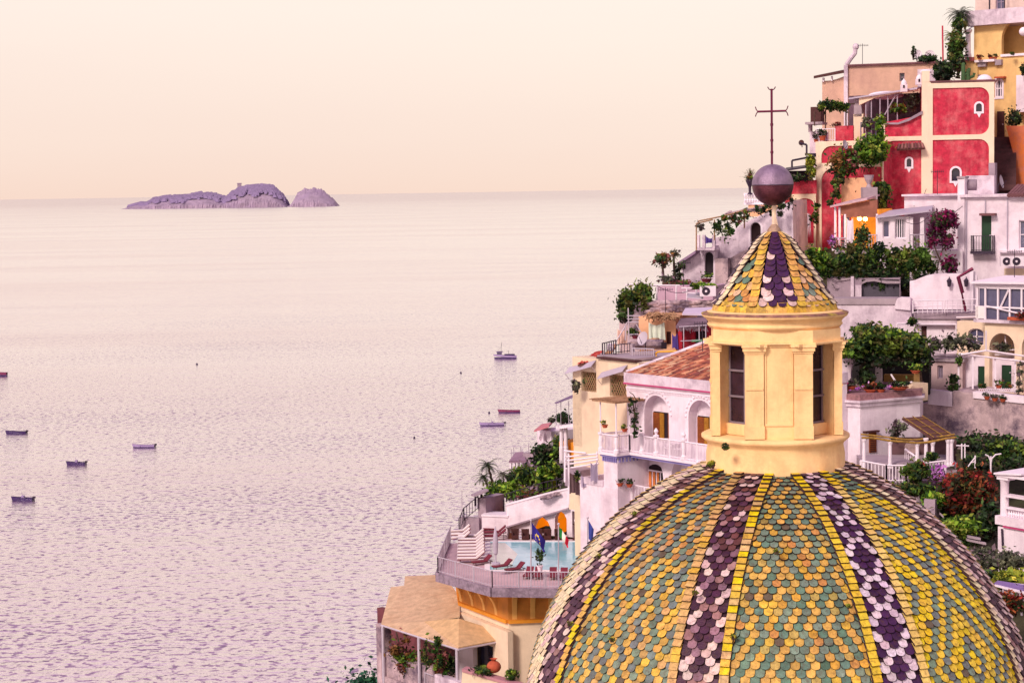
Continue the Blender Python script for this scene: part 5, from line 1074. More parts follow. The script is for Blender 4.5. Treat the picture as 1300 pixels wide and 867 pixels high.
# cornice bands
mb = MB(); f.box(mb, u0 - .1, u1, zt_, zt_ + .55, -8.1, .12); mb.build('parapet', WHITE2, pz_)
mb = MB(); f.box(mb, u0 - .12, u1, zt_ - .08, zt_ - .002, -8.1, .16); mb.build('pink_cornice_line', PLINE, pz_)
mb = MB(); n = 70
for i in range(n): u = u0 + (u1 - u0) * i / n; f.box(mb, u, u + (u1 - u0) / n * .5, zt_ - .42, zt_ - .3, .0, .05)
f.box(mb, u0, u1, zt_ - .3, zt_ - .24, .0, .07); mb.build('dentils', TRIM, pz_)
# hipped clay roof
e0, e1 = f.P(u0 + .05, zt_ + .5, .05), f.P(u1, zt_ + .5, .05); zr = zt_ + .55 + 1.9
tile_roof(pz_, [e0, e1, f.P(u1, zr, -3.6), f.P(u0 + 3.8, zr, -3.6)], pitch=.2)
tile_roof(pz_, [f.P(u0 + .05, zt_ + .5, -7.6), f.P(u0 + .05, zt_ + .5, .05), f.P(u0 + 3.8, zr, -3.6), f.P(u0 + 3.8, zr, -3.7)], pitch=.2)
mb = MB(); mb.tube([e0 + Vector((0, 0, .06)), f.P(u0 + 3.8, zr + .08, -3.6)], .11, 8); mb.tube([f.P(u0 + 3.8, zr + .08, -3.6), f.P(u1, zr + .08, -3.6)], .11, 8); mb.build('ridge_tiles', WHITE2, pz_)
# projecting bay and balcony
zbal = f.uz(830, 574)[1]; ob = 1.7; ub0, ub1 = f.uz(766, 560, ob)[0], f.uz(783.5, 560, ob)[0]
mb = MB(); f.box(mb, ub0 , ub1, zb_ - 3, zbal - .25, -2.5, ob); mb.build('bay', WHITE, pz_)
mb = MB(); f.box(mb, ub0 + .02, u0 - .001, zb_ - 3, zbal - .25, -2.45, .0); mb.build('side_wing', WHITE, pz_)
mb = MB(); f.box(mb, ub0 - .22, ub1 + .15, zbal - .14, zbal, -2.5, ob + .2); f.box(mb, ub1 + .151, u1, zbal - .14, zbal, 0.001, .95); mb.build('balcony_floor', TRIM, pz_)
mb = MB(); f.box(mb, ub0 - .15, ub1 + .1, zbal - .25, zbal - .141, -2.5, ob + .12); f.box(mb, ub1 + .101, u1, zbal - .27, zbal - .141, 0.001, .85)
for i in range(7): u = ub0 + (ub1 - ub0) * i / 6.5; f.box(mb, u, u + .07, zbal - .5, zbal - .251, ob + .001, ob + .1)
for i in range(6): q = ob - .1 - 1.5 * i / 6; f.box(mb, ub1 + .001, ub1 + .08, zbal - .5, zbal - .271, q - .07, q)
mb.build('violet_moulding', VEDGE, pz_)
R1 = [f.P(ub0 - .1, zbal, -1.5), f.P(ub0 - .1, zbal, ob + .1), f.P(ub1 + .05, zbal, ob + .1), f.P(ub1 + .05, zbal, .85), f.P(u1 - .2, zbal, .85)]
rail(pz_, R1, .95, TRIM, sp=.11, post=1.1, r=.022, name='balustrade', top=.045)
def newel(par, p, h=1.25, m=TRIM, urn=True):
    mb = MB(); prof_ = [(0, p.z), (.15, p.z), (.15, p.z + .2), (.1, p.z + .25), (.13, p.z + .6), (.1, p.z + h - .15), (.16, p.z + h - .1), (.16, p.z + h)]
    if urn: prof_ += [(.06, p.z + h + .05), (.13, p.z + h + .22), (.05, p.z + h + .36), (0, p.z + h + .4)]
    else: prof_ += [(0, p.z + h)]
    mb.lathe(prof_, (p.x, p.y), 10); return mb.build('newel_post', m, par)
for px, ur in ((833, True), (868, True), (815, False)): newel(pz_, f.P(f.uz(px, 560, .85)[0], zbal, .85), 1.1, urn=ur)
for p in R1[1:3]: newel(pz_, p, 1.05, urn=False)
# pergola on the bay
pg = thing('pergola', 'reed roofed pergola on white posts over the palazzo balcony corner', 'pergola', f.P(ub0, zbal, ob)); zpg = f.uz(780, 511, ob)[1]
for p in (R1[1], R1[2], R1[3], R1[0]): mb = MB(); mb.tube([p + Vector((0, 0, 1.0)), Vector((p.x, p.y, zpg))], .045, 6); mb.build('post', TRIM, pg)
mb = MB(); r = random.Random(3); f.box(mb, ub0 - .5, ub1 + .35, zpg, zpg + .07, -1.4, ob + .35)
for k in range(70): u = r.uniform(ub0 - .6, ub1 + .4); q0 = r.uniform(-1.4, 1); mb.tube([f.P(u, zpg + .09, q0), f.P(u + r.uniform(-.05, .05), zpg + .09 + r.uniform(-.02, .04), q0 + r.uniform(1, 1.6))], .025, 4)
mb.build('reed_roof', BAMB, pg)
ribbon('dark twisted wisteria climbing the pergola beside the left loggia', [(805, 556), (806, 530), (804, 512), (800, 503)], 101.0, [.3, .3, .35, .25], 420, 'dark', .09, seed=9)
mb = MB(); pts_ = [W(x, y, 101.5) for x, y in ((804, 540), (806, 520), (808, 508), (804, 501), (799, 497.5))]; mb.tube(pts_, .04, 5, r1=.02); tag(mb.build('bare_vine_stem', BARK), 'bare curling vine stem above the pergola', 'vine')
for px, lb in ((768, 'trailing plant pot at the left corner of the palazzo balcony'), (793, 'small plant pot by the pergola post on the balcony')): pot(lb, px, 543 if px < 780 else 548, 102.6, 8, 4, 6, 'olive', CLAY, 70, size=.07)
# balcony table and chairs
def cafe(label, px, py, d, zz):
    p = onZ(px, py, zz); o = thing('cafe_chair', label, 'chair', p, 'white chairs on the palazzo balcony'); mb = MB(); x, y, z = p
    for sx_ in (-.18, .18):
        for sy_ in (-.18, .18): l_ = MB(); l_.tube([(x + sx_, y + sy_, z), (x + sx_ * .9, y + sy_ * .9, z + .44)], .02, 5); l_.build('leg', TRIM, o)
    mb.box((x - .22, y - .22, z + .44), (x + .22, y + .22, z + .48)); mb.build('seat', TRIM, o); mb = MB(); mb.tube([(x - .2, y + .2, z + .48), (x - .2, y + .24, z + .9), (x + .2, y + .24, z + .9), (x + .2, y + .2, z + .48)], .02, 5); mb.tube([(x, y + .2, z + .48), (x, y + .24, z + .9)], .015, 4); mb.build('backrest', TRIM, o)
pcf = lambda px: f.P(f.uz(px, 565, .45)[0], zbal, .45)
for px, lb in ((847, 'white chair on the palazzo balcony, the left one'), (861, 'white chair on the palazzo balcony, the right one')):
    p = pcf(px); o = thing('cafe_chair', lb, 'chair', p, 'white chairs on the palazzo balcony'); x, y, z = p
    for sx_ in (-.18, .18):
        for sy_ in (-.18, .18): l_ = MB(); l_.tube([(x + sx_, y + sy_, z), (x + sx_ * .9, y + sy_ * .9, z + .44)], .02, 5); l_.build('leg', TRIM, o)
    mb = MB(); mb.box((x - .22, y - .22, z + .44), (x + .22, y + .22, z + .48)); mb.build('seat', TRIM, o); mb = MB(); mb.tube([(x - .2, y + .2, z + .48), (x - .2, y + .24, z + .9), (x + .2, y + .24, z + .9), (x + .2, y + .2, z + .48)], .02, 5); mb.build('backrest', TRIM, o)
p = pcf(854); mb = MB(); mb.lathe([(.2, p.z), (.03, p.z + .05), (.03, p.z + .68), (.4, p.z + .7), (.4, p.z + .73), (0, p.z + .73)], (p.x, p.y), 16); tag(mb.build('round_table', TRIM), 'small round white table between the two balcony chairs', 'table')
# lower balcony
zl_ = f.uz(815, 634)[1]; mb = MB(); f.box(mb, ub1 + .002, f.uz(850, 630)[0], zl_ - .15, zl_, .002, .9); mb.build('lower_balcony', TRIM, pz_)
rail(pz_, [f.P(ub1 + .08, zl_, .8), f.P(f.uz(850, 630)[0], zl_, .8)], .9, TRIM, sp=.12, post=1.2, r=.022, name='balustrade', top=.04)
for px, lb in ((787, 'dark leafy plant at the left end of the lower palazzo balcony'), (799, 'bushy plant in a trough below the blind arch')): pot(lb, px, 617 + (px - 787) * .1, 101.8, 9, 4, 7, 'dark', CLAY, 110, size=.07)
# lower white block in front of the palazzo with its little terrace, pole frames
za_ = f.uz(770, 618, ob)[1]; ua_ = f.uz(737, 640, ob)[0]
lb5 = thing('white_annex', 'plain white annex wall below the palazzo bay behind the limp blue flag', 'building', f.P(ua_, zb_ - 3, ob)); mb = MB(); f.box(mb, ua_, ub1 + .03, zb_ - 8, za_, -2.5, ob + .03); mb.build('wall', WHITE, lb5)
mb = MB(); f.box(mb, ua_ - .03, ub0 - .002, za_, za_ + .3, ob - .25, ob + .08); f.box(mb, ua_ - .03, ua_ + .22, za_ + .002, za_ + .3, -2.5, ob - .26); mb.build('parapet', WHITE2, lb5)
mb = MB(); [mb.tube([W(x, y0, 104), W(x1, y1, 103.2)], .05, 5) for x, y0, x1, y1 in ((716, 580, 759, 576), (716, 585, 759, 580), (716, 590, 760, 583), (717, 595, 760, 588), (717, 575, 717, 612), (722, 575, 722, 640), (758, 573, 758, 616), (716, 572, 744, 575))]; tag(mb.build('drying_frame', TRIM), 'frame of white parallel slats left of the palazzo bay', 'frame')
cloth('grey sheet hanging down beside the palazzo bay wall', 750, 586, 758, 612, 103.0, mat('mauve_cloth', (166, 148, 176)), 'sheet'); 
mb = MB(); fx = FR(716, 107, 745, 105.8, 610); block(yb, 'lean_to', fx, (717, 596, 737, 618), 2, GREYW, ext=0); cloth('dark tarpaulin hanging between the yellow house and the slats', 722, 598, 735, 628, 104.6, mat('brown_cloth', (110, 84, 90)), 'tarpaulin', 'hanging_tarpaulin')
bush('green bush between the tarpaulin and the palazzo bay', 733, 604, 104.2, 9, 16, 200, 'mid', .09)
cloth('grey tarpaulin slung over the small roof left of the palazzo', 738, 603, 752, 619, 103.9, mat('mauve_cloth', (166, 148, 176)), 'tarpaulin', 'hanging_tarpaulin')
f6 = FR(722, 110.0, 737, 109.0, 650); block(yb, 'yellow_buttress', FR(722, 112.9, 739, 112.4, 650), (722, 608, 739, 647), .6, TANW, ext=0)
# ================================================================ terraces above the peach house (behind the lantern's left side)
f7 = FR(793, 119.5, 905, 117.0, 390); tv = thing('vine_terrace', 'mauve terrace house with white pergola posts and rubble parapet above the peach house', 'house', f7.P(1, W(850, 410, 118).z))
block(tv, 'wall', f7.shift(-1.6), (833, 363, 905, 400), 3, mat('mauve_plaster', (196, 160, 180), var=.15, streak=.4), ext=3)
block(tv, 'terrace_wall', f7, (786, 384, 905, 402), 2.0, STONE, ext=3)
mb = MB(); [mb.tube([W(a, b, 117.5), W(c, d_, 117.5)], .05, 5) for a, b, c, d_ in ((820, 362.5, 863, 362.5), (834, 363, 834, 388), (858.5, 363, 858.5, 386), (872, 366, 872, 384), (884, 366, 884, 378), (865, 366, 890, 366), (794, 362, 822, 360), (866, 371, 896, 374))]; mb.build('pergola_frame', TRIM, tv)
mb = MB(); r = random.Random(11)
for k in range(260): p = W(r.uniform(826, 905), r.uniform(383, 398), 116.6 - r.uniform(0, .4)); mb.ball(p, r.uniform(.1, .25), 6, 4, (1.6, .7, .6))
mb.build('rubble_parapet', STONE, tv)
for a in (('bushy green shrub at the seaward end of the mauve terrace', 797, 384, 117.0, 30, 34, 2000, 'mid'), ('dark leafy tree crowning the left end of the mauve terrace', 814, 371, 116.8, 28, 26, 1500, 'mid'), ('dark shrub hanging over the terrace wall near the pale poles', 793, 402, 115.5, 22, 16, 500, 'dark'), ('green potted shrub mass in the middle of the mauve terrace', 822, 384, 116.6, 20, 22, 600, 'mid'), ('bright green creeper over the air conditioner left of the lantern roof', 893, 364, 116.6, 34, 10, 600, 'bright')):
    bush(a[0], a[1], a[2], a[3], a[4], a[5], a[6], a[7], .14, 'shrub', 'shrub')
def ac(label, px, py, d, s=.85):
    p = W(px, py, d); o = thing('air_conditioner', label, 'air conditioner', p); x, y, z = p; w_, h_ = .48 * s, .62 * s; mb = MB(); mb.box((x - w_, y - .15, z), (x + w_, y + .15, z + h_)); mb.build('case', TRIM, o)
    mb = MB(); mb.tube([(x - w_ * .25, y - .152, z + h_ / 2), (x - w_ * .25, y - .175, z + h_ / 2)], h_ * .4, 16); fn = mb.build('fan_grille', DGREY, o); mb = MB(); mb.tube([(x - w_ * .25, y - .176, z + h_ / 2), (x - w_ * .25, y - .19, z + h_ / 2)], h_ * .12, 10); mb.build('hub', TRIM, fn); return o
ac('white air conditioner hanging left of the tiled lantern roof', 898.5, 376, 116.0, 1.0)
mb = MB(); mb.slab([W(872, 377, 116.5), W(893, 379, 116), W(892, 371, 118), (W(874, 371, 118))], .06); tag(mb.build('sheet_roof', AWN), 'small grey sheet roof below the air conditioner', 'roof')
# ================================================================ white stepped house with arched doors (left of the lantern roof)
f8 = FR(862, 127, 1010, 124.0, 320); wh = thing('stepped_house', 'white stepped house with two dark arched doors beneath a vine pergola', 'house', f8.P(2, W(900, 370, 126).z))
def polywall(par, name, fr, pts_, holes, m, th=3.0, o=0):
    hs_ = [outline(*(lambda q: (q[0], q[1], q[2], q[3]))(fr.rect(h[1:5])), h[0]) for h in holes]; mb = MB(); P_ = [fr.uz(*p) for p in pts_]
    if hs_: fr.poly(mb, P_, hs_, o - .35, o); fr.poly(mb, P_, [], o - th, o - .352)
    else: fr.poly(mb, P_, [], o - th, o)
    return mb.build(name, m, par)
polywall(wh, 'lower_wall', f8, [(865, 372), (865, 334), (872, 329), (884, 321), (908, 312), (908, 372)], [('a', 894.5, 320, 905.5, 349)], WHITE2, 4)
door(wh, f8, ('a', 894.5, 320, 905.5, 349), mat('dark_green_wood', (48, 36, 44)), .25, planks=False)
f9 = f8.shift(-.8); polywall(wh, 'upper_wall', f9, [(908, 372), (908, 302), (923, 299), (943, 284), (1006, 254), (1008, 340), (1000, 372)], [('a', 953, 282.5, 966, 312)], WHITE2, 4)
door(wh, f9, ('a', 953, 282.5, 966, 312), mat('brown_black_wood', (52, 32, 34)), .25, planks=False); surround(wh, f9, ('a', 953, 282.5, 966, 312), TRIM, .14)
mb = MB(); f8.pbox(mb, (908, 328, 924, 372), -.79, .15); mb.build('stone_base', STONE, wh)
polywall(wh, 'grey_base', f9, [(924, 372), (924, 330), (950, 316), (965, 312), (965, 372)], [], STONE, .3, .3)
mb = MB(); f8.poly(mb, [f8.uz(865, 336), f8.uz(865, 332.5), f8.uz(888, 317.5), f8.uz(888, 321)], [], -.5, .9); mb.build('lean_to_roof', mat('mauve_awning', (150, 122, 150)), wh)
mb = MB(); [mb.tube([W(a, b, 124.6), W(c, d_, 124.6)], .045, 4) for a, b, c, d_ in ((886, 281, 925, 273), (925, 273, 948, 266), (884, 284, 905, 279), (884, 284, 884, 318), (907, 279, 907, 305), (945, 268, 945, 290))]; mb.build('pergola_frame', BAMB, wh)
for i, (pts_, th_, n, pal, lb) in enumerate((([(882, 287), (893, 289)], .35, 160, 'grey', 'thin leafy sprig at the seaward end of the vine pergola'), ([(906, 283), (914, 291), (918, 299)], .7, 900, 'mid', 'green vine clump hanging in the middle of the pergola'), ([(918, 280), (934, 277), (950, 276)], .45, 600, 'mix', 'sparse grey vine along the upper pergola beam'), ([(962, 272), (975, 268), (990, 262), (1003, 256)], .5, 700, 'dark', 'dark vine on the wall top just under the dark ball'))): ribbon(lb, pts_, 124.2, th_, n, pal, .11, seed=20 + i)
mb = MB(); r = random.Random(5)
for k in range(60): p = W(918 + r.uniform(0, 40), 0, 125); p = W(918 + 38 * k / 60, 273 - 7 * k / 60 + r.uniform(-1.5, 1), 124.8); mb.tube([p, p + Vector((r.uniform(.3, .9), .2, r.uniform(-.1, .2)))], .04, 4)
mb.build('brush_cover', STONE, wh)
cloth('violet blue cloth hanging from the balcony left of the lower arched door', 896, 299.5, 908, 309.5, 125.5, CLOTHV, 'cloth', 'hanging_cloth')
mb = MB(); fz = f8.shift(.9); fz.pbox(mb, (884, 315, 907, 318), -1.2, .05); [fz.pbox(mb, (x, 298.5, x + 3.4, 315), -.2, .0) for x in (884.5, 891.5, 904)]; mb.build('balcony', WHITE2, wh)
pot('red trough with leafy plants beside the lower arched door', 897, 359, 125.0, 14, 5, 8, 'mid', MAROON, 160, size=.09)
# thin tree and dark cypress to the left
bush('thin scraggly tree leaning over the sea left of the white stepped house', 843, 330, 124, 36, 24, 380, 'mix', .13, 'scraggly_tree', 'tree', trunk=1.4)
bush('second sparse crown of twigs above the terrace left of the stepped house', 857, 322, 124.5, 18, 12, 160, 'grey', .1, 'scraggly_tree', 'tree', trunk=1.8)
ribbon('dark upright creeper on the left corner of the white stepped house', [(861, 356), (863, 343), (867, 332)], 123.8, [.5, .4, .3], 520, 'dark', .12, seed=31)
bush('dry mauve bush at the foot of the white stepped house', 848, 354, 122.5, 30, 12, 420, 'grey', .12)
bush('low green hedge on the terrace edge below the stepped house', 862, 360, 121.5, 44, 8, 500, 'mix', .11)
# balustrade with a spiky plant left of the ball
f10 = FR(944, 131, 975, 130.2, 255); bt = thing('balustrade_terrace', 'little white balustraded balcony with curved base left of the dark ball', 'balcony', f10.P(0, W(950, 275, 131).z)); mb = MB(); f10.pbox(mb, (944, 245, 985, 247.5), -.25, .05); f10.pbox(mb, (944, 257, 985, 260), -.25, .05); mb.build('rail', TRIM, bt)
mb = MB(); n = 12
for i in range(n):
    p = W(946 + 38 * i / n, 258, 130.6); z1 = W(950, 247, 130.6).z; h_ = z1 - p.z; mb.lathe([(.03, p.z), (.09, p.z + h_ * .3), (.03, p.z + h_ * .55), (.07, p.z + h_ * .8), (.04, z1)], (p.x, p.y), 8)
mb.build('baluster', TRIM, bt)
mb = MB(); f10.pbox(mb, (950, 260, 1000, 275), -2, -.05); mb.build('base', PEACH, bt)
b = W(952, 247, 130.5); o = thing('urn_plant', 'spiky plant in a dark urn standing on the balustrade left of the ball', 'plant', b); mb = MB(); z = b.z; mb.lathe([(.2, z), (.08, z + .15), (.1, z + .5), (.28, z + .9), (.22, z + 1.1)], (b.x, b.y), 12); mb.build('urn', DGREY, o)
mb = MB(); r = random.Random(2); cols = [lin(c) for c in GREENS['mix']]
for i in range(40): a = r.uniform(0, 6.28); e = r.uniform(.2, 1.5); frond(mb, b + Vector((0, 0, 1.0)), Vector((math.cos(a) * math.cos(e), math.sin(a) * math.cos(e), math.sin(e))), r.uniform(.5, .85), .05, .4, cols, r)
leafcloud(mb, b + Vector((0, 0, 1.15)), .4, .4, .3, 160, 'mix', .08, r, 5); mb.build('foliage', LEAF, o)
# ================================================================ upper right: the yellow villa
f = FR(1226, 141, 1300, 138, 100); yv = thing('yellow_villa', 'tall yellow villa with arched loggia and grey balcony in the top right corner', 'villa', f.P(2, W(1260, 240, 140).z))
uR = f.uz(1400, 60)[0]
HV = [('a', 1271.5, 26, 1312, 68), ('a', 1262.5, 101, 1272.5, 124)]
hs = [];
for h in HV: a, b, c, d_ = f.rect(h[1:5]); hs.append(outline(a, b, c, d_, 'a'))
z_t = f.uz(1260, 28)[1]; z_b = f.uz(1260, 230)[1]; uL = f.uz(1236.5, 60)[0]; uC = f.uz(1266, 100)[0]
mb = MB(); f.poly(mb, [(uL, z_b), (uR, z_b), (uR, z_t), (uL, z_t)], hs, -.35, 0); f.box(mb, uL, uR, z_b, z_t, -7, -2.2); f.box(mb, uL, uL + .3, z_b, z_t, -2.199, -.351); f.box(mb, uL + .3, uR, z_b, f.uz(1280, 74)[1], -2.199, -.351); mb.build('wall', YEL, yv)
window(yv, f, HV[1], TRIM, GLASSD, 3, 2, .1, .1); surround(yv, f, HV[1], TRIM, .12)
mb = MB(); f.pbox(mb, (1262, 97.5, 1274, 99.5), 0, .45); mb.build('window_hood', CLAY, yv)
door(yv, f, ('r', 1266.5, 142, 1275, 176), DWOOD, -.06)
mb = MB(); f.pbox(mb, (1270, 68, 1320, 71), -.3, .15); f.pbox(mb, (1237, 76, 1262, 79), 0.002, .5); mb.build('ledge', TRIM, yv)
mb = MB(); f.pbox(mb, (1241, 79, 1251, 85), 0.003, .3); mb.build('stone_block', CONC, yv)
mb = MB(); f.pbox(mb, (1263, 76, 1271, 83), .003, .3); mb.build('stone_block', CONC, yv)
a, b, c, d_ = f.rect((1236, 95, 1251, 104)); mb = MB(); f.poly(mb, outline(a, b, c, d_, 'a'), [], .004, .03); mb.build('blind_arch', GREYW, yv)
# upper grey storey and balcony
zb2 = f.uz(1260, 29.5)[1]; zb1 = f.uz(1260, 13)[1]; uB = f.uz(1230, 20)[0]
mb = MB(); f.box(mb, uB, uR, zb2 - .15, zb2 + .1, -7, .6); f.box(mb, uB, uR, zb2 + .101, zb1, .5, .6); f.box(mb, uB, uB + .12, zb2 + .101, zb1, -1, .499); mb.build('balcony', WHITE2, yv)
fu = f.shift(-.9); a = fu.uz(1238, 10)[0]; zt9 = z_t + 4.2; 
H9 = ('r', 1264, -20, 1275.5, 14); q = fu.rect(H9[1:5]); mb = MB(); fu.poly(mb, [(a, zb2 + .101), (uR, zb2 + .101), (uR, zt9), (a, zt9)], [outline(*q)], -.3, 0); fu.box(mb, a, uR, zb2 + .101, zt9, -6, -.302); mb.build('upper_storey', mat('pale_pink_plaster', (226, 198, 190), streak=.3), yv); window(yv, fu, H9, mat('lilac_shutter', (170, 150, 176)), GLASS, 2, 3)
mb = MB(); mb.tube([fu.P(fu.uz(1281, 5)[0], zb2 - .5, .72), fu.P(fu.uz(1281, 5)[0], zt9, .72)], .05, 6); mb.tube([fu.P(fu.uz(1256.5, 5)[0], zb2 + .2, .05), fu.P(fu.uz(1256.5, 5)[0], zt9, .05)], .05, 6); mb.build('drainpipe', DGREY, yv)
# terrace with column at left of villa
mb = MB(); p = W(1229, 73, 140.5); z1 = W(1229, 38, 140.5).z; mb.lathe([(.26, p.z), (.24, p.z + .2), (.2, p.z + .3), (.18, z1 - .3), (.3, z1 - .1), (.3, z1)], (p.x, p.y), 12); mb.build('column', TRIM, yv)
mb = MB(); mb.slab([W(1221, 44, 141), W(1236, 33, 140), W(1237, 32, 141.5), W(1223, 41, 142)], .08); mb.build('porch_roof', AWN, yv)
block(yv, 'terrace_wall', FR(1225, 140.6, 1240, 140.2, 90), (1225, 77, 1241, 130), 3.5, YEL, ext=2)
mb = MB(); g9 = FR(1225, 140.4, 1240, 140.0, 75); g9.pbox(mb, (1225, 73, 1236, 78), -.2, .05); mb.build('brick_trough', mat('brick_pink', (190, 104, 104)), yv)
block(yv, 'white_corner', FR(1291, 137, 1330, 136, 120), (1290, 95, 1330, 142), 2, WHITE, ext=0)
for px, py, lb in ((1244, 76, 'small red potted plant on the yellow villa ledge, left'), (1258, 75, 'magenta potted plant on the yellow villa ledge below the pillar'), (1264, 75, 'tiny magenta pot at the right end of the yellow villa ledge')): pot(lb, px, py, 139.5, 6, 2, 4, 'red', CLAY, 70, size=.1)
bush('green plant in the arched loggia of the yellow villa', 1285, 68, 137.8, 7, 4, 80, 'mid', .09, 'plant', 'plant')
mb = MB(); b = W(1299.5, 40.5, 137.3); mb.ball(b, .32, 16, 10); mb.tube([b, W(1304, 40, 137.3)], .03, 5); tag(mb.build('globe_lamp', TRIM, None, True), 'white globe lamp in the loggia at the right edge', 'lamp')
bush('dark green shrub on the right edge beside the yellow villa', 1299, 88, 136, 9, 16, 200, 'dark', .12)
bush('dark trimmed hedge plant above the pink wall by the stairs', 1287, 150, 134.5, 22, 26, 900, 'dark', .11, 'hedge', 'hedge')
pw = FR(1277, 134.3, 1300, 133.5, 180); o = thing('pink_wall', 'pink plaster wall with painted orange glow beside the dark stairs at the right edge', 'wall', pw.P(0, W(1285, 240, 134).z)); polywall(o, 'wall', pw, [(1277, 160), (1330, 160), (1330, 240), (1287, 240), (1287, 198)], [], mat('pink_painted_orange_light', (222, 128, 96), var=.2, patch=.8, dscale=.8, dirt=(240, 130, 30)), .6)  # orange patches: warm light painted into the wall colour
# stairs
o = thing('staircase', 'dark stone staircase climbing between the red house and the pink wall', 'stairs', W(1270, 240, 134)); mb = MB(); n = 13
for i in range(n):
    y_ = 240 - 66 * i / n; dd_ = 131.5 + 4.0 * i / n; g = FR(1262, dd_, 1292, dd_ - .3, y_); a, b, c, d_ = g.rect((1261, y_ - 5.2, 1290, y_ + 2)); g.box(mb, a, b, c, d_, -.6, 0)
mb.build('steps', mat('dark_brown_stone', (96, 62, 66), var=.4), o)
mb = MB(); g = FR(1262, 131, 1290, 130.7, 200); polywall(o, 'riser_wall', FR(1262, 136.3, 1300, 136, 200), [(1261, 176), (1283, 176), (1300, 250), (1261, 250)], [], mat('dark_brown_stone', (96, 62, 66)), .3)
# palm and vegetation beside the villa
palm('bushy palm with drooping fronds against the sky left of the yellow villa', 1216, 100, 18, 140, 1.3, 34, .22, pal='dark', lean=3); 
ribbon('dense ivy wrapped round the palm trunk', [(1214, 84), (1215, 66), (1216, 48), (1217, 30)], 139.6, [.9, 1.0, .85, .5], 1800, 'mid', .17, name='ivy', seed=41)
palm('second small palm crown on the left flank of the ivy', 1211, 90, 44, 140.3, .9, 20, .1, pal='olive', lean=-3)
mb = MB(); mb.tube([W(1197.5, 100, 139), W(1196.5, 33, 139)], .06, 6); tag(mb.build('red_mast', mat('red_paint', (190, 50, 70))), 'slim red mast standing against the sky left of the palm', 'mast')
bush('big dark evergreen shrub behind the red house roof', 1199, 92, 139, 30, 28, 1700, 'dark', .17); bush('dark shrub behind the two roof satellite dishes', 1178, 76, 143.5, 30, 12, 600, 'dark', .15); bush('thin cypress like sprig left of the roof dishes', 1160, 68, 144, 7, 16, 160, 'dark', .12)
for px, lb in ((1223, 'tall grey green cactus left of the villa base, left stem'), (1229, 'short green cactus left of the villa base, right stem')):
    b = W(px, 106, 138.5); t = W(px, 82 if px < 1225 else 90, 138.5); o = thing('cactus', lb, 'cactus', b, 'cacti by the yellow villa'); mb = MB(); mb.tube([b, t], .18, 8, r1=.14); mb.ball(t, .14, 8, 6); mb.tube([b.lerp(t, .4), b.lerp(t, .45) + Vector((.4, 0, .1)), b.lerp(t, .8) + Vector((.45, 0, 0))], .11, 7); mb.build('stem', mat('cactus_green', (74, 104, 66), var=.3), o)
bush('dry bush on the yellow villa terrace corner above the cacti', 1218, 78, 139.5, 14, 14, 300, 'grey', .13)
# ================================================================ pink tan house
f = FR(1043, 146, 1190, 143, 120); pt_ = thing('pink_tan_house', 'pink tan house with a long tiled eave and satellite dishes on its roof', 'house', f.P(2, W(1100, 200, 145).z))
HB = [('r', 1142, 93, 1148.5, 103.5)]
a0, a1, c0, c1 = f.rect((1077, 83, 1191, 200)); block(pt_, 'wall', f, (1077, 83, 1191, 190), 7, PINKT, HB, .3, 2); window(pt_, f, HB[0], GREYW, GLASSD, 1, 2)
mb = MB(); [mb.ball(f.P(a0 + (a1 - a0) * i / 60, c1 + .08, .12), .13, 6, 4, (1, 1, .7)) for i in range(61)]; f.box(mb, a0 - .1, a1 + .1, c1 + .002, c1 + .1, -7.1, .2); mb.build('tiled_eave', mat('brown_roof_tiles', (128, 84, 90), var=.3), pt_)
polywall(pt_, 'left_wing', f, [(1043, 200), (1043, 103), (1052, 102.5), (1060, 101), (1071, 97), (1077, 97), (1077, 200)], [], PINKT, 6, -.25)
mb = MB(); mb.slab([f.P(f.uz(1034, 97)[0], f.uz(1034, 97)[1], .3), f.P(f.uz(1072, 90)[0], f.uz(1072, 90)[1], .3), f.P(f.uz(1072, 85)[0], f.uz(1072, 84)[1], -3), f.P(f.uz(1036, 92)[0], f.uz(1036, 92)[1], -3)], .2); mb.build('dark_roof', DWOOD, pt_)
mb = MB(); f.pbox(mb, (1044, 99, 1046, 104), -.3, 0); mb.build('roof_prop', TRIM, pt_); mb = MB(); f.pbox(mb, (1055, 97, 1056.5, 103), -.3, 0); mb.build('roof_prop', TRIM, pt_)
a, b, c, d_ = f.rect((1072, 83, 1077, 190)); mb = MB(); f.box(mb, a, b, c, d_, -.3, .25); mb.tube([f.P((a + b) / 2, d_, .0), f.P(b + .2, d_ + .5, 0), f.P(b + .5, d_ + .85, 0), f.P(b + .55, d_ + 1.3, 0)], .17, 8); mb.ball(f.P(b + .57, d_ + 1.35, 0), .25, 10, 6); mb.build('chimney_pipe', WHITE2, pt_)
a, b, c, d_ = f.rect((1165, 88, 1191, 110)); mb = MB(); f.box(mb, a, b, c, d_, .003, .1); mb.build('white_panel', WHITE2, pt_)
dish('white satellite dish on the tan roof, right and slightly larger one', 1180.5, 71, 144, 6.8, 0, .15, TRIM); dish('white satellite dish on the tan roof, left one with dark centre', 1165, 69.5, 144, 5.6, .2, .15, TRIM)
bush('red leaved creeper stain over the arch of the tan house wing', 1062, 158, 145.5, 16, 7, 100, 'red', .1)
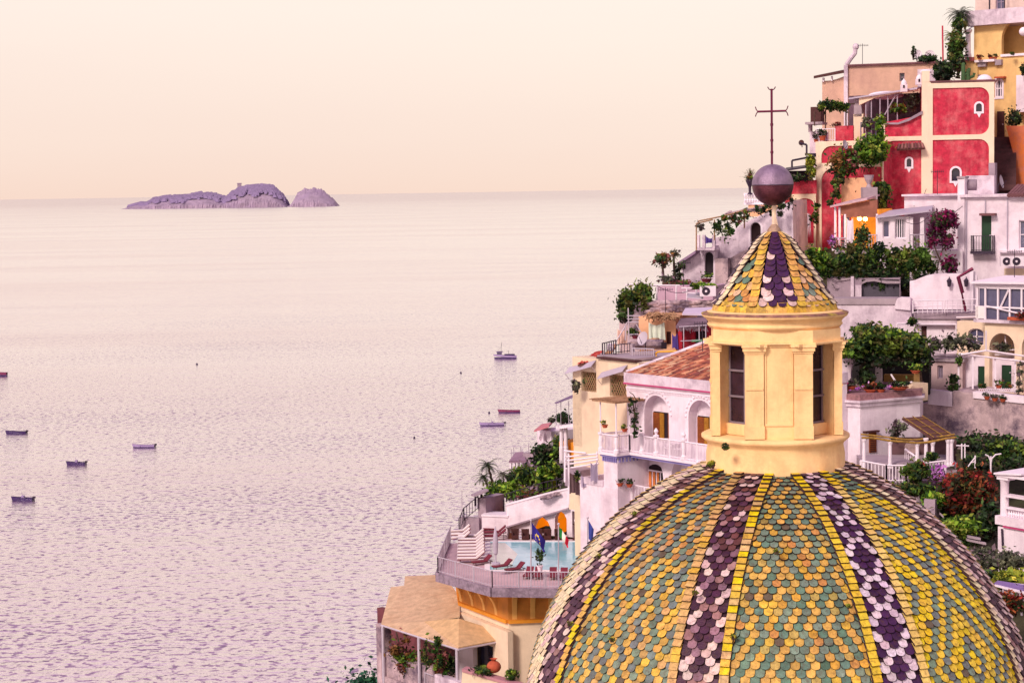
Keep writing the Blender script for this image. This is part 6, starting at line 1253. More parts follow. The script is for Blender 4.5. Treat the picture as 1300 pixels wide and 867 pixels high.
def cap_chimney(label, px, y0, y1, d, w_=7, group='small white capped chimneys'):
    b = W(px, y1, d); t = W(px, y0, d); h = t.z - b.z; r = w_ * d * MPP / 2; o = thing('chimney', label, 'chimney', b, group); mb = MB(); x, y, z = b; mb.box((x - r, y - r, z), (x + r, y + r, z + h * .55)); mb.lathe([(r, z + h * .55), (r * .95, z + h * .7), (r * .6, z + h * .85), (r * .2, z + h * .92), (r * .2, z + h)], (x, y), 12); mb.build('stack', TRIM, o); mb = MB(); fq = FR(px - 5, (y - r - .01), px + 5, (y - r - .01), (y0 + y1) / 2); u, v = fq.uz(px, y1 - (y1 - y0) * .4); fq.poly(mb, outline(u - r * .28, u + r * .28, v - r * .5, v + r * .5, 'a'), [], 0, .02); mb.build('vent_opening', DARK, o)
cap_chimney('small white capped chimney on the terrace roof, lower left of two', 1147.5, 100, 117, 133.5, 7.5); cap_chimney('small white capped chimney on the terrace roof, upper right of two', 1167, 94, 108, 133.5, 8)
# ================================================================ red house
f = FR(1118, 131.2, 1262, 129.8, 180); rh = thing('red_house', 'crimson house with cream bands framing rounded red panels', 'house', f.P(3, W(1200, 300, 130).z))
uu = lambda x: f.uz(x, 180)[0]; zz = lambda y, x=1190: f.uz(x, y)[1]
HR = [('a', 1239, 131.5, 1246.5, 142), ('a', 1208, 213.5, 1218.5, 230), ('a', 1151, 201.5, 1157, 212)]
hs = []
for h in HR: a, b, c, d_ = f.rect(h[1:5]); hs.append(outline(a, b, c, d_, 'a'))
mb = MB(); f.poly(mb, [(uu(1118), zz(300)), (uu(1262), zz(300)), (uu(1262), zz(106)), (uu(1171), zz(106)), (uu(1171), zz(146)), (uu(1118), zz(155))], hs, -.3, 0); f.poly(mb, [(uu(1118), zz(300)), (uu(1262), zz(300)), (uu(1262), zz(106)), (uu(1171), zz(106)), (uu(1171), zz(146)), (uu(1118), zz(155))], [], -8, -.301); mb.build('wall', REDW, rh)
for h in HR: door(rh, f, h, GLASSD, .15, name='window', planks=False); surround(rh, f, h, TRIM, .13, .06)
for px, py in ((1243, 144), (1213, 232), (1154, 214)):   # little pointed drop below each window
    u, z = f.uz(px, py); mb = MB(); f.poly(mb, [(u - .18, z + .05), (u, z - .3), (u + .18, z + .05)], [], .003, .05); mb.build('sill_drop', TRIM, rh)
# cream frame: one sheet with rounded holes
def rrect(x0, y0, x1, y1, rs):   # px rectangle with radii for (bl, br, tr, tl) in m
    a, b = uu(x0), uu(x1); c, d_ = zz(y1), zz(y0); pts_ = []
    for (cx_, cz_, r_, t0) in ((a, c, rs[0], math.pi), (b, c, rs[1], 1.5 * math.pi), (b, d_, rs[2], 0), (a, d_, rs[3], .5 * math.pi)):
        if r_ == 0: pts_.append((cx_, cz_)); continue
        ox = cx_ + (r_ if cx_ == a else -r_); oz = cz_ + (r_ if cz_ == c else -r_)
        for k in range(7): t = t0 + math.pi / 2 * k / 6; pts_.append((ox + r_ * math.cos(t), oz + r_ * math.sin(t)))
    return pts_
mb = MB(); f.poly(mb, [(uu(1170), zz(300)), (uu(1262), zz(300)), (uu(1262), zz(104)), (uu(1170), zz(104))], [rrect(1184, 112.5, 1255.5, 172, (0, .65, .65, 0)), rrect(1184, 178, 1255.5, 297, (0, .0, .65, 0))], .003, .10)
f.poly(mb, [(uu(1118), zz(300)), (uu(1169.9), zz(300)), (uu(1169.9), zz(172.5)), (uu(1123.5), zz(172.5)), (uu(1123.5), zz(154)), (uu(1118), zz(154))], [rrect(1124, 178, 1169.5, 297, (0, 0, 0, .5))], .003, .09)
f.box(mb, uu(1170), uu(1180), zz(104), zz(90), -1, .12); mb.build('cream_frame', mat('cream_band', (240, 214, 190), var=.08, streak=.3), rh)
mb = MB(); mb.lathe([(.42, zz(92)), (.42, zz(90)), (.25, zz(88)), (0, zz(87.5))], tuple(f.P(uu(1175.5), 0, -.4))[:2], 12); mb.build('chimney_cap', TRIM, rh)
mb = MB(); [mb.ball(f.P(uu(1183 + 79 * i / 44), zz(104.5), .05), .13, 6, 4, (1, 1, .7)) for i in range(45)]; f.box(mb, uu(1180), uu(1262.5), zz(104), zz(103), -8, .15); mb.build('tiled_eave', MATS['brown_roof_tiles'], rh)
mb = MB(); mb.ball(f.P(uu(1251), zz(104), -1.5), .55, 14, 8, (1, 1, .9)); tag(mb.build('roof_dome', TRIM, None, True), 'small white dome cap on the red house roof corner', 'dome')
# tile hood over lower left
tile_roof(rh, [f.P(uu(1138), zz(189), .75), f.P(uu(1174), zz(188), .75), f.P(uu(1172), zz(181), .11), f.P(uu(1140), zz(182), .11)], name='tile_hood', cols=[(150, 96, 100), (128, 76, 84), (176, 118, 116)])
# sloping parapet in corrugated grey on the left bay, dark veranda with awning
mb = MB(); f.poly(mb, [f.uz(1123, 156), f.uz(1140, 156), f.uz(1155, 150), f.uz(1171, 141), f.uz(1171, 145), f.uz(1155, 153.5), f.uz(1140, 158.5), f.uz(1123, 158)], [], -.5, .22); mb.build('parapet_sheet', GREYW, rh)
fv = FR(1085, 136.5, 1172, 133.5, 140); vr = thing('veranda', 'dark roof veranda with sloping grey awning and blue railings beside the red house', 'veranda', fv.P(1, W(1120, 180, 135).z))
block(vr, 'back_wall', fv.shift(-2.5), (1078, 120, 1176, 185), .5, mat('dusky_mauve', (112, 84, 100), var=.4), ext=2)
block(vr, 'corner_pillar', fv, (1083.5, 145, 1096, 187), .6, CREAM, ext=3); block(vr, 'pillar_head', fv, (1084, 123, 1094, 143), .6, CONC, ext=.3)
mb = MB(); polywall(vr, 'canopy_side', fv, [(1093, 134), (1093, 124), (1125, 119), (1167, 112.5), (1167, 116), (1140, 119), (1112, 125)], [], CREAM, .15, .3)
mb = MB(); mb.slab([fv.P(fv.uz(1081, 126)[0], fv.uz(1081, 125)[1], .5), fv.P(fv.uz(1168, 113)[0], fv.uz(1168, 112)[1], .5), fv.P(fv.uz(1168, 107)[0], fv.uz(1168, 106)[1], -2.6), fv.P(fv.uz(1085, 121)[0], fv.uz(1085, 119)[1], -2.6)], .1); mb.build('roof', AWN, vr)
mb = MB(); mb.ball(fv.P(fv.uz(1113, 120)[0], fv.uz(1113, 120.5)[1], -1.6), .95, 20, 10, (1.35, .6, .32)); mb.build('white_vault', TRIM, vr, True)

for x, y0, y1 in ((1100, 130, 178), (1107, 127, 176), (1118, 124, 172), (1128, 121, 160), (1140, 120, 158)): mb = MB(); mb.tube([fv.P(fv.uz(x, 140)[0], fv.uz(x, y1)[1], .1), fv.P(fv.uz(x, 140)[0], fv.uz(x, y0)[1], .1)], .04, 5); mb.build('post', AWN, vr)
mb = MB(); mb.tube([fv.P(fv.uz(1124, 146)[0], fv.uz(1124, 146)[1], .1), fv.P(fv.uz(1138, 121)[0], fv.uz(1138, 121)[1], .1)], .04, 5); mb.build('brace', AWN, vr)
rail(vr, [W(1093, 178, 135.2), W(1112, 172, 134.6)], 1.2, mat('blue_grey_metal', (104, 96, 140)), sp=.2, r=.035)
for a in ((1140, 138, 134.8, 26, 16, 420, 'mix', 'dark reddish creeper inside the veranda'), (1160, 128, 134.5, 18, 26, 420, 'grey', 'dusty creeper on the right side of the veranda'), (1101, 157, 134.4, 14, 20, 300, 'grey', 'grey blue plant on the railing of the veranda')): bush(a[7], a[0], a[1], a[2], a[3], a[4], a[5], a[6], .13, 'creeper', 'plant')
ribbon('bright green vine column rising up the corner of the red house', [(1116, 200), (1117, 180), (1116, 164), (1118, 149)], 129.0, [.9, .5, .45, .55], 1500, 'bright', .13, seed=51, name='vine')
bush('large bright green vine mass in front of the red house corner', 1105, 192, 128.5, 44, 40, 2600, 'bright', .17, 'vine', 'vine'); bush('green shrub at the foot of the red house beside the lamplit veranda', 1118, 250, 126.0, 26, 40, 1500, 'mid', .16, 'vine', 'vine')
bush('mixed red and green climber cascading over the left red wall', 1072, 206, 127.5, 36, 44, 2000, 'mix', .16, 'vine', 'vine'); ribbon('dark trailing climber hanging from the climber mass to the veranda roof', [(1066, 220), (1060, 240), (1054, 262)], 127, [.8, .6, .35], 700, 'mid', .14, seed=53, name='vine')
dish('grey satellite dish half hidden in the climber on the red wall', 1072, 184, 126.8, 6, .9, .2)
# ================================================================ left part of the red house: framed arches
f = FR(1036, 131.5, 1086, 130.2, 240); rl_ = thing('red_annex', 'crimson annex with cream framed arched panels behind the dark ball', 'house', f.P(1, W(1060, 330, 131).z)); uu = lambda x: f.uz(x, 240)[0]; zz = lambda y, x=1060: f.uz(x, y)[1]
mb = MB(); f.box(mb, uu(1036), uu(1122), zz(330), zz(181), -7, 0); mb.build('wall', REDW, rl_)
def apan(x0, y0, x1, y1, k='a'): a, b = uu(x0), uu(x1); return outline(a, b, zz(y1), zz(y0), k)
mb = MB(); f.poly(mb, [(uu(1036), zz(330)), (uu(1122), zz(330)), (uu(1122), zz(179.5)), (uu(1036), zz(179.5))], [rrect(1043.5, 185.5, 1082, 207, (0, .0, .0, .7)), rrect(1043.5, 213, 1120, 328, (0, 0, 0, .9))], .003, .10); mb.build('cream_frame', MATS['cream_band'], rl_)
f2_ = FR(1006, 131.2, 1036, 131.0, 260); uu = lambda x: f2_.uz(x, 260)[0]; zz = lambda y, x=1020: f2_.uz(x, y)[1]
mb = MB(); f2_.box(mb, uu(998), uu(1037), zz(330), zz(229), -5, 0); mb.build('lower_wall', REDW, rl_)
mb = MB(); f2_.poly(mb, [(uu(1004.5), zz(315)), (uu(1036), zz(315)), (uu(1036), zz(246.5)), (uu(1004.5), zz(246.5))], [outline(uu(1010.5), uu(1033), zz(309), zz(252), 'e')], .003, .09); mb.build('cream_frame', MATS['cream_band'], rl_)
mb = MB(); u, z = f2_.uz(1024, 280); 
for k in range(5): f2_.poly(mb, [(u - .3 + k * .12, z + .8 - k * .2), (u - .1 + k * .1, z - 1.2), (u + k * .06, z + .5)], [], .004 + k * .003, .02 + k * .003)
mb.build('peeling_plaster', WHITE2, rl_)
ribbon('green vine creeping up between the two red arches', [(1033, 282), (1035, 266), (1034, 255)], 129.5, [.45, .4, .25], 380, 'mid', .12, seed=55, name='vine')
# terrace on top: pergola vine, railing, pots, white steps
tr_ = thing('roof_terrace', 'little roof terrace with white railing under the leafy pergola', 'terrace', W(1050, 180, 132)); g = FR(1026, 133.5, 1083, 132.5, 160); block(tr_, 'low_wall', g, (1060, 160, 1083, 181), .4, REDW, ext=0)
block(tr_, 'white_wall', g.shift(-1), (1028, 167, 1046, 212), 2, WHITE2, ext=0); mb = MB(); g.pbox(mb, (1022, 155, 1044, 158), -2, .1); g.pbox(mb, (1026, 158, 1030, 168), -1.5, -1.01); mb.build('tiled_ledge', CONC, tr_)
rail(tr_, [W(1036, 180, 132.2), W(1060, 179.5, 131.7)], .85, TRIM, sp=.16, r=.02); mb = MB(); [mb.tube([W(a, b, 132.4), W(c, d_, 132.4)], .05, 5) for a, b, c, d_ in ((1048, 180, 1048, 140), (1037, 134, 1085, 132), (1034, 142, 1034, 160), (1074, 160, 1074, 133))]; mb.build('pergola_frame', BARK, tr_)
block(tr_, 'dark_hut', g.shift(-1.5), (1029, 136, 1042, 157), 1.5, DWOOD, ext=0)
ribbon('leafy green vine spread over the roof terrace pergola', [(1036, 138), (1046, 134), (1058, 133), (1070, 135), (1074, 139)], 132.0, [.55, .5, .5, .5, .3], 1700, 'mid', .15, seed=57, name='vine')
pot('red pot with dark plant by the white terrace railing', 1044, 179, 131.6, 9, 6, 10, 'dark', CLAY, 160); pot('grey leaved plant in the left corner of the roof terrace', 1036, 181, 131.7, 6, 4, 12, 'grey', CLAY, 140)
dish('small dark round satellite dish jutting out left of the red annex', 1017.5, 181.5, 131, 3.6, -.4, .1, DWOOD)
mb = MB(); [mb.tube([W(a, b, 130.5), W(c, d_, 130.5)], .07, 5) for a, b, c, d_ in ((1005.5, 213, 1005.5, 204), (1005.5, 204, 1036, 198), (1022, 196, 1036, 196), (1015, 182, 1024, 184), (1024, 184, 1024, 197))]; tag(mb.build('rail_bar', DGREY), 'dark bent pipe rail beside the ball and the red annex', 'pipe')
o = thing('shelter', 'dark low shelter with plants on top of the lower red arch', 'shelter', W(1015, 230, 130.5)); g = FR(1000, 131.2, 1036, 130.6, 220); block(o, 'wall', g, (998, 217, 1026, 230), 2, DARK, ext=0); mb = MB(); mb.slab([W(996, 216, 130), W(1028, 211, 129.8), W(1028, 209, 131.5), W(998, 213, 131.5)], .1); mb.build('roof', DGREY, o)
bush('dry yellowish climber over the dark shelter beside the red annex', 1029, 212, 129.6, 14, 34, 800, 'olive', .13, 'climber', 'plant'); bush('dark plant on the dark shelter beside the ball', 1012, 226, 130, 20, 10, 400, 'dark', .12, 'climber', 'plant')
# ================================================================ lamplit veranda
f = FR(1058, 124.6, 1114, 123.2, 285); lv = thing('lamplit_veranda', 'veranda glowing orange with hanging lamps, tables and white curtains below a slanted roof', 'veranda', f.P(1, W(1085, 320, 124).z)); uu = lambda x: f.uz(x, 285)[0]; zz = lambda y, x=1085: f.uz(x, y)[1]
GL = mat('self_lit_warm_wall', (236, 150, 60), var=.5, scale=1.2, emit=(255, 150, 40), es=.5)  # lamp glow also put into the wall's own emission
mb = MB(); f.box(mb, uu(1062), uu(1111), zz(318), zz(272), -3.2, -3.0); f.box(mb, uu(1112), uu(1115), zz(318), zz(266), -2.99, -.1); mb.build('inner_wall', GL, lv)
mb = MB(); f.box(mb, uu(1060), uu(1115), zz(322), zz(318), -3.4, .1); mb.build('floor', CONC, lv)
mb = MB(); mb.slab([f.P(uu(1056), zz(261), .35), f.P(uu(1103), zz(252), .35), f.P(uu(1104), zz(245), -3.4), f.P(uu(1062), zz(254), -3.4)], .12); mb.build('roof', mat('pinkish_roof_sheet', (206, 170, 180), var=.2), lv)
mb = MB(); f.poly(mb, [(uu(1064), zz(269)), (uu(1064), zz(262)), (uu(1113), zz(254)), (uu(1113), zz(276)), (uu(1075), zz(276))], [], -.3, -.05); mb.build('beam_wall', mat('brown_self_lit_plaster', (150, 96, 84), var=.3, emit=(255, 120, 30), es=.05), lv)  # faint lamplight put into the plaster as emission
for x in (1060.5, 1066, 1073, 1113.5): mb = MB(); f.box(mb, uu(x) - .06, uu(x) + .06, zz(318), zz(263 if x < 1070 else 272), -.06, .06); mb.build('post', TRIM, lv)
mb = MB(); f.box(mb, uu(1066.3), uu(1073.5), zz(302), zz(270), -.8, -.75); [f.box(mb, uu(x), uu(x) + .05, zz(302), zz(272), -.74, -.7) for x in (1066, 1068.5, 1071)]; mb.build('glazed_screen', GLASS, lv)
cloth('white curtain drawn aside at the lamplit veranda', 1075, 277, 1083, 310, 123.8, TRIM, 'curtain', 'curtain')
for px, py in ((1091, 277.5), (1098.5, 278)):
    c = W(px, py, 124.8); lmp = thing('hanging_lamp', 'glowing lamp hanging in the lamplit veranda, %s of two' % ('left' if px < 1095 else 'right'), 'lamp', c - Vector((0, 0, .1)), 'hanging lamps in the veranda'); mb = MB(); mb.ball(c, .15, 12, 8); mb.build('bulb', GLOWL, lmp); mb = MB(); mb.tube([c, c + Vector((0, 0, .5))], .015, 4); mb.build('cord', DGREY, lmp)
    ld = bpy.data.lights.new('lamp_light', 'POINT'); ld.energy = 90; ld.color = (1, .6, .25); ld.shadow_soft_size = .15; lo = bpy.data.objects.new('lamp_light', ld); C.objects.link(lo); lo.parent = lmp; lo.location = Vector((0, -.2, .0))
rail(lv, [f.P(uu(1061), zz(318), .1), f.P(uu(1078), zz(318), .1)], .8, LGREY, sp=.14); rail(lv, [f.P(uu(1104), zz(318), .1), f.P(uu(1114), zz(318), .1)], 1.0, LGREY, sp=.14)
bush('dark potted plants silhouetted against the orange veranda light', 1096, 302, 124.0, 24, 34, 700, 'dark', .12, 'potted_plants', 'plants'); bush('small violet flowering bush left of the lamplit veranda', 1058, 306, 123.6, 14, 16, 260, 'lilac', .1)
block(lv, 'attic_wall', FR(1066, 127.5, 1110, 126.8, 245), (1068, 226, 1104, 254), 2, PEACH, ext=1)
# urn
b = W(1103, 236, 125); o = thing('urn', 'grey stone urn with a plant on the wall above the lamplit veranda', 'urn', b - Vector((0, 0, .9))); mb = MB(); z = b.z; mb.box((b.x - .45, b.y - .35, z - .9), (b.x + .5, b.y + .4, z - .1)); mb.lathe([(.2, z - .1), (.1, z + .1), (.26, z + .4), (.34, z + .7), (.2, z + .7)], (b.x, b.y), 14); mb.build('body', CONC, o)
# ================================================================ white house
f = FR(1147, 125.5, 1222, 124.2, 262); wh2 = thing('white_house', 'long white house with flat roof and a bougainvillea covered porch', 'house', f.P(1, W(1180, 330, 125).z)); uu = lambda x: f.uz(x, 262)[0]; zz = lambda y, x=1185: f.uz(x, y)[1]
mb = MB(); f.box(mb, uu(1148), uu(1222), zz(335), zz(249), -6, 0); mb.build('wall', WHITE, wh2)
mb = MB(); f.box(mb, uu(1145.5), uu(1222), zz(249) + .002, zz(246.5), -6, .35); mb.build('roof_slab', WHITE2, wh2)
g = FR(1114, 122.6, 1182, 121.8, 300); HG = [('r', 1120.5, 280, 1129.5, 302), ('r', 1136, 277.5, 1150.5, 303)]; block(wh2, 'porch_wall', g, (1114, 275, 1155, 322), 3, WHITE, HG, .25, 1); window(wh2, g, HG[0], TRIM, GLASS, 1, 1); window(wh2, g, HG[1], TRIM, GLASSD, 5, 1)
mb = MB(); a, b, c, d_ = g.rect((1112, 272, 1183, 275)); mb.slab([g.P(a, c, .4), g.P(b, d_ + .25, .4), g.P(b, d_ + .5, -3), g.P(a, c + .3, -3)], .1); mb.build('porch_roof', AWN, wh2)
for x in (1154, 1168): mb = MB(); a = g.uz(x, 300)[0]; z0_, z1_ = g.uz(x, 322)[1], g.uz(x, 276)[1]; g.box(mb, a, a + .25, z0_ - 1, z1_, -.3, 0); mb.build('porch_post', TRIM, wh2)
block(wh2, 'porch_base', g.shift(.02), (1155, 318, 1222, 345), 2.5, WHITE, ext=1)
rail(wh2, [g.P(g.uz(1155, 318)[0], g.uz(1155, 318)[1], 0), g.P(g.uz(1180, 318)[0], g.uz(1180, 318)[1], 0)], 1.0, LGREY, sp=.14)
h = FR(1223, 121.8, 1300, 120.0, 300); HH = [('r', 1246, 273, 1258.5, 319), ('r', 1293.5, 280, 1302, 316)]; block(wh2, 'right_wing', h, (1222, 250, 1345, 352), 6, WHITE, HH, .3, 2); door(wh2, h, HH[0], GWOOD, .12); window(wh2, h, HH[1], TRIM, GLASS, 1, 2, name='window')
mb = MB(); h.pbox(mb, (1218, 246.5, 1345, 250), -6, .3); mb.build('roof_slab', WHITE2, wh2)
mb = MB(); h.pbox(mb, (1215.5, 226, 1224.5, 350), -.7, .12); mb.build('chimney_stack', WHITE, wh2); mb = MB(); h.pbox(mb, (1214.5, 224, 1225.5, 226.5), -.75, .18); h.pbox(mb, (1216.5, 226.6, 1223.5, 228), -.6, .13); mb.build('chimney_cap', CONC, wh2)
mb = MB(); h.pbox(mb, (1243, 271, 1263, 274), .002, .5); mb.build('door_hood', MATS['brown_roof_tiles'], wh2)
a, b, c, d_ = h.rect((1235, 318.5, 1263.5, 322)); mb = MB(); h.box(mb, a, b, c, d_, .002, .65); mb.build('balcony_floor', DGREY, wh2); rail(wh2, [h.P(a + .05, d_, .05), h.P(a + .05, d_, .6), h.P(b - .05, d_, .6), h.P(b - .05, d_, .05)], .95, DGREY, sp=.15, r=.015, top=.02)
mb = MB(); h.pbox(mb, (1268, 318.5, 1345, 321), 0, .3); mb.build('ledge', WHITE2, wh2)
mb = MB(); [mb.tube([h.P(h.uz(x, 300)[0], h.uz(x, y0)[1], .06), h.P(h.uz(x, 300)[0], h.uz(x, y1)[1], .06)], .045, 5) for x, y0, y1 in ((1279, 252, 316), (1251, 254, 270), (1227, 255, 350))]; mb.build('drainpipe', AWN, wh2)
mb = MB(); h.pbox(mb, (1275, 341, 1345, 356), .002, .1); mb.build('cream_patch', CREAM, wh2)
ac('white air conditioner on the white house wall, left one', 1279.5, 338, 119.6, 1.0); ac('white air conditioner on the white house wall, right one', 1292, 338, 119.4, 1.0)
dish('large pale satellite dish on the white house roof below the stairs', 1270, 231, 121.5, 8.5, 1.1, .2, LGREY)
mb = MB(); p0 = W(1226, 235, 122.5); p1 = W(1240, 235, 122.3); mb.tube([p0, p1], .36, 14); tag(mb.build('water_tank', GREYW, None, True), 'grey rounded water tank on the white house roof behind the chimney', 'tank')
block(wh2, 'roof_parapet', h.shift(-3.5), (1226, 223, 1262, 247), .4, WHITE2, ext=0); mb = MB(); g_ = h.shift(-4.2); g_.pbox(mb, (1255, 207, 1263, 246), -.6, 0); mb.build('grey_buttress', GREYW, wh2)
mb = MB(); r = random.Random(8); h3 = h.shift(.2); a, b, c, d_ = h3.rect((1282, 240, 1340, 250)); [mb.tube([h3.P(a + (b - a) * i / 14, c + .1, .25), h3.P(a + (b - a) * i / 14 + .2, d_ + .2, -1.5)], .14, 6) for i in range(15)]; mb.build('tile_row', MATS['brown_roof_tiles'], wh2)
# bougainvillea
c = W(1196, 320, 120.8); o = thing('bougainvillea', 'magenta bougainvillea climbing over the white porch', 'bougainvillea', W(1190, 348, 120.8)); mb = MB()
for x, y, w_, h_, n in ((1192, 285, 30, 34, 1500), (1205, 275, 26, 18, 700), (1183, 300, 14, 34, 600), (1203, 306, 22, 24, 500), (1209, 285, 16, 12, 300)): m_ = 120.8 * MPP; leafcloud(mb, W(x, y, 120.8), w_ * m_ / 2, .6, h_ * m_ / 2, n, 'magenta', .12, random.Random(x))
mb.build('foliage', LEAF, o); mb = MB(); [mb.tube([W(*p, 120.9) for p in q], .05, 6, r1=.02) for q in (((1189, 350), (1191, 335), (1196, 318), (1198, 295)), ((1196, 318), (1208, 305), (1213, 292)), ((1193, 330), (1186, 312), (1184, 295)))]; mb.build('trunk', BARK, o)
bush('dark red bush at the foot of the white chimney stack', 1206, 338, 120, 24, 24, 800, 'magenta', .13)
# hedge
ribbon('long dense green hedge on the terrace below the white house', [(1024, 334), (1045, 338), (1070, 336), (1095, 334), (1120, 335), (1150, 336), (1180, 338), (1190, 342)], 119.5, [.75, .95, 1.15, 1.2, 1.2, 1.1, 1.0, .7], 11000, 'mid', .15, name='hedge', cat='hedge', seed=61)
ribbon('bright yellow green shrubs at the left end of the long hedge', [(1022, 322), (1036, 326), (1050, 334)], 119.0, [.4, .6, .6], 1500, 'bright', .14, name='hedge', cat='hedge', seed=62)
ribbon('shaded dark lower fringe of greenery hanging under the hedge', [(1090, 352), (1120, 356), (1150, 362), (1172, 356)], 119.2, [.5, .7, .9, .8], 2600, 'dark', .15, name='hedge', cat='hedge', seed=63)
pot('pink potted plants on the low wall before the lamplit veranda', 1064, 322, 121.5, 12, 4, 8, 'red', TRIM, 120); mb = MB(); q = FR(1055, 121.8, 1080, 121.3, 318); polywall(None, 'white_low_wall', q, [(1056, 312), (1078, 325), (1078, 330), (1056, 318)], [], WHITE, .3); tag(bpy.data.objects['white_low_wall'], 'sloping white low wall between the veranda and the hedge', 'wall')
# ================================================================ walls and terraces below the hedge
f = FR(1046, 119.5, 1145, 118.3, 365); o = thing('garden_walls', 'row of grey garden walls and gate openings under the hedge', 'wall', f.P(1, W(1090, 385, 119).z)); block(o, 'wall', f, (1050, 353, 1143, 380), 1.5, GREYW, [('r', 1094, 355, 1143, 380)], .3, 1); mb = MB(); f.pbox(mb, (1094, 357, 1143, 379), -.29, -.2); mb.build('shaded_gate', mat('dusky_green_screen', (92, 84, 98), var=.3), o)
for x0, x1, y0 in ((1080, 1084, 351), (1086, 1093.5, 362)): mb = MB(); f.pbox(mb, (x0, y0, x1, 381), .002, .12); mb.build('pillar', WHITE2, o)
mb = MB(); f.poly(mb, [f.uz(1062, 356), f.uz(1082, 352), f.uz(1082, 354.5), f.uz(1062, 357)], [], -.2, .1); f.poly(mb, [f.uz(1094, 361), f.uz(1100, 358), f.uz(1110, 357), f.uz(1125, 360), f.uz(1143, 360), f.uz(1143, 357), f.uz(1125, 356.5), f.uz(1110, 354), f.uz(1100, 355), f.uz(1094, 358)], [], -.3, .1); mb.build('coping', CONC, o)
f = FR(1062, 116.5, 1160, 115.2, 400); o = thing('retaining_wall', 'tall white streaked retaining wall above the vine covered pergola', 'wall', f.P(1, W(1100, 440, 116).z)); block(o, 'wall', f, (1040, 386, 1157, 440), 1.8, WHITE2, ext=2); mb = MB(); f.pbox(mb, (1040, 379, 1138, 386.5), -1.8, .1); mb.build('coping', CONC, o)
polywall(o, 'step_parapet', f, [(1136, 392), (1137, 385), (1139, 379), (1143, 377.5), (1156, 378), (1156, 394)], [], WHITE, .8, .15)
f = FR(1155, 116.0, 1240, 114.8, 370); o = thing('curved_wall', 'white garden wall with a curved top and two dark wall lamps', 'wall', f.P(1, W(1190, 390, 115).z))
P_ = [(1155, 393), (1155, 357), (1161, 356), (1168, 353), (1176, 350), (1186, 348), (1200, 347.5), (1216, 347.5), (1228, 348), (1240, 350), (1242, 393)]; polywall(o, 'wall', f, P_, [], WHITE, .5)
for px in (1205.5, 1227):
    u, z = f.uz(px, 359); lm = thing('wall_lamp', 'black lantern on the curved white wall, %s of two' % ('left' if px < 1210 else 'right'), 'lamp', f.P(u, z, .1), 'black wall lanterns'); mb = MB(); mb.lathe([(0, z - .25), (.1, z - .2), (.14, z + .1), (.18, z + .12), (.02, z + .3)], tuple(f.P(u, 0, .28))[:2], 8); mb.tube([f.P(u, z + .25, .28), f.P(u, z + .35, .15), f.P(u, z + .1, .03)], .03, 5); mb.build('lantern', DGREY, lm)
rail(None, [W(1159, 398, 113.6), W(1240, 396, 112.8)], .75, TRIM, sp=.28, post=1.6, r=.02, name='terrace_railing', label='thin white railing along the terrace under the curved wall', cat='railing', midrail=True)
mb = MB(); mb.tube([W(1226, 395, 113), W(1216.5, 352, 113), W(1235, 341, 113)], .11, 6); mb.tube([W(1216.5, 352, 113), W(1222, 372, 113)], .12, 6); tag(mb.build('bent_pole', RUSTM), 'bent dark red pole rising in front of the curved white wall', 'pole')
mb = MB(); g = FR(1229, 114, 1245, 113.5, 360); g.pbox(mb, (1231, 345, 1235.5, 395), -.3, 0); tag(mb.build('white_pillar', TRIM), 'slim white pillar right of the bent dark red pole', 'pillar')
f = FR(1160, 114.0, 1245, 112.8, 410); o = thing('terrace_house', 'low mauve and white house front with a small dark door under the railing terrace', 'house', f.P(1, W(1190, 435, 113).z)); block(o, 'slab', f, (1160, 397, 1245, 405), 3, GREYW, ext=.0); block(o, 'upper_wall', f.shift(-.15), (1160, 405, 1215, 413), 3, WHITE2, ext=0); HD = [('r', 1169.5, 414, 1176.5, 432)]; block(o, 'wall', f.shift(-.5), (1139, 413, 1250, 445), 3, WHITE, HD, .3, 1); door(o, f.shift(-.5), HD[0], DWOOD, .1)
mb = MB(); [mb.tube([W(a, b, 112.4), W(c, d_, 112.4)], .05, 5) for a, b, c, d_ in ((1139, 411, 1214, 412), (1139, 411, 1139, 430), (1214, 403, 1241, 402), (1214, 412, 1214, 422))]; mb.build('porch_beam', TRIM, o)
bush('dark little bush growing at the corner of the low house slab', 1158, 408, 112, 12, 12, 260, 'mid', .11)
mb = MB(); g = FR(1130, 113, 1152, 112.6, 428); g.pbox(mb, (1136, 423, 1151, 431), -.6, 0); tag(mb.build('white_box', AWN), 'small pale box beside the little dark door', 'box')
# ================================================================ glazed veranda and arched yellow house, right edge
f = FR(1240, 110.5, 1300, 108.2, 400); o = av = thing('arched_house', 'cream house with round arches below a white glazed veranda at the right edge', 'house', f.P(1, W(1270, 500, 110).z)); uu = lambda x: f.uz(x, 400)[0]; zz = lambda y, x=1270: f.uz(x, y)[1]
HA = [('a', 1256, 423, 1288, 500), ('a', 1297, 423, 1330, 500)]; block(av, 'wall', f, (1250, 410, 1345, 500), 5, CREAM, HA, .35, 0, inner=True)
mb = MB(); f.box(mb, uu(1239), uu(1345), zz(410) + .002, zz(406), -4, .25); mb.build('slab', WHITE2, av)
mb = MB(); [f.box(mb, uu(x) - .05, uu(x) + .05, zz(406), zz(366), .1, .2) for x in (1243, 1253, 1269, 1284, 1299)]; f.box(mb, uu(1240), uu(1345), zz(366), zz(358), .08, .22); f.box(mb, uu(1240), uu(1345), zz(391), zz(389), .11, .19); mb.tube([f.P(uu(1272), zz(390), .15), f.P(uu(1282), zz(368), .15)], .06, 5); mb.tube([f.P(uu(1254), zz(389), .15), f.P(uu(1299), zz(397), .25)], .05, 5); mb.build('veranda_frame', TRIM, av)
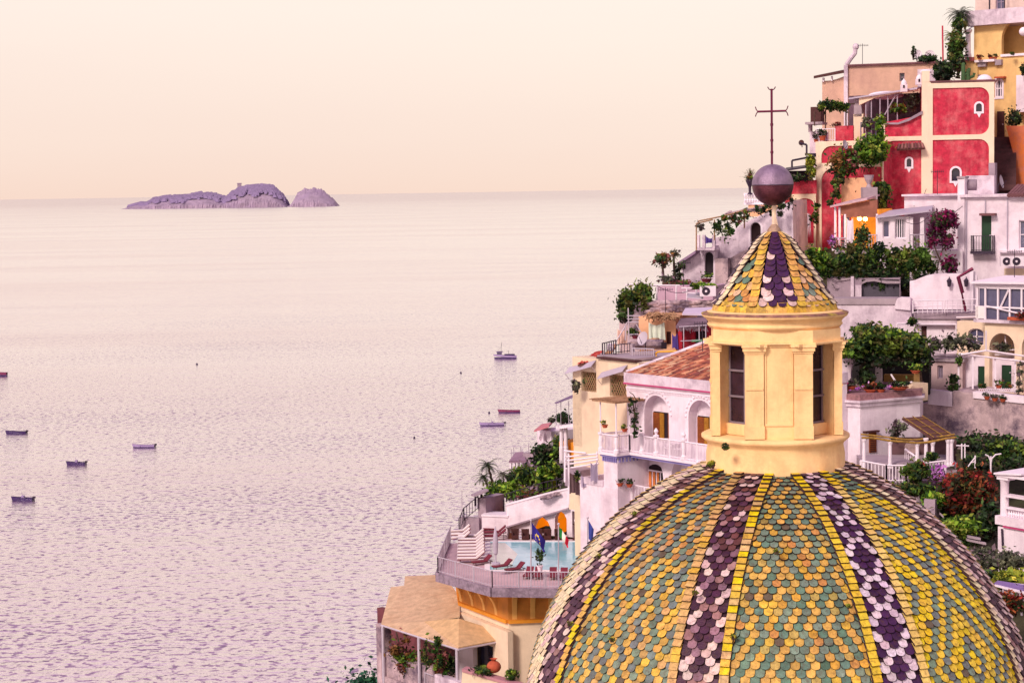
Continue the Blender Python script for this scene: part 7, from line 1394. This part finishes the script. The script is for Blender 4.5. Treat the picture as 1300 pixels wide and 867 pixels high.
mb = MB(); f.box(mb, uu(1244), uu(1345), zz(405), zz(367), .0, .05); mb.build('veranda_glass', GLASS, av); mb = MB(); f.box(mb, uu(1241), uu(1252), zz(405), zz(390), .12, .2); mb.build('white_panel', STRIPE, av)
mb = MB(); mb.slab([f.P(uu(1238), zz(358), .5), f.P(uu(1345), zz(356), .5), f.P(uu(1345), zz(352), -3), f.P(uu(1240), zz(353), -3)], .12); mb.build('veranda_roof', TRIM, av); mb = MB(); f.box(mb, uu(1246), uu(1345), zz(405), zz(360), -3.2, -3); mb.build('veranda_back_wall', mat('lilac_wall', (178, 158, 190)), av)
mb = MB(); a, b, c, d_ = f.rect((1285, 403, 1340, 407)); f.box(mb, a, b, c, d_, .26, .5); mb.build('flower_box', CLAY, av); bush('red flowers and leaves in the trough of the glazed veranda', 1296, 400, 107.6, 16, 8, 260, 'red', .09, 'flowers', 'flowers')
mb = MB(); [mb.tube([f.P(uu(a), zz(b), -.5), f.P(uu(c), zz(d_), -.5)], .04, 4) for a, b, c, d_ in ((1257, 446, 1288, 444), (1257, 452, 1288, 450), (1270, 427, 1271, 440))]; mb.build('inner_rail', TRIM, av); bush('dusty plants seen through the round arch of the cream house', 1272, 440, 109.6, 26, 14, 360, 'grey', .11, 'plants', 'plants')
ga = FR(1221, 112.0, 1252, 111.3, 430); og = thing('garage_arch', 'grey wall with a shallow glazed arch behind dry foliage', 'wall', ga.P(1, W(1235, 450, 112).z)); HGA = [('e', 1229, 417, 1249, 438)]; block(og, 'wall', ga, (1215, 408, 1251, 450), 1, CREAM, HGA, .4, 1); window(og, ga, HGA[0], TRIM, GLASS, 2, 2)
ribbon('long dry mauve and red brown bushes between the terraces', [(1180, 438), (1195, 436), (1210, 434), (1225, 436), (1240, 442)], 110.3, [.45, .55, .6, .55, .4], 2200, 'grey', .12, name='bush', cat='bush', seed=71)
# house with green doors
f = FR(1180, 111.3, 1300, 108.6, 480); gd = thing('green_door_house', 'mauve grey terrace house with two dark green doors and a white pole pergola', 'house', f.P(1, W(1240, 560, 110).z)); uu = lambda x: f.uz(x, 480)[0]; zz = lambda y, x=1240: f.uz(x, y)[1]
HDD = [('r', 1241.5, 465, 1253.5, 495), ('r', 1271.5, 463.5, 1284, 495)]; HWn = [('r', 1190, 464, 1197, 481)]
block(gd, 'wall', f, (1178, 457, 1222, 512), 4, mat('warm_grey_render', (196, 166, 168), var=.2, streak=.6, patch=.5, dirt=(120, 96, 110)), HWn, .25, 1); window(gd, f, HWn[0], GREYW, GLASS, 2, 1); block(gd, 'door_wall', f.shift(-.6), (1220, 455, 1345, 512), 4, WHITE, HDD, .2, 1); [door(gd, f.shift(-.6), h_, GWOOD, .08) for h_ in HDD]
mb = MB(); f.pbox(mb, (1178, 455, 1224, 459), -4, .15); mb.build('roof_edge', CONC, gd); mb = MB(); r = random.Random(3); [mb.ball(W(r.uniform(1180, 1222), r.uniform(451, 456), 111.6), r.uniform(.15, .3), 6, 4, (1.8, .8, .4)) for _ in range(30)]; tag(mb.build('stone_heap', CONC), 'pale rubble scattered on the flat roof above the small grey window', 'rubble')
mb = MB(); [mb.tube([W(a, b, 108.2), W(c, d_, 107.9)], .055, 5) for a, b, c, d_ in ((1217, 449, 1300, 459), (1216, 451, 1252, 445), (1235, 453, 1235, 494), (1263.5, 454, 1263.5, 494), (1289, 457, 1289, 499), (1217, 450, 1217, 495), (1218, 495, 1240, 497), (1252, 445, 1300, 452), (1252, 446, 1252, 420))]; mb.build('pergola_frame', TRIM, gd)
f = FR(1176, 108.2, 1300, 104.8, 520); rs = thing('stone_terrace_wall', 'high stained mauve stone retaining wall with a white coping and row of pots', 'wall', f.P(1, W(1240, 570, 106).z)); polywall(rs, 'wall', f, [(1168, 560), (1168, 512), (1210, 515), (1210, 496), (1238, 499), (1238, 505), (1345, 516), (1345, 570), (1168, 570)], [], STONE, 3.4)
polywall(rs, 'white_parapet', f, [(1236, 505), (1236, 497), (1262, 499), (1345, 509), (1345, 517)], [], WHITE, .5, .1); polywall(rs, 'white_patch', f, [(1179, 513), (1179, 494), (1209, 497), (1209, 516)], [], WHITE, .3, .08)
for i, (px, py, pal, lb) in enumerate(((1253, 509, 'grey', 'first terracotta pot from the left on the white coping, with a spiky plant'), (1263, 511, 'grey', 'second pot on the white coping, agave leaves spreading'), (1273, 512, 'dark', 'third and smallest pot on the white coping'), (1284, 513.5, 'bright', 'fourth pot on the white coping, bright green plant'), (1296, 515, 'dark', 'fifth pot on the white coping at the right edge'))): pot(lb, px, py - 2, 105.4, 8, 4, 6, pal, CLAY, 110, group='terracotta pots on the white coping', size=.08)
ribbon('cypress like dark bush left of the white pole pergola', [(1209, 498), (1209, 486), (1210, 474)], 107.6, [.5, .45, .25], 700, 'dark', .12, name='bush', cat='bush', seed=73); ribbon('flowering vine winding up the right pergola pole', [(1293, 498), (1295, 482), (1293, 468), (1296, 458)], 107.2, [.35, .3, .25, .2], 420, 'grey', .09, seed=74); bush('green hanging plant on the left pergola pole', 1217, 457, 107.8, 9, 16, 240, 'mid', .1, 'plant', 'plant')
for i, (px, py, lb) in enumerate(((1247, 497, 'leafy plant below the left green door'), (1268, 493, 'bushy reddish plant between the two green doors'), (1280, 497, 'white edged plant below the right green door'))): pot(lb, px, py, 107.4, 8, 4, 8, 'mix', CLAY, 120, size=.09)
o = thing('lattice_railing', 'little white lattice railing beneath the green doors', 'railing', W(1250, 500, 107.2)); mb = MB()
for i in range(20): x = 1242 + 50 * i / 20; mb.tube([W(x, 498, 107.1), W(x + 2.5, 493, 107.1)], .022, 4); mb.tube([W(x + 2.5, 498, 107.1), W(x, 493, 107.1)], .022, 4)
mb.build('lattice', TRIM, o)
# ================================================================ vine covered pergola and planted roof terrace
f = FR(1062, 106.6, 1180, 105.0, 480); vp = thing('vine_pergola_house', 'white arched garden room under a huge green vine with planted roof terrace', 'house', f.P(1, W(1110, 510, 106).z)); uu = lambda x: f.uz(x, 480)[0]; zz = lambda y, x=1110: f.uz(x, y)[1]
HVN = [('a', 1080, 450, 1106, 494)]; block(vp, 'arch_wall', f, (1064, 446, 1094, 496), .5, WHITE, [], .4, 1) if False else polywall(vp, 'arch_wall', f, [(1064, 496), (1064, 457), (1078, 456), (1084, 450), (1092, 446), (1098, 447), (1092, 451), (1086, 456), (1082, 462), (1080, 472), (1080, 496)], [], WHITE, .5)
mb = MB(); f.pbox(mb, (1111, 462, 1119, 494), -.6, -.1); mb.build('white_post', WHITE, vp); mb = MB(); f.pbox(mb, (1160, 456, 1167, 486), -.6, -.1); mb.build('yellow_post', YEL, vp); block(vp, 'dark_room', f.shift(-2.5), (1062, 440, 1180, 500), 1, mat('deep_shade', (40, 34, 36), bump=0), ext=0)  # near-black back block: shade under the vine put into its colour
mb = MB(); f.pbox(mb, (1122, 476, 1160, 494), -2.4, -1.8); mb.build('yellow_bench_wall', mat('ochre_wall', (170, 130, 70)), vp)
m_ = 105 * MPP; o = thing('vine_canopy', 'huge dense green vine canopy spreading over the white arch and terrace', 'vine', W(1110, 490, 104.8)); mb = MB()
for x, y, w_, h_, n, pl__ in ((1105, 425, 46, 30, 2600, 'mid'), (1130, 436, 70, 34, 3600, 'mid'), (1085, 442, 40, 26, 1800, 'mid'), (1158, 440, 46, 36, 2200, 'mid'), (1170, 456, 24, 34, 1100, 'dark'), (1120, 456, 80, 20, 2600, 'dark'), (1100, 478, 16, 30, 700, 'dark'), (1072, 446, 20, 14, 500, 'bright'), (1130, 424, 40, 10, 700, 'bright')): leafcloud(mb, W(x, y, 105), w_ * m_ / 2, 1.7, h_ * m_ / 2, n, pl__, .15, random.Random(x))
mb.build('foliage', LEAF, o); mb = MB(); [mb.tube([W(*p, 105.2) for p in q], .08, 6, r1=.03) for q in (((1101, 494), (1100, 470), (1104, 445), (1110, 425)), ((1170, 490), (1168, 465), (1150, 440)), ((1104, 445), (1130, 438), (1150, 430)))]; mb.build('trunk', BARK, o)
f = FR(1062, 103.6, 1168, 101.6, 560)
wb = thing('white_block_house', 'plain white block house with a brick cornice and brown shuttered window', 'house', f.P(1, W(1110, 620, 102).z))
fl_ = FR(1062, 102.6, 1092, 101.2, 560); fr__ = FR(1092, 101.2, 1168, 103.2, 560)
PL = [(p.x, p.y) for p in (W(1030, 560, 103.2), W(1092, 560, 101.2), W(1168, 560, 103.2), W(1172, 560, 108), W(1030, 560, 108))]; zc = fr__.uz(1110, 515)[1]; z0 = fr__.uz(1110, 640)[1]; mb = MB(); mb.prism(ccw(PL), z0, zc); mb.build('wall', WHITE, wb)
def grow(pl_, k): return [(Vector((p[0], p[1])) + (Vector((p[0], p[1])) - Vector((sum(q[0] for q in pl_) / len(pl_), sum(q[1] for q in pl_) / len(pl_)))).normalized() * k) for p in pl_]
mb = MB(); mb.prism(ccw([tuple(v) for v in grow(PL, .12)]), zc, zc + .22); mb.prism(ccw([tuple(v) for v in grow(PL, .25)]), zc + .221, zc + .34); mb.build('cornice', WHITE2, wb); mb = MB(); mb.prism(ccw([tuple(v) for v in grow(PL, .1)]), zc + .341, zc + .66); mb.build('brick_parapet', mat('old_pink_brick', (170, 122, 128), var=.35, scale=6, patch=.4), wb)
HW_ = ('r', 1103, 549, 1112, 574); u, v, c, d_ = fr__.rect(HW_[1:5]); mb = MB(); fr__.box(mb, u, v, c, d_, .005, .05); wd = mb.build('window', WOOD, wb); mb = MB(); [fr__.box(mb, u + .05, v - .05, z, z + .05, .051, .07) for z in np.arange(c + .05, d_ - .05, .11)]; mb.build('shutter_slats', DWOOD, wd); mb = MB(); fr__.pbox(mb, (1099, 547, 1117, 549), .003, .25); mb.build('window_lintel', DWOOD, wb)
mb = MB(); mb.hexa([W(1152, 503, d) + Vector((0, 0, z)) for z in (-.5, .6) for d in (103, 104)] * 2) if False else None
block(wb, 'cream_tub_wall', FR(1157, 103.8, 1178, 104.4, 495), (1158, 487, 1178, 502), 1.2, CREAM, ext=.3)
for i, (px, py, w_, pal, lb) in enumerate(((1070, 502, 16, 'mix', 'leafy flowerpot cluster at the left end of the planted roof'), (1080, 498, 14, 'grey', 'grey spiky plant second along the planted roof'), (1105, 502, 16, 'red', 'reddish flowering plant in the middle of the planted roof'), (1118, 502, 12, 'dark', 'small dark plant right of the reddish one on the planted roof'), (1142, 499, 22, 'dark', 'wide dark green shrub on the planted roof'), (1162, 478, 12, 'bright', 'bright green plant standing in the cream tub'))): pot(lb, px, py - 4, 102.3, w_, 4, 9, pal, CLAY, 260, group='plants on the planted roof terrace', size=.1)
ribbon('long low row of dry flowers along the roof parapet', [(1068, 496), (1090, 494), (1115, 494), (1145, 491)], 103.6, .28, 1200, 'lilac', .08, name='flower_bed', cat='flowers', seed=77)
# white deckchair
o = thing('deck_chair', 'white folding deck chair leaning back on the planted roof', 'deck chair', W(1140, 488, 103.6)); mb = MB(); mb.tube([W(1131, 475, 103.6), W(1139, 488, 103.5)], .045, 5); mb.tube([W(1139, 488, 103.5), W(1158, 485, 103.5)], .05, 5); mb.tube([W(1131, 475, 104.2), W(1139, 488, 104.1), W(1158, 485, 104.1)], .045, 5); mb.build('frame', TRIM, o); mb = MB(); mb.hexa([W(1132, 476, 103.6), W(1139, 487, 103.6), W(1139, 487, 104.1), W(1132, 476, 104.1), W(1132.6, 475.5, 103.6), W(1139.6, 486.5, 103.6), W(1139.6, 486.5, 104.1), W(1132.6, 475.5, 104.1)]); mb.build('canvas', STRIPE, o)
# ================================================================ porch with a brown roof, balustrade, garden
po = thing('garden_porch', 'garden porch on white columns with brown slatted roof and yellow reed edging', 'porch', W(1170, 610, 98)); mb = MB()
R0, R1_, R2_, R3_ = W(1145, 530.5, 100.5), W(1172, 528.5, 101.5), W(1212, 554, 98.5), W(1184, 556, 97.0); mb.slab([R0, R3_, R2_, R1_], .1); mb.build('roof', mat('brown_slats', (110, 70, 66), var=.3), po)
mb = MB(); up_ = Vector((0, 0, .05))
for k in (0.05, .5, .95): mb.tube([R0.lerp(R1_, k) + up_, R3_.lerp(R2_, k) + up_], .025, 5)
for k in (.15, .5, .85): mb.tube([R0.lerp(R3_, k) + up_, R1_.lerp(R2_, k) + up_], .02, 5)
mb.build('roof_batten', mat('yellow_reed', (186, 142, 70), var=.5, scale=5), po)
mb = MB(); q = [W(x, y, 96.8) for x, y in ((1094, 555), (1110, 556.5), (1130, 559), (1150, 561.5), (1165, 562), (1180, 560), (1200, 557.5), (1214, 555))]; mb.tube([p + Vector((0, 0, rnd.uniform(-.04, .04))) for p in q], .06, 6); mb.tube([p + Vector((.1, .8, .05)) for p in q], .05, 6); mb.build('reed_edge', mat('yellow_reed', (206, 156, 50)), po)
for x, y0, y1 in ((1097, 557, 606), (1130, 560, 592), (1164.5, 562, 586), (1184, 561, 590), (1203.5, 558, 590), (1208, 558, 589), (1175.5, 556, 586)):
    p = W(x, y1 + 2, 96.9); zt_q = W(x, y0, 96.9).z; mb = MB(); mb.lathe([(.14, p.z), (.14, p.z + .12), (.1, p.z + .2), (.085, zt_q - .2), (.14, zt_q - .05), (.14, zt_q)], (p.x, p.y), 10); mb.build('column', TRIM, po)
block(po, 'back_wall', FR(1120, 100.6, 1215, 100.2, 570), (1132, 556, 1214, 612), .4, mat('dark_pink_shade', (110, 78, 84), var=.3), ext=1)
block(po, 'floor', FR(1095, 97.4, 1215, 97.0, 600), (1095, 588, 1215, 606), 3.2, CONC, ext=2)
mb = MB(); mb.tube([W(1149, 570, 97.5), W(1163, 580, 97.0)], .06, 6); [mb.tube([W(1149 + 14 * i / 6, 570 + 10 * i / 6, 97.4), W(1149 + 14 * i / 6, 582 + 4 * i / 6, 97.4)], .02, 4) for i in range(7)]; mb.build('stair_rail', TRIM, po)
b = W(1157, 568, 99.8); mb = MB(); mb.tube([b, b + Vector((0, -.05, 0))], .36, 18); tag(mb.build('rosette', mat('rosette_stone', (190, 160, 160), var=.4, scale=6)), 'round rosette ornament on the shaded porch wall', 'ornament')
rail(None, [W(1093, 606, 95.6), W(1125, 612, 95.2), W(1150, 612, 95.2), W(1200, 606, 95.6)], .85, TRIM, sp=.16, post=1.6, r=.03, name='balustrade', label='long white balustrade in front of the garden porch', cat='balustrade', top=.05)
block(None, 'terrace_footing', FR(1093, 95.9, 1200, 95.6, 620), (1090, 610, 1205, 625), 1.2, GREYW, ext=1); tag(bpy.data.objects['terrace_footing'], 'dark edged terrace base under the white balustrade', 'wall')
ribbon('olive grey climber on the wall left of the brown porch roof', [(1137, 556), (1138, 545), (1142, 538)], 100.3, [.7, .6, .4], 700, 'grey', .11, seed=81)
for a in ((1163, 598, 95.0, 40, 26, 1500, 'mid', 'leafy green orange tree in front of the white balustrade', .8), (1190, 602, 94.6, 22, 24, 700, 'lilac', 'lilac flowering bush beside the leafy tree at the balustrade', 0), (1184, 580, 96.4, 14, 14, 300, 'mid', 'small green plant inside the garden porch', 0), (1148, 622, 93.5, 44, 18, 900, 'mid', 'leafy shrubs along the base of the white balustrade', 0), (1212, 610, 95, 26, 16, 500, 'bright', 'bright green low shrub right of the balustrade', 0), (1255, 562, 101, 96, 22, 2600, 'dark', 'long dark green thicket at the foot of the stained stone wall', 0), (1280, 575, 99, 60, 34, 2600, 'mid', 'broad mid green shrubs at the right edge below the stone wall', 0), (1240, 588, 98, 44, 30, 1600, 'dark', 'dark shrub around the white forked garden posts', 0),
          (1290, 592, 95, 40, 24, 1200, 'dark', 'dark bush just above the white balcony house', 0), (1229, 626, 92, 74, 66, 5200, 'red', 'large rounded tree with dark red and orange green leaves', 1.0), (1176, 624, 93.5, 26, 22, 600, 'mid', 'green shrub in the dip beside the dome below the balustrade', 0), (1186, 634, 92, 30, 26, 1000, 'bright', 'bright green leafy shrub left of the red tree', 0), (1218, 668, 88, 50, 26, 1800, 'bright', 'yellow green hedge bush beneath the red tree', 0), (1256, 660, 90, 32, 46, 1800, 'dark', 'tall dark green shrub beside the white balcony house', 0), (1216, 690, 88.5, 30, 18, 700, 'mid', 'shaded shrub behind the edge of the dome', 0),
          (1246, 712, 83.5, 60, 34, 2000, 'grey', 'dusty grey green scrub below the white balcony house', 0), (1285, 712, 82, 40, 26, 1100, 'grey', 'mauve green scrub at the right edge under the balcony house', 0), (1284, 733, 79, 52, 20, 1400, 'olive', 'yellow olive bush near the lower right edge', 0), (1254, 738, 80, 40, 26, 1100, 'mid', 'green scrub bush beside the lower right awning', 0), (1240, 672, 90.5, 46, 40, 1400, 'dark', 'deep dark undergrowth below the red leaved tree', 0), (1205, 645, 94, 40, 44, 1500, 'dark', 'dark undergrowth between the terrace base and the red tree', 0)):
    bush(a[7], a[0], a[1], a[2], a[3], a[4], a[5], a[6], .14, 'tree' if a[8] else 'shrub', 'tree' if a[8] else 'shrub', None, trunk=a[8])
for px, lb in ((1222.5, 'white double garden post frame right of the porch'),): mb = MB(); [mb.tube([W(x, y0, 96), W(x2, y1, 96)], .035, 5) for x, y0, x2, y1 in ((1221, 583, 1221, 563), (1225, 581, 1225, 563), (1214, 565.5, 1230, 566))]; tag(mb.build('garden_post', TRIM), lb, 'post')
mb = MB(); q = [W(x, y, 95.5) for x, y in ((1251, 577), (1255, 579), (1257.5, 585), (1258, 600))]; mb.tube(q, .04, 6); mb.tube([W(x, y, 95.5) for x, y in ((1271, 576), (1264, 577), (1259, 582), (1258, 588))], .04, 6); mb.tube([W(1258, 579, 95.5), W(1258, 600, 95.5)], .04, 6); tag(mb.build('forked_post', TRIM), 'white forked post with curved arms among the shrubs', 'post')
mb = MB(); [mb.tube([W(*a, 95), W(*b, 95)], .035, 5) for a, b in (((1229, 592), (1239, 579)), ((1238, 594), (1238, 578)), ((1232, 587), (1238, 586)))]; tag(mb.build('stair_handrail', TRIM), 'short white slanted handrail left of the forked post', 'handrail')
# white balcony house at the right edge
f = FR(1266, 86.5, 1300, 85.2, 650); bh = thing('balcony_house', 'white house with a thick pillar, balustrade and pink band at the right edge', 'house', f.P(1, W(1280, 720, 86).z)); uu = lambda x: f.uz(x, 650)[0]; zz = lambda y, x=1280: f.uz(x, y)[1]
p = f.P(uu(1271.5), 0, -.2); z0_, z1_ = zz(667), zz(606); mb = MB(); mb.lathe([(.23, z0_), (.22, z0_ + .1), (.19, z0_ + .2), (.19, z1_ - .3), (.24, z1_ - .15), (.24, z1_)], (p.x, p.y), 20); mb.build('column', WHITE, bh, True)
mb = MB(); f.box(mb, uu(1265.5), uu(1345), zz(606), zz(602), -.5, .1); f.box(mb, uu(1266), uu(1280), zz(610), zz(606) - .002, -.45, .05); mb.slab([f.P(uu(1265), zz(602) + .02, .2), f.P(uu(1300), zz(598), .2), f.P(uu(1300), zz(596), -3), f.P(uu(1265), zz(600), -3)], .08); mb.build('beam', TRIM, bh)
mb = MB(); f.box(mb, uu(1276), uu(1345), zz(631), zz(628), -.35, .05); f.box(mb, uu(1276), uu(1345), zz(632), zz(606), -2.2, -2.0) ; mb.build('rail_top', WHITE, bh); mb = MB(); f.box(mb, uu(1276), uu(1345), zz(646), zz(644), -.3, .0); 
n = 22
for i in range(n): u = uu(1277) + (uu(1345) - uu(1277)) * (i + .5) / n; q = f.P(u, 0, -.15); a_, b_ = zz(656), zz(646); mb.lathe([(.04, a_), (.075, a_ + (b_ - a_) * .35), (.035, a_ + (b_ - a_) * .6), (.06, a_ + (b_ - a_) * .85), (.05, b_)], (q.x, q.y), 8)
mb.build('balustrade', TRIM, bh); mb = MB(); f.box(mb, uu(1276), uu(1345), zz(644), zz(631), -2.2, -2.1); mb.build('balcony_back_wall', GREYW, bh)
mb = MB(); f.box(mb, uu(1265.5), uu(1345), zz(667), zz(656), -3, .12); f.box(mb, uu(1267), uu(1345), zz(760), zz(670), -3, 0); mb.build('wall', WHITE, bh); mb = MB(); f.box(mb, uu(1275), uu(1345), zz(669.8), zz(667.1), -3, .1); mb.build('pink_band', PLINE, bh); mb = MB(); mb.tube([f.P(uu(1274), zz(672), .1), f.P(uu(1274.5), zz(697), .06)], .05, 6); mb.build('drainpipe', DGREY, bh)
# striped awning roof near the bottom right, planks
mb = MB(); mb.slab([W(1262, 742, 76.5), W(1300, 752, 75.2), W(1300, 741, 77.5), W(1268, 737.5, 78)], .06); o = thing('striped_awning', 'white and violet striped awning at the lower right edge beside the dome', 'awning', W(1280, 760, 76.5)); mb.build('canvas', TRIM, o); mb = MB()
for k in (.2, .45, .7): a = W(1262, 742, 76.5).lerp(W(1268, 737.5, 78), k) + Vector((0, 0, .02)); b = W(1300, 752, 75.2).lerp(W(1300, 741, 77.5), k) + Vector((0, 0, .02)); mb.tube([a, b], .06, 4)
mb.build('stripe', mat('violet_stripe', (120, 96, 150)), o); 
for x, y in ((1264, 743), (1297, 751)): mb = MB(); mb.tube([W(x, y, 76.6), W(x, y + 30, 76.6)], .05, 5); mb.build('post', LGREY, o)
bush('dark dry undergrowth under the striped awning beside the dome', 1282, 764, 75, 46, 30, 1100, 'red', .12)
for i, (a, b, lb) in enumerate((((1229, 681), (1245, 684), 'pale wooden plank upper of three lying behind the dome edge'), ((1228, 685), (1252, 690), 'pale wooden plank longest of three lying behind the dome edge'), ((1194, 652), (1198, 656), 'short pale plank stub beside the dome edge'))): mb = MB(); p, q = W(*a, 86), W(*b, 85.8); mb.hexa([v + w_ for w_ in (Vector((0, 0, -.06)), Vector((0, 0, .04))) for v in (p, q, q + Vector((0, .2, 0)), p + Vector((0, .2, 0)))]); tag(mb.build('plank', CONC), lb, 'plank', 'planks behind the dome')
block(None, 'grey_shed', FR(1172, 91.5, 1190, 91.2, 645), (1173, 634, 1187, 660), 1, GREYW, ext=1); tag(bpy.data.objects['grey_shed'], 'small grey shed wall poking out above the dome edge below the terrace', 'shed')
# ================================================================ roof clutter: aerials and cables
def aerial(label, px, py, d, h=1.6, m=DGREY):
    b = W(px, py, d); o = thing('tv_aerial', label, 'aerial', b); mb = MB(); mb.tube([b, b + Vector((0, 0, h))], .022, 5); mb.build('mast', m, o); mb = MB(); t = b + Vector((0, 0, h * .92)); mb.tube([t - Vector((.45, .1, 0)), t + Vector((.45, .1, 0))], .014, 4)
    for k in range(7): c = t + Vector((-.42 + .14 * k, -.1 + .033 * k, 0)); l = .22 - .015 * k; mb.tube([c - Vector((0, l, .05)), c + Vector((0, l, .05))], .009, 4); mb.tube([c - Vector((0, 0, l * .6)), c + Vector((0, 0, l * .6))], .009, 4)
    mb.build('antenna', m, o); return o
for a in (('thin television aerial on the pink tan house roof near the chimney pipe', 1095, 83, 145), ('television aerial on the white house roof left of the chimney stack', 1190, 247, 124), ('television aerial on the glazed veranda roof at the right edge', 1288, 352, 110), ('television aerial above the peach house by the thatched eave', 845, 399, 114), ('television aerial on the mauve terrace house behind the lantern roof', 868, 364, 119), ('television aerial on the roof of the palazzo ridge', 892, 446, 101)): aerial(*a)
def cable(label, pts, r=.018):
    mb = MB(); P = []
    for (a, b) in zip(pts, pts[1:]):
        a, b = W(*a), W(*b)
        for k in range(9): t = k / 8; P.append(a.lerp(b, t) - Vector((0, 0, .35 * math.sin(math.pi * t))))
    mb.tube(P, r, 4); return tag(mb.build('cable', DGREY), label, 'cable')
cable('slack overhead cable in front of the white house wall', [(1150, 282, 121.5), (1182, 272, 121.4), (1222, 262, 120.5)])
cable('cable running down the red house corner to the white roof', [(1176, 240, 129), (1160, 262, 125)])
cable('cable sagging between the poles over the mauve terrace', [(834, 363, 117), (884, 366, 116.6)])
# weed tufts between the dome tiles
for i, (px, py, dd_, lb) in enumerate(((760, 706, 36.8, 'trailing dry weed on the left side of the dome across the cream tiles'), (883, 752, 35.2, 'small moss tuft in the left middle field of the dome'), (777, 811, 35.5, 'dark moss tuft low in the left field of the dome'), (1077, 768, 34.6, 'moss tuft beside the yellow edging right of the middle field'))): bush(lb, px, py, dd_, 8, 6, 70, 'olive', .03, 'weed', 'weed', dep=.07)
